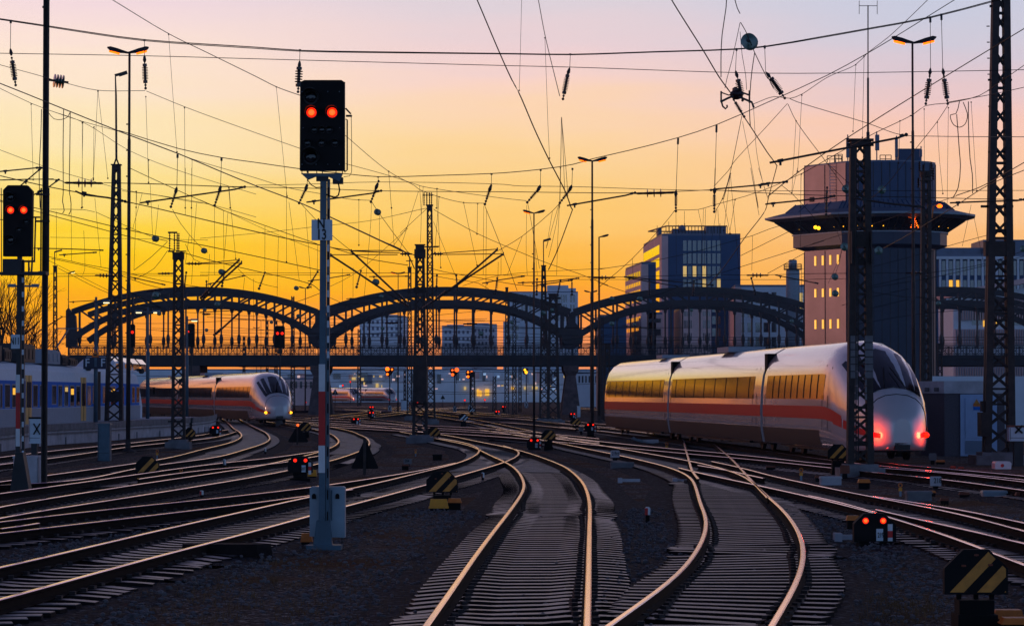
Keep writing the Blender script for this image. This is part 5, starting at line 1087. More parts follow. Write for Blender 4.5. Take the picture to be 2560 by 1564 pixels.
insul('small insulator crossing the tip of the arm right of the signal mast', 'b:880,1330 845,1425', Z2, 8, 9, 'b:884,1280 884,1320')
insul('small insulator below the lowest point of the second head span', 'g:808,180 775,280', Z2, 8, 9, 'g:820,50 818,150')
insul('tilted small insulator left of the double armed centre lamp', 'g:1240,190 1170,272', Z2, 8, 9, 'g:1260,10 1258,150')
insul('tilted small insulator beside the heavy contact wire', 'g:1520,195 1460,275', Z2, 8, 9, 'g:1545,0 1540,150')
insul('upright small insulator above the middle of the office block', 'h:680,237 680,340', Z2, 8, 9, 'c:1202,1000 1188,1370')
insul('upright small insulator right above the office block antenna', 'h:1024,240 1024,345', Z2, 8, 10, 'c:1480,905 1468,1350')
insul('small insulator in front of the upper tower wall', 'i:98,200 92,370', 110, 9, 9)
for lb, s, z in [('tiny insulator right of the left twin arms', 'f:572,960 545,1035', Z3), ('tiny tilted insulator left of the signal mast above the arch', 'f:1040,950 990,1030', Z3), ('tiny insulator below the right cantilever arm', 'f:1435,945 1415,1020', Z3), ('tiny insulator at the foot of the left twin arms', 'f:215,950 205,1010', Z3),
  ('tiny insulator left of the cantilever mast crossbar', 'g:330,985 328,1040', Z3), ('tiny insulator crossing the upper right arm', 'g:506,985 510,1040', Z3), ('tiny insulator right of the cantilever arms', 'g:868,1010 860,1075', Z3), ('tiny insulator on the left end of the three far arms', 'g:1227,1020 1225,1085', Z3), ('tiny insulator in the middle of the far arms', 'g:1432,1030 1420,1090', Z3), ('tiny insulator right of the apartment roof', 'g:1540,1025 1540,1085', Z3),
  ('tiny insulator on the gold windows of the office block', 'h:443,1020 443,1080', Z3), ('tiny insulator left of the office block foot wires', 'h:840,1040 838,1090', Z3), ('tiny tilted insulator right of the office block', 'h:1362,1010 1380,1080', Z3), ('tiny insulator beside the insulator frame mast', 'e:1665,960 1655,1040', 130), ('tiny insulator above the left bridge end', 'e:1850,1040 1850,1080', 200)]:
    insul(lb, s, z, 6, 6)
def rodins(label, s, Z, discs, dh=12, w=6):
    pts = px(s); a, b = P(*pts[0], Z), P(*pts[-1], Z); S = Z / F; d = b - a; ln = d.length
    r = thing('section_insulator', label, 'insulator', a, 'bar insulators with upright discs'); mb = MB()
    mb.lathe([(0, w * .2 * S), (ln * .06, w * .5 * S), (ln * .2, w * .45 * S), (ln * .35, w * .6 * S), (ln * .5, w * .5 * S), (ln * .65, w * .6 * S), (ln * .8, w * .45 * S), (ln * .94, w * .5 * S), (ln, w * .2 * S)], a, d, 8); part('rod', mb, 'porcelain', r)
    for f in discs: mb = MB(); c_ = a + d * f; u = d.normalized(); mb.lathe([(-1.4 * S, dh * .6 * S), (0, dh * S), (1.4 * S, dh * .6 * S)], c_, u, 14); part('disc', mb, 'porcelain', r)
rodins('bar insulator with three discs between brown column and platform mast', 'a:465,1322 748,1326', Z1 + 8, (.37, .53, .69))
rodins('bar insulator with three discs in the open sky above the slim office block', 'c:895,1400 1178,1393', Z2, (.3, .47, .64))
for lb, s, z, dd, dh in [('small bar insulator right above the chimney block', 'h:1310,960 1512,960', Z3, (.3, .47, .63), 7), ('small bar insulator left of the slim office block', 'g:1730,983 1863,980 h:140,980', Z3, (.4, .56), 7), ('bar insulator left of the cantilever mast', 'g:0,768 110,770', 131, (.2, .45, .7), 6), ('bar insulator right of the cantilever mast', 'g:290,770 385,768', 131, (.3, .55, .8), 6),
  ('bar insulator right of the insulator frame mast', 'e:1665,855 1810,857', 128, (.2, .4, .6, .8), 5), ('bar insulator left of the insulator frame mast', 'e:1412,945 1555,943', 135, (.3, .5, .7), 4), ('bar insulator between platform mast and left bridge end', 'e:850,960 1040,968', 150, (.25, .4, .55, .7), 6), ('small bar insulator over the first arch crown', 'e:1310,1105 1460,1088', 170, (.45, .55, .65), 5), ('bar insulator lit white in front of the tower shaft', 'i:800,940 960,938', Z3, (.35, .6, .85), 5),
  ('small bar insulator through the first arch', 'f:20,1308 95,1308', 170, (.3, .5, .7), 3), ('small bar insulator before the pale block', 'f:1655,1388 1775,1388', 180, (.4, .6), 3.5), ('small bar insulator right of the cantilever mast arch', 'g:565,1395 690,1393', 180, (.35, .5, .65), 4)]:
    rodins(lb, s, z, dd, dh, 4)
# glass balls
def ballins(label, s, Z, r_, squash=1.0):
    (x, y), = px(s); c_ = P(x, y, Z); S = Z / F; r = thing('disc_insulator', label, 'insulator', c_, 'round glass disc insulators')
    mb = MB(); k = r_ * S
    d = Vector((.25, 1, -.05)).normalized() if squash == 1 else Vector((1, .35, -.1)).normalized(); pr = []
    for i in range(4): o = (i - 1.5) * k * .42; pr += [(o - k * .1, k * .35), (o, k), (o + k * .12, k * .98), (o + k * .2, k * .35)]
    mb.lathe(pr, c_, d, 20); part('glass_discs', mb, 'glass_ball', r, smooth=False); mb = MB(); mb.beam(c_ - d * k * 1.5, c_ + d * k * 1.5, k * .3); part('pin', mb, 'dark_steel', r)
ballins('big stacked glass disc insulator beside the brown column in the pale sky', 'a:422,588', 55, 17, .5)
ballins('big round glass insulator at the upper right on the pale blue sky', 'c:1718,303', 62, 20)
for s, r_, z, lb in [('d:565,1367', 10, 108, 'greenish glass ball insulator on the left part of the upper tower wall'), ('d:824,1373', 10, 112, 'greenish glass ball insulator in the middle of the upper tower wall'), ('i:257,706', 10, 120, 'greenish glass ball insulator left below the gallery'), ('i:563,739', 10, 140, 'greenish glass ball insulator right below the gallery beside the dark mast'),
   ('i:170,974', 8, 130, 'dark ball insulator between the first two rows of lit tower windows'), ('i:173,1122', 8, 130, 'dark ball insulator beside the second row of lit tower windows'), ('i:1855,722', 8, 75, 'greenish ball insulator at the right edge'), ('i:1098,1210', 6, 130, 'small pale ball insulator by the right arch'),
   ('e:1393,632', 8, 105, 'brown ball insulator in the yellow sky left of the insulator frame mast'), ('e:1828,740', 7, 110, 'brown ball insulator right of the insulator frame mast'), ('f:192,930', 7, 140, 'brown ball insulator at the left twin arms'), ('f:1590,395', 8, 100, 'brown ball insulator right of the sign plate'), ('f:863,1075', 5.5, 170, 'small brown ball insulator next to the far double lamp'), ('f:1575,1020', 8, 140, 'glass ball insulator on the left cantilever arm'), ('f:1625,1150', 5, 170, 'small glass ball insulator above the second arch'),
   ('e:1400,1138', 9, 150, 'glass ball insulator on the first arch crown'), ('f:158,1220', 7, 150, 'glass ball insulator on the lower chord of the first arch'), ('f:882,1325', 5, 180, 'brown ball insulator at the right end of the first arch'), ('f:640,1380', 4, 180, 'small ball insulator through the first arch hangers'), ('e:1425,1302', 5, 170, 'pale ball insulator in the first arch'), ('e:1835,1268', 4, 170, 'small brown ball insulator left part of the first arch'), ('e:1850,1450', 4, 170, 'lowest small brown ball insulator in the first arch'),
   ('f:1635,1435', 4.5, 170, 'dark ball insulator in front of the pale blue block'), ('g:1285,1297', 6, 150, 'pale ball insulator left of the stout mast'), ('g:1362,1270', 4.5, 150, 'small pale ball insulator on the second pier mast'), ('g:1000,1382', 4.5, 170, 'small ball insulator under the second arch'), ('g:725,1480', 6, 170, 'dark ball insulator above the railing under the second arch'), ('h:107,1170', 6, 150, 'brown ball insulator above the third arch shoulder'), ('h:357,1172', 7, 150, 'dark ball insulator on the third arch'), ('h:107,1392', 6, 150, 'dark ball insulator under the third arch shoulder'), ('h:310,1400', 3.5, 170, 'tiny ball insulator under the third arch'), ('h:820,1272', 4, 170, 'tiny ball insulator under the third arch crown'), ('h:1718,1370', 5, 160, 'glass ball insulator left of the tower foot')]:
    ballins(lb, s, z, r_)
# the central clamp cluster at upper right
c_ = P(*px('c:1625,685')[0], Z1); S = Z1 / F
r = thing('insulator_cluster', 'dark round insulator with hooked steel arms at the upper right', 'insulator', c_)
mb = MB(); mb.ball(c_, 17 * S, 16, 10, .75); mb.lathe([(0, 8 * S), (6 * S, 8 * S), (10 * S, 3 * S)], c_ + Vector((-3 * S, 0, 9 * S)), (0, 0, 1), 10); part('body', mb, 'porcelain', r)
for s, w in (('c:1510,668 1570,690 1610,668', 3), ('c:1508,738 1560,712 1600,695', 5), ('c:1650,665 1715,688', 4), ('c:1640,700 1735,740 1750,780', 5), ('c:1515,735 1525,770 1545,788 1557,775 1555,760', 4), ('c:1513,660 1513,740', 4), ('c:1718,655 1718,745', 4)):
    mb = MB(); mb.tube([P(x, y, Z1 - .1) for x, y in px(s)], w * S * .55, 6); part('hooked_arm', mb, 'dark_steel', r)
insul('ribbed insulator slanting below the clamp cluster', 'c:1615,740 1660,812', Z1, 7, 11)
# ------------------------------------------------------------------ registration arms and cantilevers
def arm(label, s, Z, w=5, name='registration_arm', extra=(), group='steel arms holding the contact wires'):
    pts = [P(x, y, Z) for x, y in px(s)]; S = Z / F; r = thing(name, label, 'wire arm', pts[0], group)
    mb = MB(); mb.tube(pts, w * S / 2, 8); part('tube', mb, 'rusty_steel', r)
    mb = MB(); d = (pts[-1] - pts[0]).normalized(); mb.ball(pts[-1], w * .9 * S, 8, 6); mb.beam(pts[-1] - d * w * 3 * S, pts[-1] - d * w * 1.2 * S, w * 1.5 * S); a = pts[0] + d * w * 5 * S; mb.beam(a + Vector((0, 0, w * .5 * S)), a - Vector((0, 0, w * 2.2 * S)), w * 1.0 * S); mb.beam(a - d * w * 1.3 * S, a + d * w * 1.3 * S, w * 1.5 * S); part('clamp', mb, 'dark_steel', r)
    return r
arm('long brown arm rising right in front of the upper tower', 'd:12,1178 940,998 1000,975', Z1 + 6, 5.5)
arm('long brown arm crossing the top left edge of the tower', 'd:-20,1478 0,1474 420,1432 480,1418', Z2, 4)
arm('long brown arm rising right above the slim office block', 'c:397,1488 820,1414 890,1395', Z2, 4)
arm('brown arm rising right towards the tower from the upright insulator', 'c:1852,1333 1480,1367 1440,1375', Z2, 3.8)
arm('continued brown arm with a clamp at its right end', 'h:1440,142 1620,130 1675,124', Z2, 3.8)
arm('brown arm rising right between the left lamp and the insulators', 'a:1013,1468 1700,1370 1770,1352', Z2, 4)
arm('brown arm rising right behind the signal mast', 'b:365,1463 840,1398 905,1380', Z2, 3.8)
arm('dark arm sloping right of the wide mast over the gallery', 'i:340,270 650,318 960,350', 80, 5)
arm('dark arm from the tall mast towards the right edge', 'i:1200,312 1500,300 1800,293 1863,282', 84, 4)
arm('long dark arm pair start on the slim office block', 'h:215,972 600,1010 1010,1048', Z3, 3)
arm('lower long dark arm on the slim office block', 'h:215,975 450,1020 690,1058', Z3, 2.6)
arm('thin arm right of the chimney', 'h:1570,958 1950,1033', Z3, 2.6)
arm('arm at the far left above the signal head', 'a:-10,1242 290,1212', 74, 3.4); arm('oblique arm at the left touching the brown column', 'a:150,1342 300,1215', 74, 3.4); arm('short oblique arm right of the brown column', 'a:240,1410 330,1370 425,1300', 74, 3.4)
arm('curved runner below the bar insulator right of the brown column', 'a:545,1382 600,1408 780,1430 905,1457', 76, 4.5)
arm('short horizontal arm beside the far left lamp', 'e:300,718 560,722 920,736', 105, 2.6); arm('lower short arm beside the far left lamp', 'e:530,778 860,755', 105, 2.6)
arm('thin arm above the left bridge end', 'e:620,1198 860,1185', 200, 2); arm('thin arm right above the first arch crown', 'e:1165,975 1475,1045', 130, 2.6)
arm('thin arm above the yellow gap over the first arch', 'f:50,1045 400,963', Z3, 2.4); arm('thin arm right of the signal mast', 'f:965,1012 1075,998 1340,955', Z3, 2.4); arm('thin arm low right of the signal mast', 'f:1310,1170 1610,1157', Z3, 2.2); arm('thin arm just above the second arch left side', 'f:1165,1230 1500,1208', 180, 2.2); arm('short arm at the small far double lamp', 'f:1515,972 1863,968', Z3, 2.4)
arm('thin arm over the second arch crown', 'g:735,1033 870,1005 1110,968', Z3, 2.6); arm('upper far arm right of centre', 'g:1055,1028 1300,1018 1600,985', Z3, 2.6); arm('lower far arm right of centre', 'g:1220,1048 1400,1025 1530,1005', Z3, 2.6); arm('small arm pair end over the third arch', 'm:0,0'[:0] + 'h:200,1410 460,1442', 170, 2.2)
def cantilever(label, s, Z, tie):
    pts = [P(x, y, Z) for x, y in px(s)]; S = Z / F; r = thing('cantilever', label, 'cantilever', pts[-1], 'oblique cantilevers on the masts')
    mb = MB(); mb.tube(pts, 2.4 * S, 8); part('strut', mb, 'rusty_steel', r); t_ = [P(x, y, Z) for x, y in px(tie)]; mb = MB(); mb.tube(t_, 1.1 * S, 6); part('tie_rod', mb, 'rusty_steel', r)
    mb = MB(); mb.beam(pts[0] + Vector((0, 0, -4 * S)), pts[0] + Vector((0, 0, 5 * S)), 3.4 * S); part('end_clamp', mb, 'dark_steel', r)
    mb = MB(); d = (pts[0] - pts[-1]).normalized(); mb.lathe([(k * 2.6 * S, (4.2 if k % 2 else 2) * S) for k in range(12)], pts[-1], d, 8); part('strut_insulator', mb, 'porcelain', r)
cantilever('right outer cantilever rising from the centre mast', 'g:925,770 600,985 400,1125 200,1260', 131, 'g:925,768 380,774')
cantilever('right inner cantilever rising from the centre mast', 'g:872,730 700,880 510,1040 330,1170', 131, 'g:872,726 380,762')
cantilever('left outer cantilever reaching towards the signal mast', 'f:1172,782 1400,930 1700,1130 1863,1235', 131, 'f:1172,776 1770,776')
cantilever('left inner cantilever above the second arch', 'f:1355,745 1560,935 1780,1140 1850,1200', 131, 'f:1360,742 1770,760')
cantilever('upper of the left twin cantilevers over the first arch', 'f:350,825 200,960 60,1110 0,1170', 128, 'f:350,822 -30,855')
cantilever('lower of the left twin cantilevers over the first arch', 'f:372,848 220,985 80,1130 10,1190', 128, 'f:372,850 -30,858')
cantilever('small cantilever low in the first arch', 'f:375,1275 150,1480 120,1500', 190, 'f:375,1273 0,1290')
# ------------------------------------------------------------------ trains
BODY = [(-1.38, .35), (-1.46, .75), (-1.475, 1.0), (-1.48, 1.6), (-1.46, 2.2), (-1.38, 2.8), (-1.22, 3.25), (-.95, 3.58), (-.55, 3.8), (0, 3.88)]
BODY = BODY + [(-x, z) for x, z in BODY[:-1]][::-1]
def train(label, front, back, nose, body='train_white', stripe='train_red', light='red_light', cars=1, gaps=(), names='passenger_train', group='fast trains with a red stripe', windows=True, detail=True, hs=1.0):
    """front / back: world (x, y); nose at the front end (towards the camera) if nose"""
    f = Vector((*front, 0)); b = Vector((*back, 0)); d = b - f; ln = d.length; ang = math.atan2(d.y, d.x) - math.pi / 2
    r = thing(names, label, 'train', (0, 0, 0), group); NL = 6.5 if nose else 0
    key = [(0, .28, 1.35, .55), (.25, .62, 1.7, .42), (.8, .95, 2.05, .36), (1.7, 1.2, 2.5, .33), (3.0, 1.38, 3.1, .33), (4.4, 1.46, 3.62, .34), (5.6, 1.48, 3.84, .35), (6.5, 1.48, 3.88, .35)]
    def dims(y):
        if not nose or y >= 6.5: return 1.48, 3.88, .35
        for (a, w, t, z), (a2, w2, t2, z2) in zip(key[:-1], key[1:]):
            if y <= a2: u = (y - a) / (a2 - a); return w + (w2 - w) * u, t + (t2 - t) * u, z + (z2 - z) * u
    def pt(y, k, off=0.0):
        w, t, z0 = dims(y); i = min(int(k), len(BODY) - 2); u = k - i; x = BODY[i][0] * (1 - u) + BODY[i + 1][0] * u; z = BODY[i][1] * (1 - u) + BODY[i + 1][1] * u
        zz = z0 + (z - .35) * (t - z0) / 3.53; s_ = (w + off) / 1.48; return Vector((x * s_, y, zz + (off if 6 < k < 12 else 0)))
    def kz(z, side):       # section parameter for a height on a side
        for i in range(9):
            if BODY[i][1] <= z <= BODY[i + 1][1]: k = i + (z - BODY[i][1]) / (BODY[i + 1][1] - BODY[i][1]); break
        return k if side < 0 else (len(BODY) - 1) - k
    n = len(BODY); cuts = [0] + [g_ * ln for g_ in gaps] + [ln]
    for ci in range(len(cuts) - 1):
        y0, y1 = cuts[ci] + (.25 if ci else 0), cuts[ci + 1] - .25; ys_ = []
        if ci == 0 and nose: ys_ = [0, .1, .25, .5, .8, 1.2, 1.7, 2.3, 3, 3.7, 4.4, 5, 5.6, 6.5]
        else: ys_ = [y0]
        ys_ = ([y0, y0 + .03, y0 + .1] if ci or not nose else ys_) + [y for y in (y0 + 9, y0 + 12, y0 + 16) if y < y1 - 1] + [y1 - .1, y1 - .03, y1]
        mb = MB(); mb.loft([[pt(y, k) for k in range(n)] for y in ys_]); part('car_body', mb, body, r, smooth=True)
        for s_ in (-1, 1):
            def strip(name, za, zb, ya, yb, m_, off=.012, par=r):
                mb = MB(); vs = []; yy = [ya] + [y for y in ys_ if ya < y < yb] + [yb]; ks = [kz(za, s_), kz((za + zb) / 2, s_), kz(zb, s_)]
                for y in yy: vs += [pt(y, k, off) for k in ks]
                mb.add(vs, [(i * 3 + j, i * 3 + j + 1, i * 3 + 4 + j, i * 3 + 3 + j) for i in range(len(yy) - 1) for j in range(2)]); return part(name, mb, m_, par, smooth=True)
            ys0 = y0 + (4.6 if (ci == 0 and nose) else .5)
            strip('skirt', .37, .92, y0 + (6.6 if ci == 0 and nose else .05), y1 - .05, 'train_dark'); strip('stripe', 1.3, 1.72, ys0 - 1.5 if ci == 0 and nose else y0 + .05, y1 - .05, stripe); strip('crease_highlight', .95, 1.04, ys0, y1 - .05, 'pale_steel')  # the pale strip paints the glint along the lower body crease
            if windows:
                strip('window_band', 1.95, 2.78, ys0 + 1.2, y1 - .7, 'train_glass')
                if detail and s_ < 0:
                    for k_ in range(8): yw = ys0 + 2.4 + (y1 - ys0 - 4.6) * k_ / 7; strip('window_pillar', 1.97, 2.76, yw - .1, yw + .1, 'black_rubber', .016)
                    for yd in (ys0 + .5, y1 - .5): strip('door_seam', .95, 3.1, yd - .04, yd + .03, 'black_rubber', .016); strip('door_seam', .95, 3.1, yd + .9, yd + .96, 'black_rubber', .016) if yd < y1 - 1 else None
        if detail:
            for yb in (y0 + (4 if ci == 0 and nose else 2.5), y1 - 3.5):
                mb = MB(); mb.box((0, yb, .45), (2.2, 3.2, .35))
                for dy in (-1.2, 1.2):
                    for sx in (-1, 1): mb.tube([(sx * .8, yb + dy, .45), (sx * .67, yb + dy, .45)], .44, 14)
                part('bogie', mb, 'train_dark', r)
            mb = MB(); mb.box((0, (y0 + y1) / 2, .5), (2.5, y1 - y0 - 8, .5)); part('underframe', mb, 'train_dark', r)
        if ci: mb = MB(); mb.box((0, y0 - .25, 2.1), (2.6, .62, 3.0)); part('gangway', mb, 'black_rubber', r)
    if nose:
        for s_ in (-1, 1):           # nose seams and the stripe running round the front
            ks = [kz(1.25, s_), kz(1.45, s_), kz(1.62, s_)]; yy = [.3, .6, 1, 1.6, 2.4, 3.3, 4.2]; mb = MB(); mb.add([pt(y, k, .014) for y in yy for k in ks], [(i * 3 + j, i * 3 + j + 1, i * 3 + 4 + j, i * 3 + 3 + j) for i in range(len(yy) - 1) for j in range(2)]); part('stripe', mb, stripe, r)
        mb = MB(); mb.tube([pt(.9, k * .5 + 3, .01) for k in range(25)], .012, 4); part('hatch_seam', mb, 'black_rubber', r)
        for x in (-.35, .35): mb = MB(); mb.beam((x, 1.15, 2.32), (x * .3, 2.4, 2.95), .025); part('wiper', mb, 'black_rubber', r)
        mb = MB(); mb.box((0, .15, .5), (.5, .3, .22)); part('coupler_cover', mb, 'train_dark', r)
    mb = MB(); mb.box((0, ln * .45, 3.95), (1.6, 3.2, .22)); part('roof_unit', mb, 'train_grey', r); mb = MB(); mb.box((0, ln * .75, 3.93), (1.4, 2.2, .16)); part('roof_unit', mb, 'train_grey', r)
    if nose:
        mb = MB(); yy = [1.3, 1.7, 2.3, 3.0, 3.7, 4.2]; kk = [6.2, 7.5, 9, 10.5, 11.8]; vs = [pt(y, k, .02) + Vector((0, 0, .012)) for y in yy for k in kk]
        mb.add(vs, [(i * 5 + j, i * 5 + j + 1, i * 5 + 6 + j, i * 5 + 5 + j) for i in range(5) for j in range(4)]); part('windscreen', mb, 'train_glass', r, smooth=True)
        for s_ in (-1, 1):
            c_ = pt(.75, 2.6 if s_ < 0 else n - 1 - 2.6, .0); mb = MB(); mb.ball(c_, .14, 12, 8, .7); part('tail_light' if 'red' in light else 'headlight', mb, light, r)
            if detail and 'red' in light:
                pl_ = bpy.data.lights.new('tail_lamp_glow', 'POINT'); pl_.energy = 35; pl_.color = (1, .06, .02); pl_.shadow_soft_size = .12
                po = bpy.data.objects.new('tail_lamp_glow', pl_); COL.objects.link(po); po.parent = r; po.location = c_ + Vector((0, -.45, 0))
    r.location = (f.x, f.y, 0); r.rotation_euler.z = ang; r.scale.z = hs; return r
tz = lambda x, Z: ((x - 1280) / F * Z, Z)
train('white fast train with red stripe, its nose behind the wide lattice mast at the right', (12.6, 93), (6.75, 165), True, gaps=(.255, .625), hs=1.045)
train('white fast train with two yellow headlights passing behind the platform end', tz(700, 214), (-37.5, 300), True, light='amber_light', gaps=(.3, .6), body='train_white')
train('distant white train front with blue windscreen left of the orange signal trio', (-39.3, 735), (-70, 850), True, detail=False, gaps=(.25, .5, .75))
train('distant white train front under the left orange signal trio', (-30.5, 742), (-60, 850), True, detail=False, gaps=(.25, .5, .75))
train('red and white regional coach glimpsed at the right edge', (66, 372), (68, 398), False, windows=True, detail=False, group='other coaches')
# commuter train at the platform
def commuter():
    XS = -25.55; zpx = lambda x: XS * F / (x / 3.421 - 1280)
    y0, y1 = 108, 202; L_ = y1 - y0
    r = thing('commuter_train', 'blue and silver commuter train with yellow doors standing at the left platform', 'train', (XS - 1.42, y0, 0))
    X = XS - 1.42; hw = 1.42
    sec = [(-hw, .45), (-hw, 1.46), (-hw, 2.9), (-hw * .98, 3.45), (-hw * .75, 3.78), (-.4, 3.9), (.4, 3.9), (hw * .75, 3.78), (hw * .98, 3.45), (hw, 2.9), (hw, 1.46), (hw * .98, .45)]
    mb = MB(); ys_ = [y0, 191]
    secs = [[Vector((X + x, y, z)) for x, z in sec] for y in ys_]
    secs.append([Vector((X + x * .97, 191 + 8.6 - max(0, z - 1.3) * 1.35, min(z, 3.75))) for x, z in sec]); 
    mb.loft(secs)
    part('car_body', mb, 'train_silver', r)
    def side(name, ya, yb, za, zb, m_, off, par=r):
        mb = MB(); x = XS + off; mb.add([(x, ya, za), (x, yb, za), (x, yb, zb), (x, ya, zb), (x - off - .02, ya, za), (x - off - .02, yb, za), (x - off - .02, yb, zb), (x - off - .02, ya, zb)], [(0, 1, 2, 3), (4, 0, 3, 7), (1, 5, 6, 2), (3, 2, 6, 7), (4, 5, 1, 0)]); return part(name, mb, m_, par)
    side('blue_band', y0, 197.5, 1.46, 2.9, 'train_blue', .008); side('lower_panel', y0, 198, .5, 1.44, 'train_grey', .008)
    for a, b_, lit in ((0, 20, 0), (40, 85, 0), (102, 133, 1), (282, 322, 0), (340, 352, 0), (443, 481, 0), (497, 531, 0), (549, 583, 2), (600, 634, 1), (650, 684, 0), (745, 778, 0), (790, 806, 0), (877, 907, 0), (945, 985, 1), (1040, 1060, 0), (1128, 1152, 0), (1166, 1192, 0)):
        z0 = 1.62 if a in (443, 877, 1128, 1166, 790) else 1.5
        w_ = side('window', zpx(a), zpx(b_), z0, 2.72, 'pale_steel', .02); side('pane', zpx(a + 3), zpx(b_ - 3), z0 + .06, 2.66, 'train_glass', .03, w_)
        if lit == 1: side('lit_display', zpx(a + 5), zpx(b_ - 7), 2.18, 2.52, 'window_lit', .045, w_)
        if lit == 2: side('lit_display', zpx(a + 5), zpx(b_ - 7), 2.35, 2.6, 'window_warm', .045, w_)
    for a, b_ in ((218, 269), (692, 734)):
        dr = side('door', zpx(a), zpx(b_), .62, 3.2, 'door_yellow', .035); m_ = (a + b_) / 2
        for u, v in ((a + 6, m_ - 2), (m_ + 2, b_ - 6)): side('door_window', zpx(u), zpx(v), 1.5, 2.85, 'train_glass', .05, dr)
        side('door_gap', zpx(m_ - 1.4), zpx(m_ + 1.4), .62, 3.2, 'black_rubber', .045, dr)
    side('gangway', zpx(834), zpx(858), .6, 3.6, 'black_rubber', .03)
    for x0, x1, h in ((-60, 60, .75), (85, 140, .6), (215, 345, .9), (412, 555, .72), (575, 620, .5), (640, 700, .35)):
        mb = MB(); ya, yb = zpx(x0), zpx(x1); mb.box((X + .2, (ya + yb) / 2, 3.9 + h / 2), (1.9, yb - ya, h)); mb.box((X + .2, (ya + yb) / 2, 3.9 + h + .04), (1.7, (yb - ya) * .9, .08))
        for q_ in range(4): mb.box((X + 1.17, ya + (yb - ya) * (q_ + .5) / 4, 3.9 + h / 2), (.04, (yb - ya) * .14, h * .6))
        part('roof_unit', mb, 'dark_steel' if x0 != 412 else 'train_grey', r)
    mb = MB(); a = Vector((X, zpx(760), 4.0)); b_ = Vector((X, zpx(690), 5.0)); c_ = Vector((X, zpx(790), 6.2)); mb.beam(a, b_, .08); mb.beam(b_, c_, .07); mb.beam(c_ + Vector((-.8, 0, 0)), c_ + Vector((.8, 0, 0)), .07); mb.beam(a + Vector((-.5, 0, 0)), a + Vector((.5, 0, 0)), .12); part('pantograph', mb, 'blue_steel', r)
    for x in (770, 1222): mb = MB(); mb.lathe([(0, .12), (.1, .2), (.3, .2), (.36, .1)], (XS - .1, zpx(x), 3.62), (0, 0, 1), 12); part('roof_camera', mb, 'train_dark', r)
    mb = MB(); mb.box((XS + .25, zpx(1290), 2.45), (.12, .2, .5)); mb.beam((XS - .2, zpx(1262), 2.7), (XS + .25, zpx(1288), 2.65), .05); part('mirror', mb, 'black_rubber', r)
    mb = MB()
    for y in (120, 148, 176, 194):
        mb.box((X, y, .4), (2.2, 3.2, .5))
        for dy in (-1.1, 1.1): mb.tube([(XS - .02, y + dy, .42), (XS - .3, y + dy, .42)], .42, 14)
    part('bogie', mb, 'train_dark', r)
    # raised pale cab roof with dark panels at the far end
    ya, yb = zpx(965), zpx(1215); secr = lambda h: [(-1.2, 3.7), (-1.15, 3.7 + h * .6), (-.7, 3.7 + h), (.7, 3.7 + h), (1.15, 3.7 + h * .6), (1.2, 3.7)]
    mb = MB(); mb.loft([[Vector((X + x, y, z)) for x, z in secr(h)] for y, h in ((ya, .15), (ya + 3, .95), ((ya + yb) / 2, 1.0), (yb - 5, .85), (yb, .1))]); cr_ = part('cab_roof', mb, 'train_silver', r)
    for i in range(4):
        u = ya + 3.4 + i * 4.2; mb = MB(); mb.add([(X + 1.19, u, 3.78), (X + 1.19, u + 3.4, 3.78), (X + 1.165, u + 3.4, 4.2), (X + 1.165, u, 4.2)], [(0, 1, 2, 3)]); mb.add([(X + 1.12, u, 4.29), (X + 1.12, u + 3.4, 4.29), (X + .8, u + 3.4, 4.64), (X + .8, u, 4.64)], [(0, 1, 2, 3)]); part('roof_panel', mb, 'window_glass', cr_)
commuter()
# ------------------------------------------------------------------ signals
def px_poly(pts, Z): return [(P(x, y, Z).x, P(x, y, Z).z) for x, y in pts]
def plate(name, pts, Z, t, m_, par, mi=0, **k):
    mb = MB(); mb.prism(px_poly(pts, Z), Z - t, Z, mi); return part(name, mb, m_, par, **k)
def rect(x0, y0, x1, y1): return [(x0, y1), (x1, y1), (x1, y0), (x0, y0)]
def oct_(x0, y0, x1, y1, c, cb=0): return [(x0 + cb, y1), (x1 - cb, y1), (x1, y1 - cb), (x1, y0 + c), (x1 - c, y0), (x0 + c, y0), (x0, y0 + c), (x0, y1 - cb)] if cb else [(x0, y1), (x1, y1), (x1, y0 + c), (x1 - c, y0), (x0 + c, y0), (x0, y0 + c)]
def lens(x, y, r_, Z, m_, par, hood=True, name='lamp', depth_=.12):
    S = Z / F; c_ = P(x, y, Z); R = r_ * S; o = None; mb = MB()
    mb.lathe([(0, R * 1.25), (.03, R * 1.25)], (c_.x, Z, c_.z), (0, -1, 0), 20); mb.lathe([(.031, R), (.031 + R * .2, R * .8), (.031 + R * .3, R * .3)], (c_.x, Z, c_.z), (0, -1, 0), 20, mi=1); o = part(name, mb, ['hood_black', m_], par, smooth=False)
    if 'red' in m_ and r_ > 7:
        mb = MB(); mb.lathe([(0, R * .62), (.01, R * .3)], (c_.x, Z - .032 - R * .3, c_.z), (0, -1, 0), 12); part('filament_glow', mb, 'red_core', o)
    if hood:
        mb = MB(); n = 14; vs = []
        for k in range(n + 1):
            t = math.pi * (-.12 + 1.24 * k / n); d_ = depth_ * (1.25 + .75 * math.sin(t)) * R / .09
            for rr_ in (1.28, 1.4): vs += [(c_.x + R * rr_ * math.cos(t), Z - .002, c_.z + R * rr_ * math.sin(t)), (c_.x + R * rr_ * math.cos(t), Z - d_, c_.z + R * rr_ * math.sin(t))]
        mb.add(vs, [f_ for k in range(n) for f_ in ((k * 4, k * 4 + 1, k * 4 + 5, k * 4 + 4), (k * 4 + 2, k * 4 + 6, k * 4 + 7, k * 4 + 3), (k * 4 + 1, k * 4 + 3, k * 4 + 7, k * 4 + 5))]); part('hood', mb, 'hood_black', o)
    return o
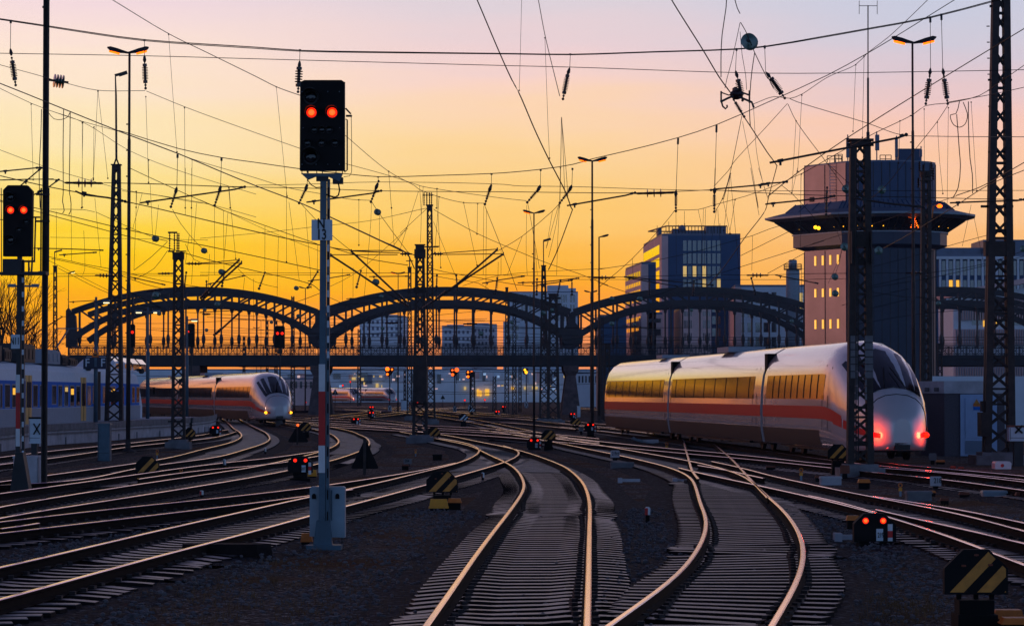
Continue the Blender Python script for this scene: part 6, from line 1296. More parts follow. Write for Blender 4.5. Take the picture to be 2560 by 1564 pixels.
def n13():
    Z = depth(1372); S = Z / F; b = P(811, 1372, Z)
    r = thing('main_signal', 'tall light signal with two red lamps and the plate N 13 above a white-red post', 'signal', (b.x, Z, GZ), 'main signals')
    # mast: two channel halves
    mb = MB(); u, v = P(801, 455, Z), P(817, 1372, Z); lo = P(797, 1372, Z); 
    vs = []
    for (xa, xb, y) in ((801, 816.5, 448), (797, 813, 1372)): a_, c_ = P(xa, y, Z), P(xb, y, Z); vs += [(a_.x, Z - .05, a_.z), (c_.x, Z - .05, c_.z), (c_.x, Z + .07, c_.z), (a_.x, Z + .07, a_.z)]
    mb.add(vs, [(0, 1, 2, 3), (7, 6, 5, 4), (4, 5, 1, 0), (5, 6, 2, 1), (6, 7, 3, 2), (7, 4, 0, 3)]); part('mast', mb, 'blue_steel', r)
    mb = MB(); vs = []
    for (xa, xb, y) in ((818, 825, 448), (814, 822.5, 1372)): a_, c_ = P(xa, y, Z), P(xb, y, Z); vs += [(a_.x, Z - .03, a_.z), (c_.x, Z - .03, c_.z), (c_.x, Z + .07, c_.z), (a_.x, Z + .07, a_.z)]
    mb.add(vs, [(0, 1, 2, 3), (7, 6, 5, 4), (4, 5, 1, 0), (5, 6, 2, 1), (6, 7, 3, 2), (7, 4, 0, 3)]); part('mast', mb, 'blue_steel', r)
    mb = MB()
    for i in range(16):
        y = 480 + i * 54
        if 540 < y < 606: continue
        x = 821.5 - (y - 450) * .0032; c_ = P(x, y, Z - .03); mb.box((c_.x, Z - .033, c_.z), (3.2 * S, .004, 24 * S))
    part('mast_slot', mb, 'black_rubber', r)
    mb = MB()
    for i, y in enumerate(range(620, 905, 38)): c_ = P(820.5, y, Z); mb.box((c_.x, Z - .034, c_.z), (6 * S, .004, 17 * S))
    part('marker_patch', mb, 'sign_white', r)
    # head
    mb = MB(); H_ = [(751, 427), (862, 427), (862, 208), (855, 203), (763, 203), (752, 208)]; mb.prism(px_poly(H_, Z), Z - .16, Z + .1); hd = part('signal_head', mb, 'signal_black', r)
    mb = MB()
    for x in (751.5, 861.8): mb.beam(P(x, 205, Z - .16), P(x, 427, Z - .16), 2.2 * S)
    mb.beam(P(756, 427, Z - .16), P(858, 427, Z - .16), 2 * S); part('rim', mb, 'dark_steel', hd)
    for x, y in ((779, 282), (830.7, 282)): lens(x, y, 12.5, Z - .16, 'red_light', hd, True, 'red_lamp')
    for x, y, q_ in ((777, 243, 15), (777, 392, 16), (786, 325, 7), (805, 325, 7), (823, 325, 7), (769, 358, 7.5), (804, 358, 7.5), (838, 358, 7.5)): lens(x, y, q_, Z - .16, 'train_glass', hd, True, 'dark_lamp')
    mb = MB()
    for x in (757, 792, 821, 850):
        for y in (232, 413): c_ = P(x, y, Z); mb.ball((c_.x, Z - .165, c_.z), 1.4 * S, 6, 4)
    for x in (760, 851): c_ = P(x, 322, Z); mb.ball((c_.x, Z - .165, c_.z), 1.2 * S, 6, 4)
    part('bolts', mb, 'pale_steel', hd)
    mb = MB(); mb.tube([P(x, y, Z) for x, y in ((864, 298), (868, 300), (868, 425), (861, 430))], 1.8 * S, 6); part('side_pipe', mb, 'dark_steel', r)
    mb = MB(); mb.beam(P(864, 271, Z), P(877, 285, Z), 4 * S); mb.beam(P(865, 290, Z), P(880, 290, Z), 5 * S); mb.tube([P(x, y, Z) for x, y in ((878, 292), (879, 350), (879, 430), (874, 440), (859, 442))], .8 * S, 5); part('cable_bracket', mb, 'dark_steel', r)
    mb = MB(); mb.prism(px_poly([(753, 434), (770, 450), (790, 442), (820, 442), (850, 455), (857, 434)], Z), Z - .08, Z + .02); part('bracket', mb, 'blue_steel', r)
    mb = MB()
    for x in (755, 770, 792, 806, 840, 856): mb.beam(P(x, 426, Z), P(x, 436, Z), 2.2 * S)
    mb.box(P(806, 446, Z), (30 * S, .12, 14 * S)); mb.box(P(845, 452, Z), (26 * S, .12, 16 * S)); part('bracket_feet', mb, 'dark_steel', r)
    mb = MB(); mb.tube([P(x, y, Z - .06) for x, y in ((768, 449), (778, 462), (790, 469), (805, 468))], 1.2 * S, 6); mb.tube([P(x, y, Z - .06) for x, y in ((846, 458), (849, 475), (846, 488), (836, 494), (824, 490), (816, 486))], 1.8 * S, 6); part('cable', mb, 'black_rubber', r)
    pl = plate('number_plate', rect(779, 549, 831, 601), Z - .09, .02, 'sign_white', r); c_ = P(805, 575, Z); 
    text('lettering', 'N', 27 * S * 1.35, (P(804, 561, Z).x, Z - .115, P(804, 561, Z).z), 'letter_black', pl, .72); text('lettering', '13', 27 * S * 1.35, (P(805, 588, Z).x, Z - .115, P(804, 588, Z).z), 'letter_black', pl, .72)
    plate('white_board', rect(797, 910, 813, 978), Z - .055, .015, 'white_paint', r); plate('red_board', rect(796.6, 978, 813, 1113), Z - .055, .015, 'red_paint', r); plate('white_board', rect(796.2, 1113, 812.6, 1181), Z - .055, .015, 'white_paint', r)
    # foot and cabinet
    mb = MB(); mb.prism(px_poly([(780, 1377), (834, 1377), (830, 1350), (824, 1300), (792, 1300), (786, 1350)], Z), Z - .12, Z + .12); mb.box((b.x, Z, GZ + .03), (.55, .5, .08)); part('foot', mb, 'blue_steel', r)
    cz = Z + .12; cb = part('cabinet', MB().prism(px_poly([(774, 1340), (862, 1343), (862, 1219), (858, 1216), (778, 1216), (774, 1220)], cz), cz, cz + .3), 'cabinet_grey', r)
    mb = MB()
    for x in (785, 843.5): mb.prism(px_poly([(x - 5, 1246), (x + 5, 1246), (x + 5, 1237), (x + 2.5, 1233), (x - 2.5, 1233), (x - 5, 1237)], cz), cz - .02, cz)
    part('vent', mb, 'black_rubber', cb); mb = MB(); mb.beam(P(818, 1222, cz - .01), P(818, 1340, cz - .01), 1.2 * S); mb.beam(P(829, 1224, cz - .01), P(829, 1300, cz - .01), 3 * S); part('door_edge', mb, 'blue_steel', cb)
    mb = MB()
    for x in (790, 855): mb.beam(P(x, 1342, cz + .1), P(x, 1378, cz + .1), 3 * S)
    part('leg', mb, 'dark_steel', r)
n13()
def n11():
    Z = depth(1240); S = Z / F; b = P(50, 1240, Z); r = thing('main_signal', 'light signal with two red lamps and the plate N11 at the left edge', 'signal', (b.x, Z, GZ), 'main signals')
    mb = MB(); mb.prism(px_poly([(10, 641), (81, 641), (83, 478), (70, 464), (22, 464), (10, 476)], Z), Z - .15, Z + .12); hd = part('signal_head', mb, 'signal_black', r)
    for x in (27, 60): lens(x, 525.5, 8.6, Z - .15, 'red_light', hd, True, 'red_lamp')
    for x, y, q_ in ((26, 493, 9), (26, 600, 9), (48, 575, 5), (66, 555, 5)): lens(x, y, q_, Z - .15, 'train_glass', hd, True, 'dark_lamp')
    mb = MB(); mb.beam(P(49.5, 641, Z), P(44, 1240, Z), 11 * S, .12); part('mast', mb, 'dark_steel', r)
    mb = MB(); mb.beam(P(58, 650, Z), P(58, 1215, Z), 6 * S, .1); part('mast', mb, 'dark_steel', r)
    mb = MB()
    for y in range(700, 1200, 36): c_ = P(58, y, Z); mb.box((c_.x, Z - .055, c_.z), (5 * S, .01, 13 * S))
    part('marker_patch', mb, 'sign_white', r)
    mb = MB(); mb.box(P(33, 664, Z), (46 * S, .4, 32 * S)); mb.box(P(60, 684, Z), (118 * S, .5, 7 * S)); mb.beam(P(58, 682, Z), P(118, 682, Z + 1.5), 6 * S); part('service_platform', mb, 'dark_steel', r)
    mb = MB()
    for s_ in ('zz',): mb.beam(P(89, 545, Z), P(86, 655, Z), 3.5 * S); mb.beam(P(62, 653, Z), P(88, 653, Z), 5 * S); mb.beam(P(82, 543, Z), P(100, 543, Z), 4 * S); mb.beam(P(72, 655, Z), P(72, 680, Z), 4 * S); mb.beam(P(81, 642, Z), P(79, 680, Z), 4 * S); mb.beam(P(3, 470, Z), P(4, 690, Z), 2 * S); mb.beam(P(0, 549, Z), P(10, 549, Z), 2 * S)
    part('ladder_frame', mb, 'dark_steel', r)
    pl = plate('number_plate', rect(28, 836, 50, 871), Z - .08, .02, 'sign_white', r); text('lettering', 'N11', 19 * S * 1.3, (P(39, 853, Z).x, Z - .105, P(39, 853, Z).z), 'letter_black', pl, .55)
    plate('white_board', rect(39.5, 936, 50, 981), Z - .08, .015, 'white_paint', r); plate('red_board', rect(39.5, 981, 50, 1071), Z - .08, .015, 'red_paint', r); plate('white_board', rect(39.5, 1071, 50, 1115), Z - .08, .015, 'white_paint', r)
    mb = MB(); mb.prism(px_poly([(26, 1243), (79, 1243), (60, 1130), (42, 1130)], Z), Z - .2, Z + .25); part('foot', mb, 'dark_steel', r)
n11()
def small_signal(label, x0, y0, x1, y1, yb, lamps, Z=None, box=True, top=3):
    Z = Z or depth(yb); S = Z / F; xc = (x0 + x1) / 2; b = P(xc, yb, Z); r = thing('main_signal', label, 'signal', (b.x, Z, GZ), 'distant light signals')
    mb = MB(); mb.prism(px_poly(oct_(x0, y0, x1, y1, top), Z), Z - .2, Z + .1); hd = part('signal_head', mb, 'signal_black', r)
    for x, y, q_ in lamps: lens(x, y, q_, Z - .2, 'red_light', hd, q_ > 2.5, 'red_lamp')
    mb = MB(); mb.beam(P(xc, y1, Z), (b.x, Z, GZ), 3.6 * S); mb.box(P(xc, y1 + 8, Z), (10 * S, .3, 12 * S)); part('mast', mb, 'dark_steel', r)
    if box:
        mb = MB(); mb.box((b.x, Z - .2, GZ + 14 * S), (20 * S, .5, 28 * S)); part('cabinet', mb, 'pale_concrete', r)
        for y, h, m_ in ((965, 16, 'white_paint'), (983, 18, 'red_paint'), (1001, 16, 'white_paint')): mb = MB(); mb.box(P(xc, y, Z - .15), (4 * S, .03, h * S)); part('marker_board', mb, m_, r)
    return r
small_signal('distant light signal with two red lamps in the first arch left of the white mast', 688, 814, 712, 870, 1066, [(694, 833, 3.6), (705.5, 833, 3.6)])
small_signal('distant light signal with a single red lamp right beside the lamp pole at the left', 323, 810, 338, 868, 1048, [(331, 830, 3.6)], box=False)
small_signal('distant dark signal partly behind a platform lamp pole with one red lamp', 470, 808, 487, 868, 1046, [(471, 829, 2.6)], box=False)
def trio(label, lamps, yb, m0='orange_light', head='dark_steel'):
    Z = depth(yb); S = Z / F; xs_ = [l_[0] for l_ in lamps]; ys_ = [l_[1] for l_ in lamps]; xc = sum(xs_) / len(xs_) + 2; yc = sum(ys_) / len(ys_); b = P(xc, yb, Z); r = thing('shunting_signal', label, 'signal', (b.x, Z, GZ), 'triangular lamp signals under the bridge')
    mb = MB(); mb.prism(px_poly([(xs_[0] - 5, min(ys_) - 4), (xs_[0] - 6, yc), (xc - 7, max(ys_) + 5), (xc, max(ys_) + 6), (max(xs_) + 5, yc), (max(xs_) + 5, min(ys_) - 4)][::-1], Z), Z, Z + .25); part('head', mb, 'signal_black', r)
    for x, y, q_ in lamps: mb = MB(); c_ = P(x, y, Z); mb.lathe([(0, q_ * S), (q_ * S * .5, q_ * S * .7), (q_ * S * .8, q_ * .1 * S)], (c_.x, Z - .02, c_.z), (0, -1, 0), 12); part('lamp', mb, m0, r)
    mb = MB(); mb.beam(P(xc, yc, Z + .1), (b.x, Z + .1, GZ), 2.6 * S); mb.beam(P(xc + 4, yc + 8, Z + .1), P(xc + 4, yc + 30, Z + .1), 1.4 * S); part('post', mb, 'dark_steel', r)
    mb = MB(); mb.box((b.x, Z, GZ + 9 * S), (9 * S, .2, 16 * S)); for_ = part('x_board', mb, 'sign_white', r)
    mb = MB()
    for a_, c_ in (((-1, 1), (1, 17)), ((1, 1), (-1, 17))): mb.beam((b.x + a_[0] * 4 * S, Z - .11, GZ + a_[1] * S), (b.x + c_[0] * 4 * S, Z - .11, GZ + c_[1] * S), 1.3 * S)
    part('cross', mb, 'letter_black', for_)
trio('triangular signal with one big and two small orange lamps left of the cantilever mast', [(968.5, 922, 5.2), (980, 923, 2.6), (968.5, 935, 3)], 1030)
trio('triangular signal with a big red-orange lamp right of the cantilever mast', [(1131, 925, 2.8), (1142, 924, 5.6), (1131.5, 936, 4)], 1032, 'red_core')
trio('triangular signal with three even orange lamps on the short lattice mast', [(1170, 930, 2.6), (1179, 930, 3.2), (1170, 941, 3.2)], 1028)
trio('pair of yellow and orange lamps left of the slim lamp mast', [(1312, 924, 2.8), (1315.5, 930, 4)], 1020, 'amber_light')
GD = 'low dwarf signals between the tracks'
def dwarf(label, xc, yl, sep, yb, lamps='red_light', num=None, marker=True, diag=False):
    Z = depth(yb); S = Z / F; k = sep / 26.0; x0, x1 = xc - 31 * k, xc + 31 * k; y0, y1 = yl - 11 * k, yl + 31 * k; r = thing('dwarf_signal', label, 'signal', (P(xc, yb, Z).x, Z, GZ), GD)
    mb = MB(); mb.prism(px_poly([(x0, y1), (x1, y1), (x1, yl + 6 * k), (x1 - 17 * k, y0), (x0 + 15 * k, y0), (x0, yl + 4 * k)], Z), Z - .12, Z + .12); part('housing', mb, 'signal_black', r)
    ls = ((xc + sep / 2, yl), (xc - sep / 2, yl)) if not diag else ((xc + sep / 2, yl - sep / 2), (xc - sep / 2, yl + sep / 2))
    for x, y in ls: lens(x, y, max(4.4 * k, 1.7), Z - .12, lamps, r, k > .4, 'lamp', .05)
    pl = plate('number_plate', rect(xc + 3 * k, yl + 12 * k, xc + 13 * k, yl + 31 * k), Z - .122, .015, 'sign_white', r)
    if num and k > .5: text('lettering', num, 8 * k * S * 1.3, (P(xc + 8 * k, yl + 22 * k, Z).x, Z - .14, P(0, yl + 21 * k, Z).z), 'letter_black', pl, .6)
    if marker:
        for i, m_ in enumerate(('white_paint', 'red_paint', 'white_paint')): plate('marker_board', rect(xc + 20 * k, yl + (5 + 10 * i) * k, xc + 27 * k, yl + (15 + 10 * i) * k), Z - .124, .015, m_, r)
    mb = MB(); zt = P(0, y1, Z).z; w = 34 * k * S; mb.box((P(xc, yb, Z).x, Z, (GZ + zt) / 2), (w, .3, max(.06, zt - GZ) + .04)); mb.box((P(xc, yb, Z).x, Z, GZ + .05), (w * 1.5, .5, .1)); part('stand', mb, 'black_rubber', r)
    return r
for a in [('dwarf signal with two red lamps and the number 219 near the right foreground gravel', 2185.5, 1300.5, 44, 1366, 'red_light', '219'), ('dwarf signal with two red lamps directly left of the red and white post', 751, 1150, 26, 1203, 'red_light', '207'), ('dwarf signal with two red lamps below the wide striped board right of centre', 1336, 1100, 16, 1124, 'red_light', '216'),
    ('dwarf signal with two red lamps at the end of the platform wall', 539, 1068, 13, 1094, 'red_light', None), ('dwarf signal with two red lamps at the foot of the tall centre lamp', 1476.5, 1061, 12.8, 1094), ('dwarf signal with two red lamps right of the red and white post', 890, 1047, 10.5, 1068),
    ('small dwarf signal with two red lamps left of the white cabinet', 656, 1039, 9, 1056), ('lower of two small dwarf signals left of the cantilever mast', 929, 1031, 8, 1052), ('upper of two small dwarf signals left of the cantilever mast', 929, 1017, 6, 1032), ('lower small dwarf signal left of the second pier', 1244, 1028, 6.5, 1040), ('upper small dwarf signal left of the second pier', 1260, 1016, 5, 1030),
    ('lower small dwarf signal above the far striped board', 1432, 1034, 8, 1048), ('upper small dwarf signal above the far striped board', 1432, 1023, 6, 1036), ('tiny dwarf signal behind the platform end', 657, 1015, 5, 1026), ('tiny dwarf signal near the moving train head', 713, 1013, 5, 1024)]:
    dwarf(*a)
dwarf('dwarf signal with two diagonal yellow lamps behind the wide lattice mast', 2249, 1104, 13, 1140, 'amber_light', None, True, True)
for x, y, yb, lb in ((764, 1005, 1020, 'single small red lamp left of the first stone pier'), (876, 954, 1010, 'small red lamp above the left distant train'), (857, 963, 1008, 'small dim red lamp above the left distant train'), (1044, 1004, 1018, 'small red lamp within the cantilever mast foot'), (656, 959, 1012, 'small red lamp in front of the passing train'), (1212, 999, 1010, 'tiny red lamp under the yellow windows'), (1162, 1000, 1012, 'tiny red lamp left of the orange signal mast'), (420, 962, 1015, 'small red lamp behind the platform lamps')):
    Z = depth(yb); S = Z / F; c_ = P(x, y, Z); r = thing('lamp_signal', lb, 'signal', (c_.x, Z, GZ), 'tiny distant signal lamps'); mb = MB(); mb.beam((c_.x, Z, GZ), c_, 1.2 * S); mb.box(c_, (5 * S, .1, 5 * S)); part('post', mb, 'dark_steel', r); mb = MB(); mb.ball(c_ + Vector((0, -.2, 0)), 2.1 * S, 8, 6); part('lamp', mb, 'red_light', r)
# striped point indicators
def clip(poly, a, b, c):      # keep a*x+b*y<=c
    out = []
    for i in range(len(poly)):
        p, q_ = poly[i], poly[(i + 1) % len(poly)]; dp = a * p[0] + b * p[1] - c; dq = a * q_[0] + b * q_[1] - c
        if dp <= 0: out.append(p)
        if dp * dq < 0: t = dp / (dp - dq); out.append((p[0] + (q_[0] - p[0]) * t, p[1] + (q_[1] - p[1]) * t))
    return out
def striped(label, x0, y0, x1, y1, yb, m_='stripe_yellow', Z=None, legs=True):
    Z = Z or depth(yb); S = Z / F; w = x1 - x0; h = y1 - y0; c = h * .42; xc = (x0 + x1) / 2; r = thing('point_lantern', label, 'warning board', (P(xc, yb, Z).x, Z, GZ), 'yellow striped boards at the points')
    O = [(x0, y1), (x1, y1), (x1, y0 + c), (x1 - c, y0), (x0 + c, y0), (x0, y0 + c)]
    plate('board', O, Z, .12, 'signal_black', r); k = .93; I = [(xc + (x - xc) * k, (y0 + y1) / 2 + (y - (y0 + y1) / 2) * (k - .03)) for x, y in O]
    n = 3; pitch = w * .43
    for i in range(n):                      # stripes rise to the right
        u0 = x0 + y1 + w * .08 + i * pitch; st = clip(clip([p for p in I], 1, .95, u0 + w * .19 + (-.05) * y1), -1, -.95, -(u0 - w * .03 + (-.05) * y1))
        if len(st) > 2:
            mb = MB(); pp = px_poly(st, Z)
            if sum(pp[j][0] * pp[(j + 1) % len(pp)][1] - pp[(j + 1) % len(pp)][0] * pp[j][1] for j in range(len(pp))) < 0: pp = pp[::-1]
            mb.prism(pp, Z - .128, Z - .12); part('stripe', mb, m_, r)
    mb = MB()
    for f in (-.25, .02, .27): mb.beam(P(xc + w * f, y1 - 1, Z), P(xc + w * f, y1 + h * .12, Z), .03 + w * S * .03)
    zt = P(0, y1 + h * .12, Z).z
    if zt > GZ: mb.box((P(xc, yb, Z).x, Z, (GZ + zt) / 2), (w * S * .55, .35, zt - GZ)); mb.box((P(xc, yb, Z).x, Z, GZ + .1), (w * S * .62, .5, .2))
    part('lantern_stand', mb, 'black_rubber', r)
    if w > 60:
        mb = MB()
        for x, y in ((.5, .12), (.3, .36), (.72, .34)): c_ = P(x0 + w * x, y0 + h * y, Z); mb.box((c_.x, Z - .135, c_.z), (w * S * .07, .02, h * S * .04)); mb.ball((c_.x, Z - .135, c_.z), w * S * .02, 8, 5)
        part('fastener', mb, 'rust_red', r)
    return r
for a in [('largest striped board on a black box at the lower right corner', 2357, 1371, 2515, 1483, 1580), ('dirty yellow striped board with orange boxes left of the centre track', 1066, 1176, 1145, 1230, 1272), ('orange striped board with a bright orange box at the left', 340, 1140, 399, 1183, 1196), ('orange striped board right of the lattice mast on the platform side', 460, 1068, 489, 1092, 1112),
   ('orange striped board next to the red-lamped dark triangle', 748, 1055, 779, 1077, 1094), ('orange striped board at the foot of the cantilever mast', 1067, 1068, 1101, 1090, 1104), ('orange striped board just right of the middle dwarf signal', 1353, 1074, 1389, 1098, 1126), ('orange striped board left of the wide lattice mast', 2068, 1110, 2120, 1146, 1192), ('orange striped board in the frosty gravel right of the second pier', 1426, 1045, 1452, 1061, 1078)]:
    striped(*a)
for a in [('small white striped board right of the cantilever mast', 1147, 1035, 1170, 1050, 1066, 'sign_white'), ('tiny white striped board beside the orange signal mast', 1172, 1019, 1187, 1029, 1040, 'sign_white'), ('small brownish striped board behind the white cabinet', 723, 1018, 740, 1029, 1040, 'rust_red')]: striped(*a)
# dark triangular shields
def tri(label, ax, ay, bx0, bx1, by, yb, pw, red=None):
    Z = depth(yb); S = Z / F; r = thing('triangle_board', label, 'signal board', (P(ax, yb, Z).x, Z, GZ), 'dark triangular boards'); mb = MB()
    mb.prism(px_poly([(bx0, by - 3), (bx0 + 3, by), (bx1 - 3, by), (bx1, by - 3), (ax + 4, ay), (ax - 4, ay)], Z), Z, Z + .03); part('board', mb, 'signal_black', r); mb = MB(); mb.beam(P(ax - pw * .2, ay - 8, Z - .04), (P(ax - pw * .2, yb, Z).x, Z - .04, GZ), pw * S); part('post', mb, 'rusty_steel', r)
    if red: mb = MB(); mb.ball(P(*red, Z - .15), 3.4 * S, 10, 8); part('red_lamp', mb, 'red_core', r)
tri('large dark triangular board with a post right of the red and white mast', 913, 1103, 878, 946, 1171, 1186, 7)
tri('dark triangular board topped by a red lamp left of the red and white mast', 744, 1067, 720, 771, 1105, 1111, 3.5, (744.5, 1062))
# cabinets and boxes
def cab(label, x0, y0, x1, y1, m_, dp=.5, name='cabinet', lid=None, Z=None, base=None, letters=None, cat='cabinet', group='lineside cabinets'):
    Z = Z or depth(y1); S = Z / F; a, b = P(x0, y0, Z), P(x1, y1, Z); base = GZ if base is None else b.z; r = thing(name, label, cat, ((a.x + b.x) / 2, Z, base), group)
    mb = MB(); w = b.x - a.x; h = a.z - base; c = min(.03, w * .06); mb.hprism([(-w / 2 + c, 0), (w / 2 - c, 0), (w / 2, c), (w / 2, dp), (-w / 2, dp), (-w / 2, c)], base, base + h - .03, 1, 1, ((a.x + b.x) / 2, Z)); part('body', mb, m_, r)
    mb = MB(); mb.hprism([(-w / 2 - .02, -.02), (w / 2 + .02, -.02), (w / 2 + .02, dp + .02), (-w / 2 - .02, dp + .02)], base + h - .03, base + h + .03, 1.0, .94, ((a.x + b.x) / 2, Z)); part('lid', mb, lid or m_, r)
    if w > .3 and h > .5: mb = MB(); mb.beam((a.x + w * .08, Z - .006, base + h * .08), (a.x + w * .08, Z - .006, base + h * .9), .012); mb.beam((a.x + w * .05, Z - .006, base + h * .22), (b.x - w * .05, Z - .006, base + h * .22), .015); part('door_joint', mb, 'dark_steel', r)
    return r, Z, S
cab('tall pale blue-grey cabinet in front of the platform wall', 244, 1059, 274, 1152, 'blue_steel')
cab('weathered white concrete box behind the left signal foot', 33, 1142, 95, 1226, 'pale_concrete', .9, 'concrete_box')
r, Z, S = cab('small white post box with a dark roof left of the brown column', 72, 1044, 101, 1108, 'sign_white', .3, lid='black_rubber', Z=depth(1160), base=1)
mb = MB(); mb.beam(P(86, 1108, Z + .1), P(86, 1165, Z + .1), .2); part('post', mb, 'dark_steel', r); mb = MB(); mb.beam(P(84, 1058, Z - .02), P(100, 1085, Z - .02), .045); mb.beam(P(100, 1058, Z - .02), P(84, 1085, Z - .02), .045); part('cross_mark', mb, 'letter_black', r)
cab('white box with a dark roof left of the cantilever mast foot', 1002, 1000, 1021, 1025, 'sign_white', .4, lid='black_rubber', Z=depth(1044), base=1)
r, Z, S = cab('pale box with a dark cross mark at the right edge', 2522, 1065, 2575, 1102, 'sign_white', .4, lid='rust_red', Z=depth(1165), base=1)
mb = MB(); mb.beam(P(2545, 1102, Z + .1), P(2545, 1168, Z + .1), .3); part('post', mb, 'dark_steel', r); mb = MB(); mb.beam(P(2538, 1065, Z - .02), P(2556, 1082, Z - .02), .06); mb.beam(P(2556, 1063, Z - .02), P(2538, 1082, Z - .02), .06); part('cross_mark', mb, 'letter_black', r)
for a in [('low grey trough under the wide lattice mast', 2052, 1193, 2104, 1212, 'pale_concrete'), ('low grey trough beneath the plate 218', 2268, 1230, 2330, 1252, 'concrete'), ('pale metal trough near the right edge', 2458, 1229, 2518, 1246, 'pale_steel'), ('low grey trough under the plate 219', 1527, 1157, 1585, 1171, 'concrete'), ('small dark box near the plate 204', 1082, 1137, 1104, 1150, 'black_rubber'),
   ('grey box at the right platform lamp', 477, 1028, 484, 1041, 'blue_steel'), ('second grey box at the right platform lamp', 490, 1029, 498, 1041, 'blue_steel')]: cab(*a, dp=.35, name='cable_trough', cat='box', group='low grey boxes')
cab('white concrete cabinet far away beside the red dwarf signals at the pier', 1443, 1015, 1451, 1042, 'sign_white', .5)
r = thing('water_tank', 'white plastic tank with a red dot beside the tallest mast', 'container', (P(2507, 1168, depth(1172)).x, depth(1172), GZ)); Z = depth(1172); S = Z / F
mb = MB(); mb.prism(px_poly([(2488, 1172), (2528, 1172), (2529, 1158), (2525, 1153), (2492, 1153), (2488, 1158)], Z), Z, Z + .7); part('body', mb, 'white_paint', r); mb = MB(); c_ = P(2506, 1163, Z); mb.lathe([(0, .06), (.02, .05)], (c_.x, Z - .002, c_.z), (0, -1, 0), 10); part('cap', mb, 'red_paint', r)
def lid(label, x0, y0, x1, y1, m_='orange_paint', dark=True, yb=None):
    Z = depth(yb or y1); S = Z / F; a, b = P(x0, y0, Z), P(x1, y1, Z); zb = GZ; r = thing('cable_box', label, 'box', ((a.x + b.x) / 2, Z, GZ), 'orange lidded boxes beside the rails'); w = b.x - a.x; h = a.z - b.z
    mb = MB(); zl = a.z; mb.hprism([(-w / 2, -.0), (w / 2, 0), (w / 2, w * .7), (-w / 2, w * .7)], zl - h * .8, zl, 1, .86, ((a.x + b.x) / 2, Z)); mb.hprism([(-w * .53, -.01), (w * .53, -.01), (w * .53, w * .74), (-w * .53, w * .74)], zl - h, zl - h * .8, 1, 1, ((a.x + b.x) / 2, Z)); part('lid', mb, m_, r)
    if zl - h > GZ + .01: mb = MB(); mb.hprism([(-w * .45, .02), (w * .45, .02), (w * .45, w * .6), (-w * .45, w * .6)], GZ, zl - h, 1, 1, ((a.x + b.x) / 2, Z)); part('base', mb, 'black_rubber', r)
for a in [('yellow-orange box below the dirty striped board', 1073, 1247, 1120, 1270, 'yellow_paint', 1, 1276), ('darker orange lid right of the yellow-orange box', 1119, 1245, 1153, 1256, 'orange_paint', 1, 1274), ('bright yellow box in front of the left striped board', 348, 1175, 383, 1192, 'yellow_paint', 1, 1196), ('yellow box below the platform striped board', 465, 1102, 479, 1113, 'yellow_paint'), ('yellow box at the left edge behind the signal foot', 8, 1209, 28, 1225, 'yellow_paint'),
   ('small flat yellow lid in the gravel right of the brown column', 165, 1209, 184, 1215, 'yellow_paint'), ('orange lid right of the brown column', 120, 1183, 133, 1189, 'orange_paint', 1, 1200), ('orange lid behind the right mast foot', 2146, 1197, 2176, 1206, 'orange_paint', 1, 1222), ('orange lid left of the dwarf signal 219', 2117, 1288, 2149, 1300, 'orange_paint', 1, 1330), ('rusty orange lid at the lower right corner, rear one', 2484, 1524, 2560, 1546, 'orange_paint', 1, 1570), ('rusty orange lid at the lower right corner, front one', 2506, 1544, 2590, 1560, 'orange_paint', 1, 1590),
   ('yellow box behind the dwarf signal left of the post', 768, 1174, 791, 1190, 'yellow_paint', 1, 1196), ('orange round-topped box at the foot of the grey cabinet', 752, 1332, 780, 1354, 'orange_paint', 1, 1366), ('small orange lid below the plate 218', 2314, 1226, 2340, 1231, 'orange_paint', 1, 1240), ('brown lid right of the grey trough', 2351, 1244, 2373, 1251, 'rust_red', 1, 1263), ('brown lid left of the wide mast trough', 2038, 1188, 2063, 1194, 'rust_red', 1, 1204), ('dark lid between plate 218 and the metal trough', 2399, 1229, 2425, 1236, 'rust_red', 1, 1244),
   ('brown lid at the far right edge', 2540, 1230, 2570, 1238, 'rust_red', 1, 1250), ('orange lid at the foot of the hut', 2341, 1149, 2363, 1154, 'orange_paint', 1, 1160), ('small brown lid beside the plate 204', 1004, 1160, 1022, 1164, 'rust_red', 1, 1174), ('reddish lid left of the hut', 2376, 1164, 2390, 1170, 'rust_red', 1, 1172), ('pinkish lid right of the hut foot', 2396, 1166, 2410, 1171, 'rust_red', 1, 1173), ('brown lid near the track left of the wide mast', 1915, 1164, 1940, 1168, 'rust_red', 1, 1178)]: lid(*a)
def peg(label, x, y0, yb, w, top='red_paint', low='black_rubber'):
    Z = depth(yb); S = Z / F; b = P(x, yb, Z); zt = P(x, y0, Z).z; h = zt - GZ; k = w * S / 2; r = thing('marker_peg', label, 'peg', (b.x, Z, GZ), 'small marker pegs'); mb = MB(); mb.lathe([(0, k * .8), (h * .5, k * .8)], (b.x, Z, GZ), (0, 0, 1), 8); part('stake', mb, low, r)
    mb = MB(); mb.hprism([(-k, -k), (k * .1, -k), (k * .1, k), (-k, k)], GZ + h * .5, GZ + h * .93, 1, 1, (b.x, Z)); mb.hprism([(k * .1, -k), (k, -k), (k, k), (k * .1, k)], GZ + h * .5, GZ + h * .93, 1, 1, (b.x, Z), 1); mb.hprism([(-k, -k), (k, -k), (k, k), (-k, k)], GZ + h * .93, GZ + h, 1, .5, (b.x, Z), 1); part('cap', mb, [top, 'white_paint'], r)
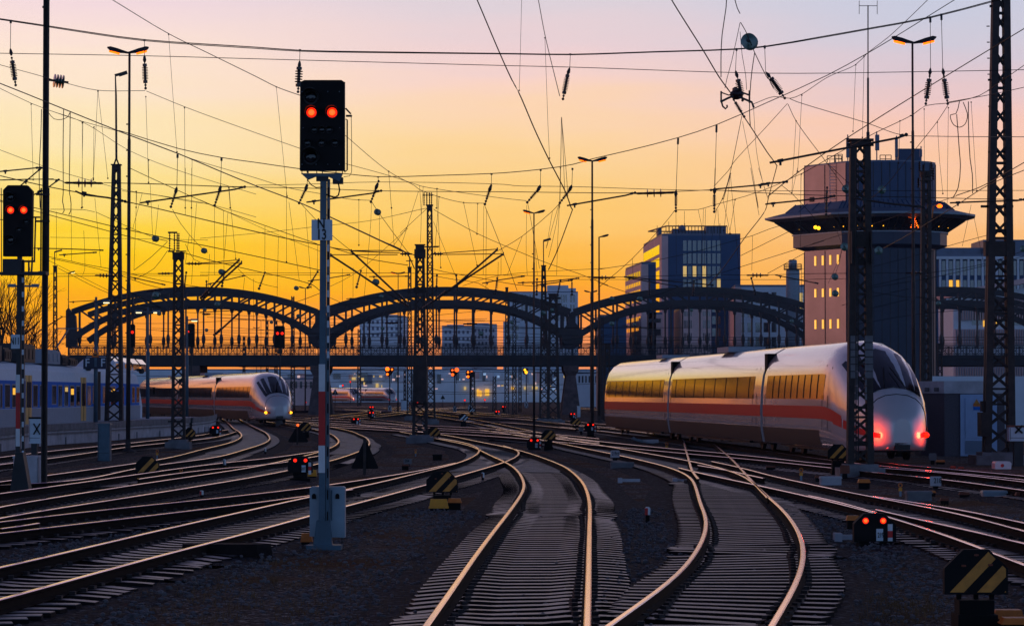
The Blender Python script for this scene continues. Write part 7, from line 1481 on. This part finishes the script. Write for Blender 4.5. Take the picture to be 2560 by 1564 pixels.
for a in [('red and white peg in the left foreground ballast', 292, 1296, 1331, 13), ('red topped peg between the two centre tracks', 1619, 1266, 1306, 13), ('dull red and white peg above the left foreground track', 504, 1225, 1247, 9), ('dark red peg right of the dirty striped board', 1207, 1180, 1206, 8, 'rust_red'), ('grey-topped peg in the left middle ballast', 561, 1147, 1176, 7, 'concrete'), ('small dark peg right of the wet curved track', 663, 1119, 1137, 5, 'concrete'), ('small red and white peg left of the wide mast', 1920, 1145, 1157, 6)]: peg(*a)
def ringm(label, x, y0, yb):
    Z = depth(yb); S = Z / F; b = P(x, yb, Z); h = P(x, y0, Z).z - GZ; r = thing('ring_marker', label, 'marker', (b.x, Z, GZ), 'small yellow ring markers'); mb = MB(); mb.beam((b.x, Z, GZ), (b.x, Z, GZ + h * .4), h * .16, h * .1); part('stake', mb, 'pale_steel', r)
    mb = MB(); mb.box((b.x, Z, GZ + h * .52), (h * .26, h * .12, h * .24)); part('tag', mb, 'yellow_paint', r); mb = MB(); R = h * .14; mb.tube([(b.x + R * math.cos(t * math.pi / 6), Z, GZ + h * .84 + R * math.sin(t * math.pi / 6)) for t in range(13)], h * .045, 5, caps=False); mb.beam((b.x, Z, GZ + h * .6), (b.x, Z, GZ + h * .72), h * .08); part('ring', mb, 'orange_paint', r)
for a in [('yellow ring marker above the left striped board', 393, 1124, 1146), ('yellow ring marker right of the left striped board', 453, 1171, 1196), ('yellow ring marker on the left foreground rails', 262, 1252, 1275), ('yellow ring marker above the plate 204', 1039, 1122, 1140), ('yellow ring marker left of the wide lattice mast', 2003, 1169, 1201), ('yellow ring marker between wide mast and plate 218', 2251, 1207, 1240), ('yellow ring marker in the centre behind the plate 219', 1667, 1105, 1130)]: ringm(*a)
def nplate(label, x0, y0, x1, y1, yb, s, m_='pale_concrete'):
    Z = depth(yb); S = Z / F; r = thing('number_board', label, 'sign', (P((x0 + x1) / 2, yb, Z).x, Z, GZ), 'number boards of the points'); mb = MB(); mb.prism(px_poly(oct_(x0, y0, x1, y1, 2), Z), Z - .02, Z); b = part('board', mb, m_, r)
    if s: text('lettering', s, (y1 - y0) * S * .75, (P((x0 + x1) / 2, 0, Z).x, Z - .022, P(0, (y0 + y1) / 2 - 1, Z).z), 'letter_black', b, .75 if len(s) < 4 else .55)
    mb = MB(); mb.beam(P((x0 + x1) / 2, y1 - 2, Z + .02), (P((x0 + x1) / 2, yb, Z).x, Z + .02, GZ), (x1 - x0) * S * .5, .05); part('stand', mb, 'black_rubber', r)
for a in [('weathered board reading 218', 2325, 1190, 2353, 1214, 1226, '218'), ('weathered board reading 219cd', 1526, 1125, 1549, 1143, 1156, '219cd'), ('grey board reading 204', 1009, 1146, 1029, 1159, 1166, '204', 'concrete'), ('small board reading 210 right of the far striped board', 1447, 1067, 1459, 1077, 1086, '210', 'concrete'), ('dark illegible board at the wide lattice mast', 2100, 1162, 2124, 1183, 1200, None, 'rust_red'), ('dark illegible board right of the plate 218', 2465, 1204, 2487, 1220, 1232, None, 'train_dark'), ('dark illegible board left of the hut', 2322, 1132, 2341, 1150, 1160, None, 'concrete')]: nplate(*a)
# platform signs
Z = depth(1055, .56) - .2; S = Z / F; r = thing('platform_sign', 'dark blue sign with the letters F F under a small warning triangle', 'sign', (P(239, 922, Z).x, Z, P(239, 922, Z).z)); pl = plate('panel', rect(209, 892, 266, 922), Z, .12, 'sign_blue', r)
for x in (219, 258): text('lettering', 'F', 21 * S * 1.35, (P(x, 907, Z).x, Z - .13, P(x, 907, Z).z), 'sign_white', pl, .9)
mb = MB(); mb.box(P(239, 905, Z - .13), (6 * S, .02, 22 * S)); part('hanger', mb, 'blue_steel', r)
tr = plate('warning_triangle', [(229.5, 892), (247.5, 892), (238.5, 875)], Z - .13, .03, 'orange_paint', r); plate('triangle_border', [(228, 893), (249, 893), (238.5, 873)], Z - .12, .01, 'red_paint', r); plate('symbol', rect(235, 885, 242, 889), Z - .162, .004, 'letter_black', tr)
Z = depth(1040); S = Z / F; r = thing('disc_sign', 'round orange disc sign with a dark letter T at the platform end', 'sign', (P(482, 1030, Z).x, Z, GZ), 'round signs'); c_ = P(482, 1013, Z); mb = MB(); mb.lathe([(0, 7.2 * S), (.04, 7.2 * S)], (c_.x, Z, c_.z), (0, -1, 0), 24); dd = part('disc', mb, 'orange_light', r); dd.data.materials[0] = M['orange_paint']; text('lettering', 'T', 11 * S * 1.3, (c_.x, Z - .05, c_.z), 'letter_black', dd, 1.1); mb = MB(); mb.beam(c_ + Vector((0, .05, 0)), (c_.x, Z + .05, GZ), 1.4 * S); part('post', mb, 'dark_steel', r)
def trisign(label, x, y, w, yb, s):
    Z = depth(yb); S = Z / F; r = thing('speed_sign', label, 'sign', (P(x, yb, Z).x, Z, GZ), 'triangular speed signs'); pl = plate('panel', [(x - w / 2, y + w * .42), (x + w / 2, y + w * .42), (x, y - w * .5)], Z, .03, 'letter_black', r); 
    if s: text('lettering', s, w * S * .62, (P(x, y, Z).x, Z - .035, P(0, y + w * .12, Z).z), 'sign_white', pl, .9)
    mb = MB(); mb.beam(P(x, y + w * .4, Z + .03), (P(x, yb, Z).x, Z + .03, GZ), 1.2 * S); part('post', mb, 'dark_steel', r)
trisign('black triangular sign with a white 9 between the post and the distant trains', 838, 979, 16, 1032, '9'); trisign('small dark triangular sign right of the cantilever mast', 1107, 992, 12, 1030, None)
# loose rail machinery and a wooden crossing board in the left foreground
r = thing('point_machine', 'pinkish grey point machine with rods in the middle distance', 'point machine', (P(1614, 1106, depth(1110)).x, depth(1110), GZ)); Z = depth(1110); mb = MB(); a, b = P(1608, 1098, Z), P(1646, 1106, Z); mb.box(((a.x + b.x) / 2, Z, (a.z + b.z) / 2), (b.x - a.x, .5, a.z - b.z)); part('housing', mb, 'pale_concrete', r); mb = MB(); mb.tube([P(x, y, Z - .3) for x, y in ((1580, 1097), (1584, 1092), (1590, 1097), (1608, 1101))], .035, 6); mb.tube([P(x, y, Z - .3) for x, y in ((1578, 1096), (1600, 1103), (1640, 1109))], .03, 6); part('rod', mb, 'pale_steel', r)
Z = depth(1372, -.1); r = thing('rail_block', 'dark wedge shaped block beside the left foreground rail', 'block', (P(540, 1366, Z).x, Z, GZ)); mb = MB(); mb.hprism([(-.6, -.12), (.55, -.16), (.75, .1), (.5, .35), (-.6, .35)], GZ, -.02, 1, .96, (P(555, 1366, Z).x, Z)); part('body', mb, 'sleeper_side', r)
# rail joints / point rods
for i, (x0, x1, y) in enumerate(((1550, 1600, 1209), (1687, 1722, 1210), (2094, 2165, 1357))):
    Z = depth(y); a, b = P(x0, y, Z), P(x1, y, Z); mb = MB(); mb.box(((a.x + b.x) / 2, Z, GZ + .1), (b.x - a.x, .14, .08)); mb.box((a.x, Z, GZ + .1), (.12, .3, .14)); solo('point_rod', mb, 'pale_concrete', ['flat grey rod in the ballast between the centre tracks', 'flat grey rod meeting the right centre track', 'flat grey slab at the foot of the dwarf signal 219'][i], 'rod', 'flat rods', o=(a.x, Z, GZ))
# ------------------------------------------------------------------ bare tree and shrubs at the left
def tree(label, x, yb, yt, Z, seed, spread=.5):
    random.seed(seed); b = P(x, yb, Z); b.z = GZ; top = P(x, yt, Z).z; r = thing('bare_tree', label, 'tree', b); tr_ = MB(); cr = MB()
    def grow(p, d, ln, rad, lev):
        pts = [p]; q_ = p; dd = d.copy()
        for k in range(3): dd = (dd + Vector((random.uniform(-.14, .14), random.uniform(-.14, .14), random.uniform(-.04, .12)))).normalized(); q_ = q_ + dd * ln / 3; pts.append(q_)
        (tr_ if lev < 2 else cr).tube(pts, [rad * (1 - .28 * k / 3 * 1.3) for k in range(4)], 5 if lev < 3 else 3)
        if lev >= 6 or rad < .008: return
        for k in range(3 if lev < 3 else random.choice((2, 3))):
            a_ = random.uniform(0, 6.28); t_ = random.uniform(.35, .85) * spread * 1.4; side = dd.orthogonal().normalized(); side.rotate(Matrix.Rotation(a_, 3, dd)); nd = (dd * math.cos(t_) + side * math.sin(t_)).normalized()
            grow(pts[-1] if k < 2 else pts[2], nd, ln * random.uniform(.68, .84), rad * .62, lev + 1)
    h = top - GZ; grow(b, Vector((0, 0, 1)), h * .27, h * .02, 0); part('trunk', tr_, 'bark', r); part('crown', cr, 'bark', r)
tree('bare branching tree silhouette behind the left signal', 60, 1000, 700, 260, 5, .55); tree('darker leafless tree at the very left edge', 8, 1000, 640, 250, 11, .5); tree('lower bare tree between the signal and the brown column', 90, 1000, 770, 275, 21, .6)
# stones and dry weeds
random.seed(9)
mb = MB(); base = [Vector((math.cos(t) * c_, math.sin(t) * c_, z)) for z, c_ in ((-.5, .7), (.25, .9)) for t in (0, 1.25, 2.5, 3.8, 5.0)] + [Vector((0, 0, .75))]
bf = [(0, 1, 6, 5), (1, 2, 7, 6), (2, 3, 8, 7), (3, 4, 9, 8), (4, 0, 5, 9), (5, 6, 10), (6, 7, 10), (7, 8, 10), (8, 9, 10), (9, 5, 10)]
def stone(x, y, z, s):
    R = Matrix.Rotation(random.uniform(0, 6.28), 3, 'Z'); k = Vector((random.uniform(.7, 1.35), random.uniform(.7, 1.2), random.uniform(.5, 1))) * s
    mb.add([Vector((x, y, z)) + R @ Vector((v.x * k.x * random.uniform(.8, 1.2), v.y * k.y, v.z * k.z)) for v in base], bf)
cand = [c_ for c_ in ALLSL if c_[0].y < 60]
for i in range(15000):
    c_, w_ = random.choice(cand); u = random.choice((-1, 1)) * random.gauss(2.05, .33) if random.random() < .93 else random.uniform(-1.2, 1.2)
    if abs(u) < 1.4 and random.random() < .8: continue
    q_ = c_ + w_ * u; q_ = q_ + Vector((-w_.y, w_.x, 0)) * random.uniform(-.5, .5); stone(q_.x, q_.y, GZ + random.uniform(0, .06) + (.03 if abs(u) < 1.9 else 0), random.uniform(.018, .045))
for i in range(5200):
    if i % 3: q_ = G(random.uniform(-20, 1150), random.triangular(1290, 1600, 1600), GZ)
    else: q_ = G(random.uniform(1990, 2580), random.triangular(1330, 1600, 1600), GZ)
    if all((abs(q_.x - c_.x) + abs(q_.y - c_.y) > 1.7) for c_, w_ in cand[::3]) and random.random() < .5 + .5 * math.sin(q_.x * 1.7) * math.cos(q_.y * .9): stone(q_.x, q_.y, GZ + .004, random.choice((.012, .016, .02, .03, .045)))
solo('ballast_stones', mb, 'stone', 'crushed stones along the sleepers', 'stones', kind='stuff', o=(0, 30, GZ))
mb = MB()
for i in range(700):
    zone = random.random()
    if zone < .55: x = random.gauss(640, 260); y = random.gauss(1470, 60)
    elif zone < .8: x = random.uniform(2150, 2360); y = random.gauss(1530, 30)
    else: x = random.uniform(2200, 2560); y = random.gauss(1262, 14)
    if not (1225 < y < 1620): continue
    p = G(x, y, GZ)
    for k in range(9):
        a_ = random.uniform(0, 6.28); h = random.uniform(.03, .11); o = Vector((random.gauss(0, .07), random.gauss(0, .07), 0)); t_ = Vector((math.cos(a_) * h * .7, math.sin(a_) * h * .7, h)); s_ = Vector((-math.sin(a_), math.cos(a_), 0)) * .004
        mb.add([p + o - s_, p + o + s_, p + o + t_], [(0, 1, 2)])
solo('dry_grass', mb, 'grass_brown', 'dry brown grass tufts on the gravel', 'grass', kind='stuff', o=(0, 35, GZ))

# ------------------------------------------------------------------ evening haze in the air
hz = MB(); hz.box((0, 560, 60), (760, 1180, 130)); hm = M['haze_air']; t_ = hm.node_tree; t_.nodes.clear()
ov = t_.nodes.new('ShaderNodeOutputMaterial'); pv = t_.nodes.new('ShaderNodeVolumePrincipled'); pv.inputs['Color'].default_value = (.75, .85, 1, 1); pv.inputs['Density'].default_value = 0.00007; t_.links.new(pv.outputs[0], ov.inputs['Volume'])
ho = solo('haze', hz, 'haze_air', 'thin bluish evening haze over the yard', 'haze', kind='stuff', o=(0, 560, 60))
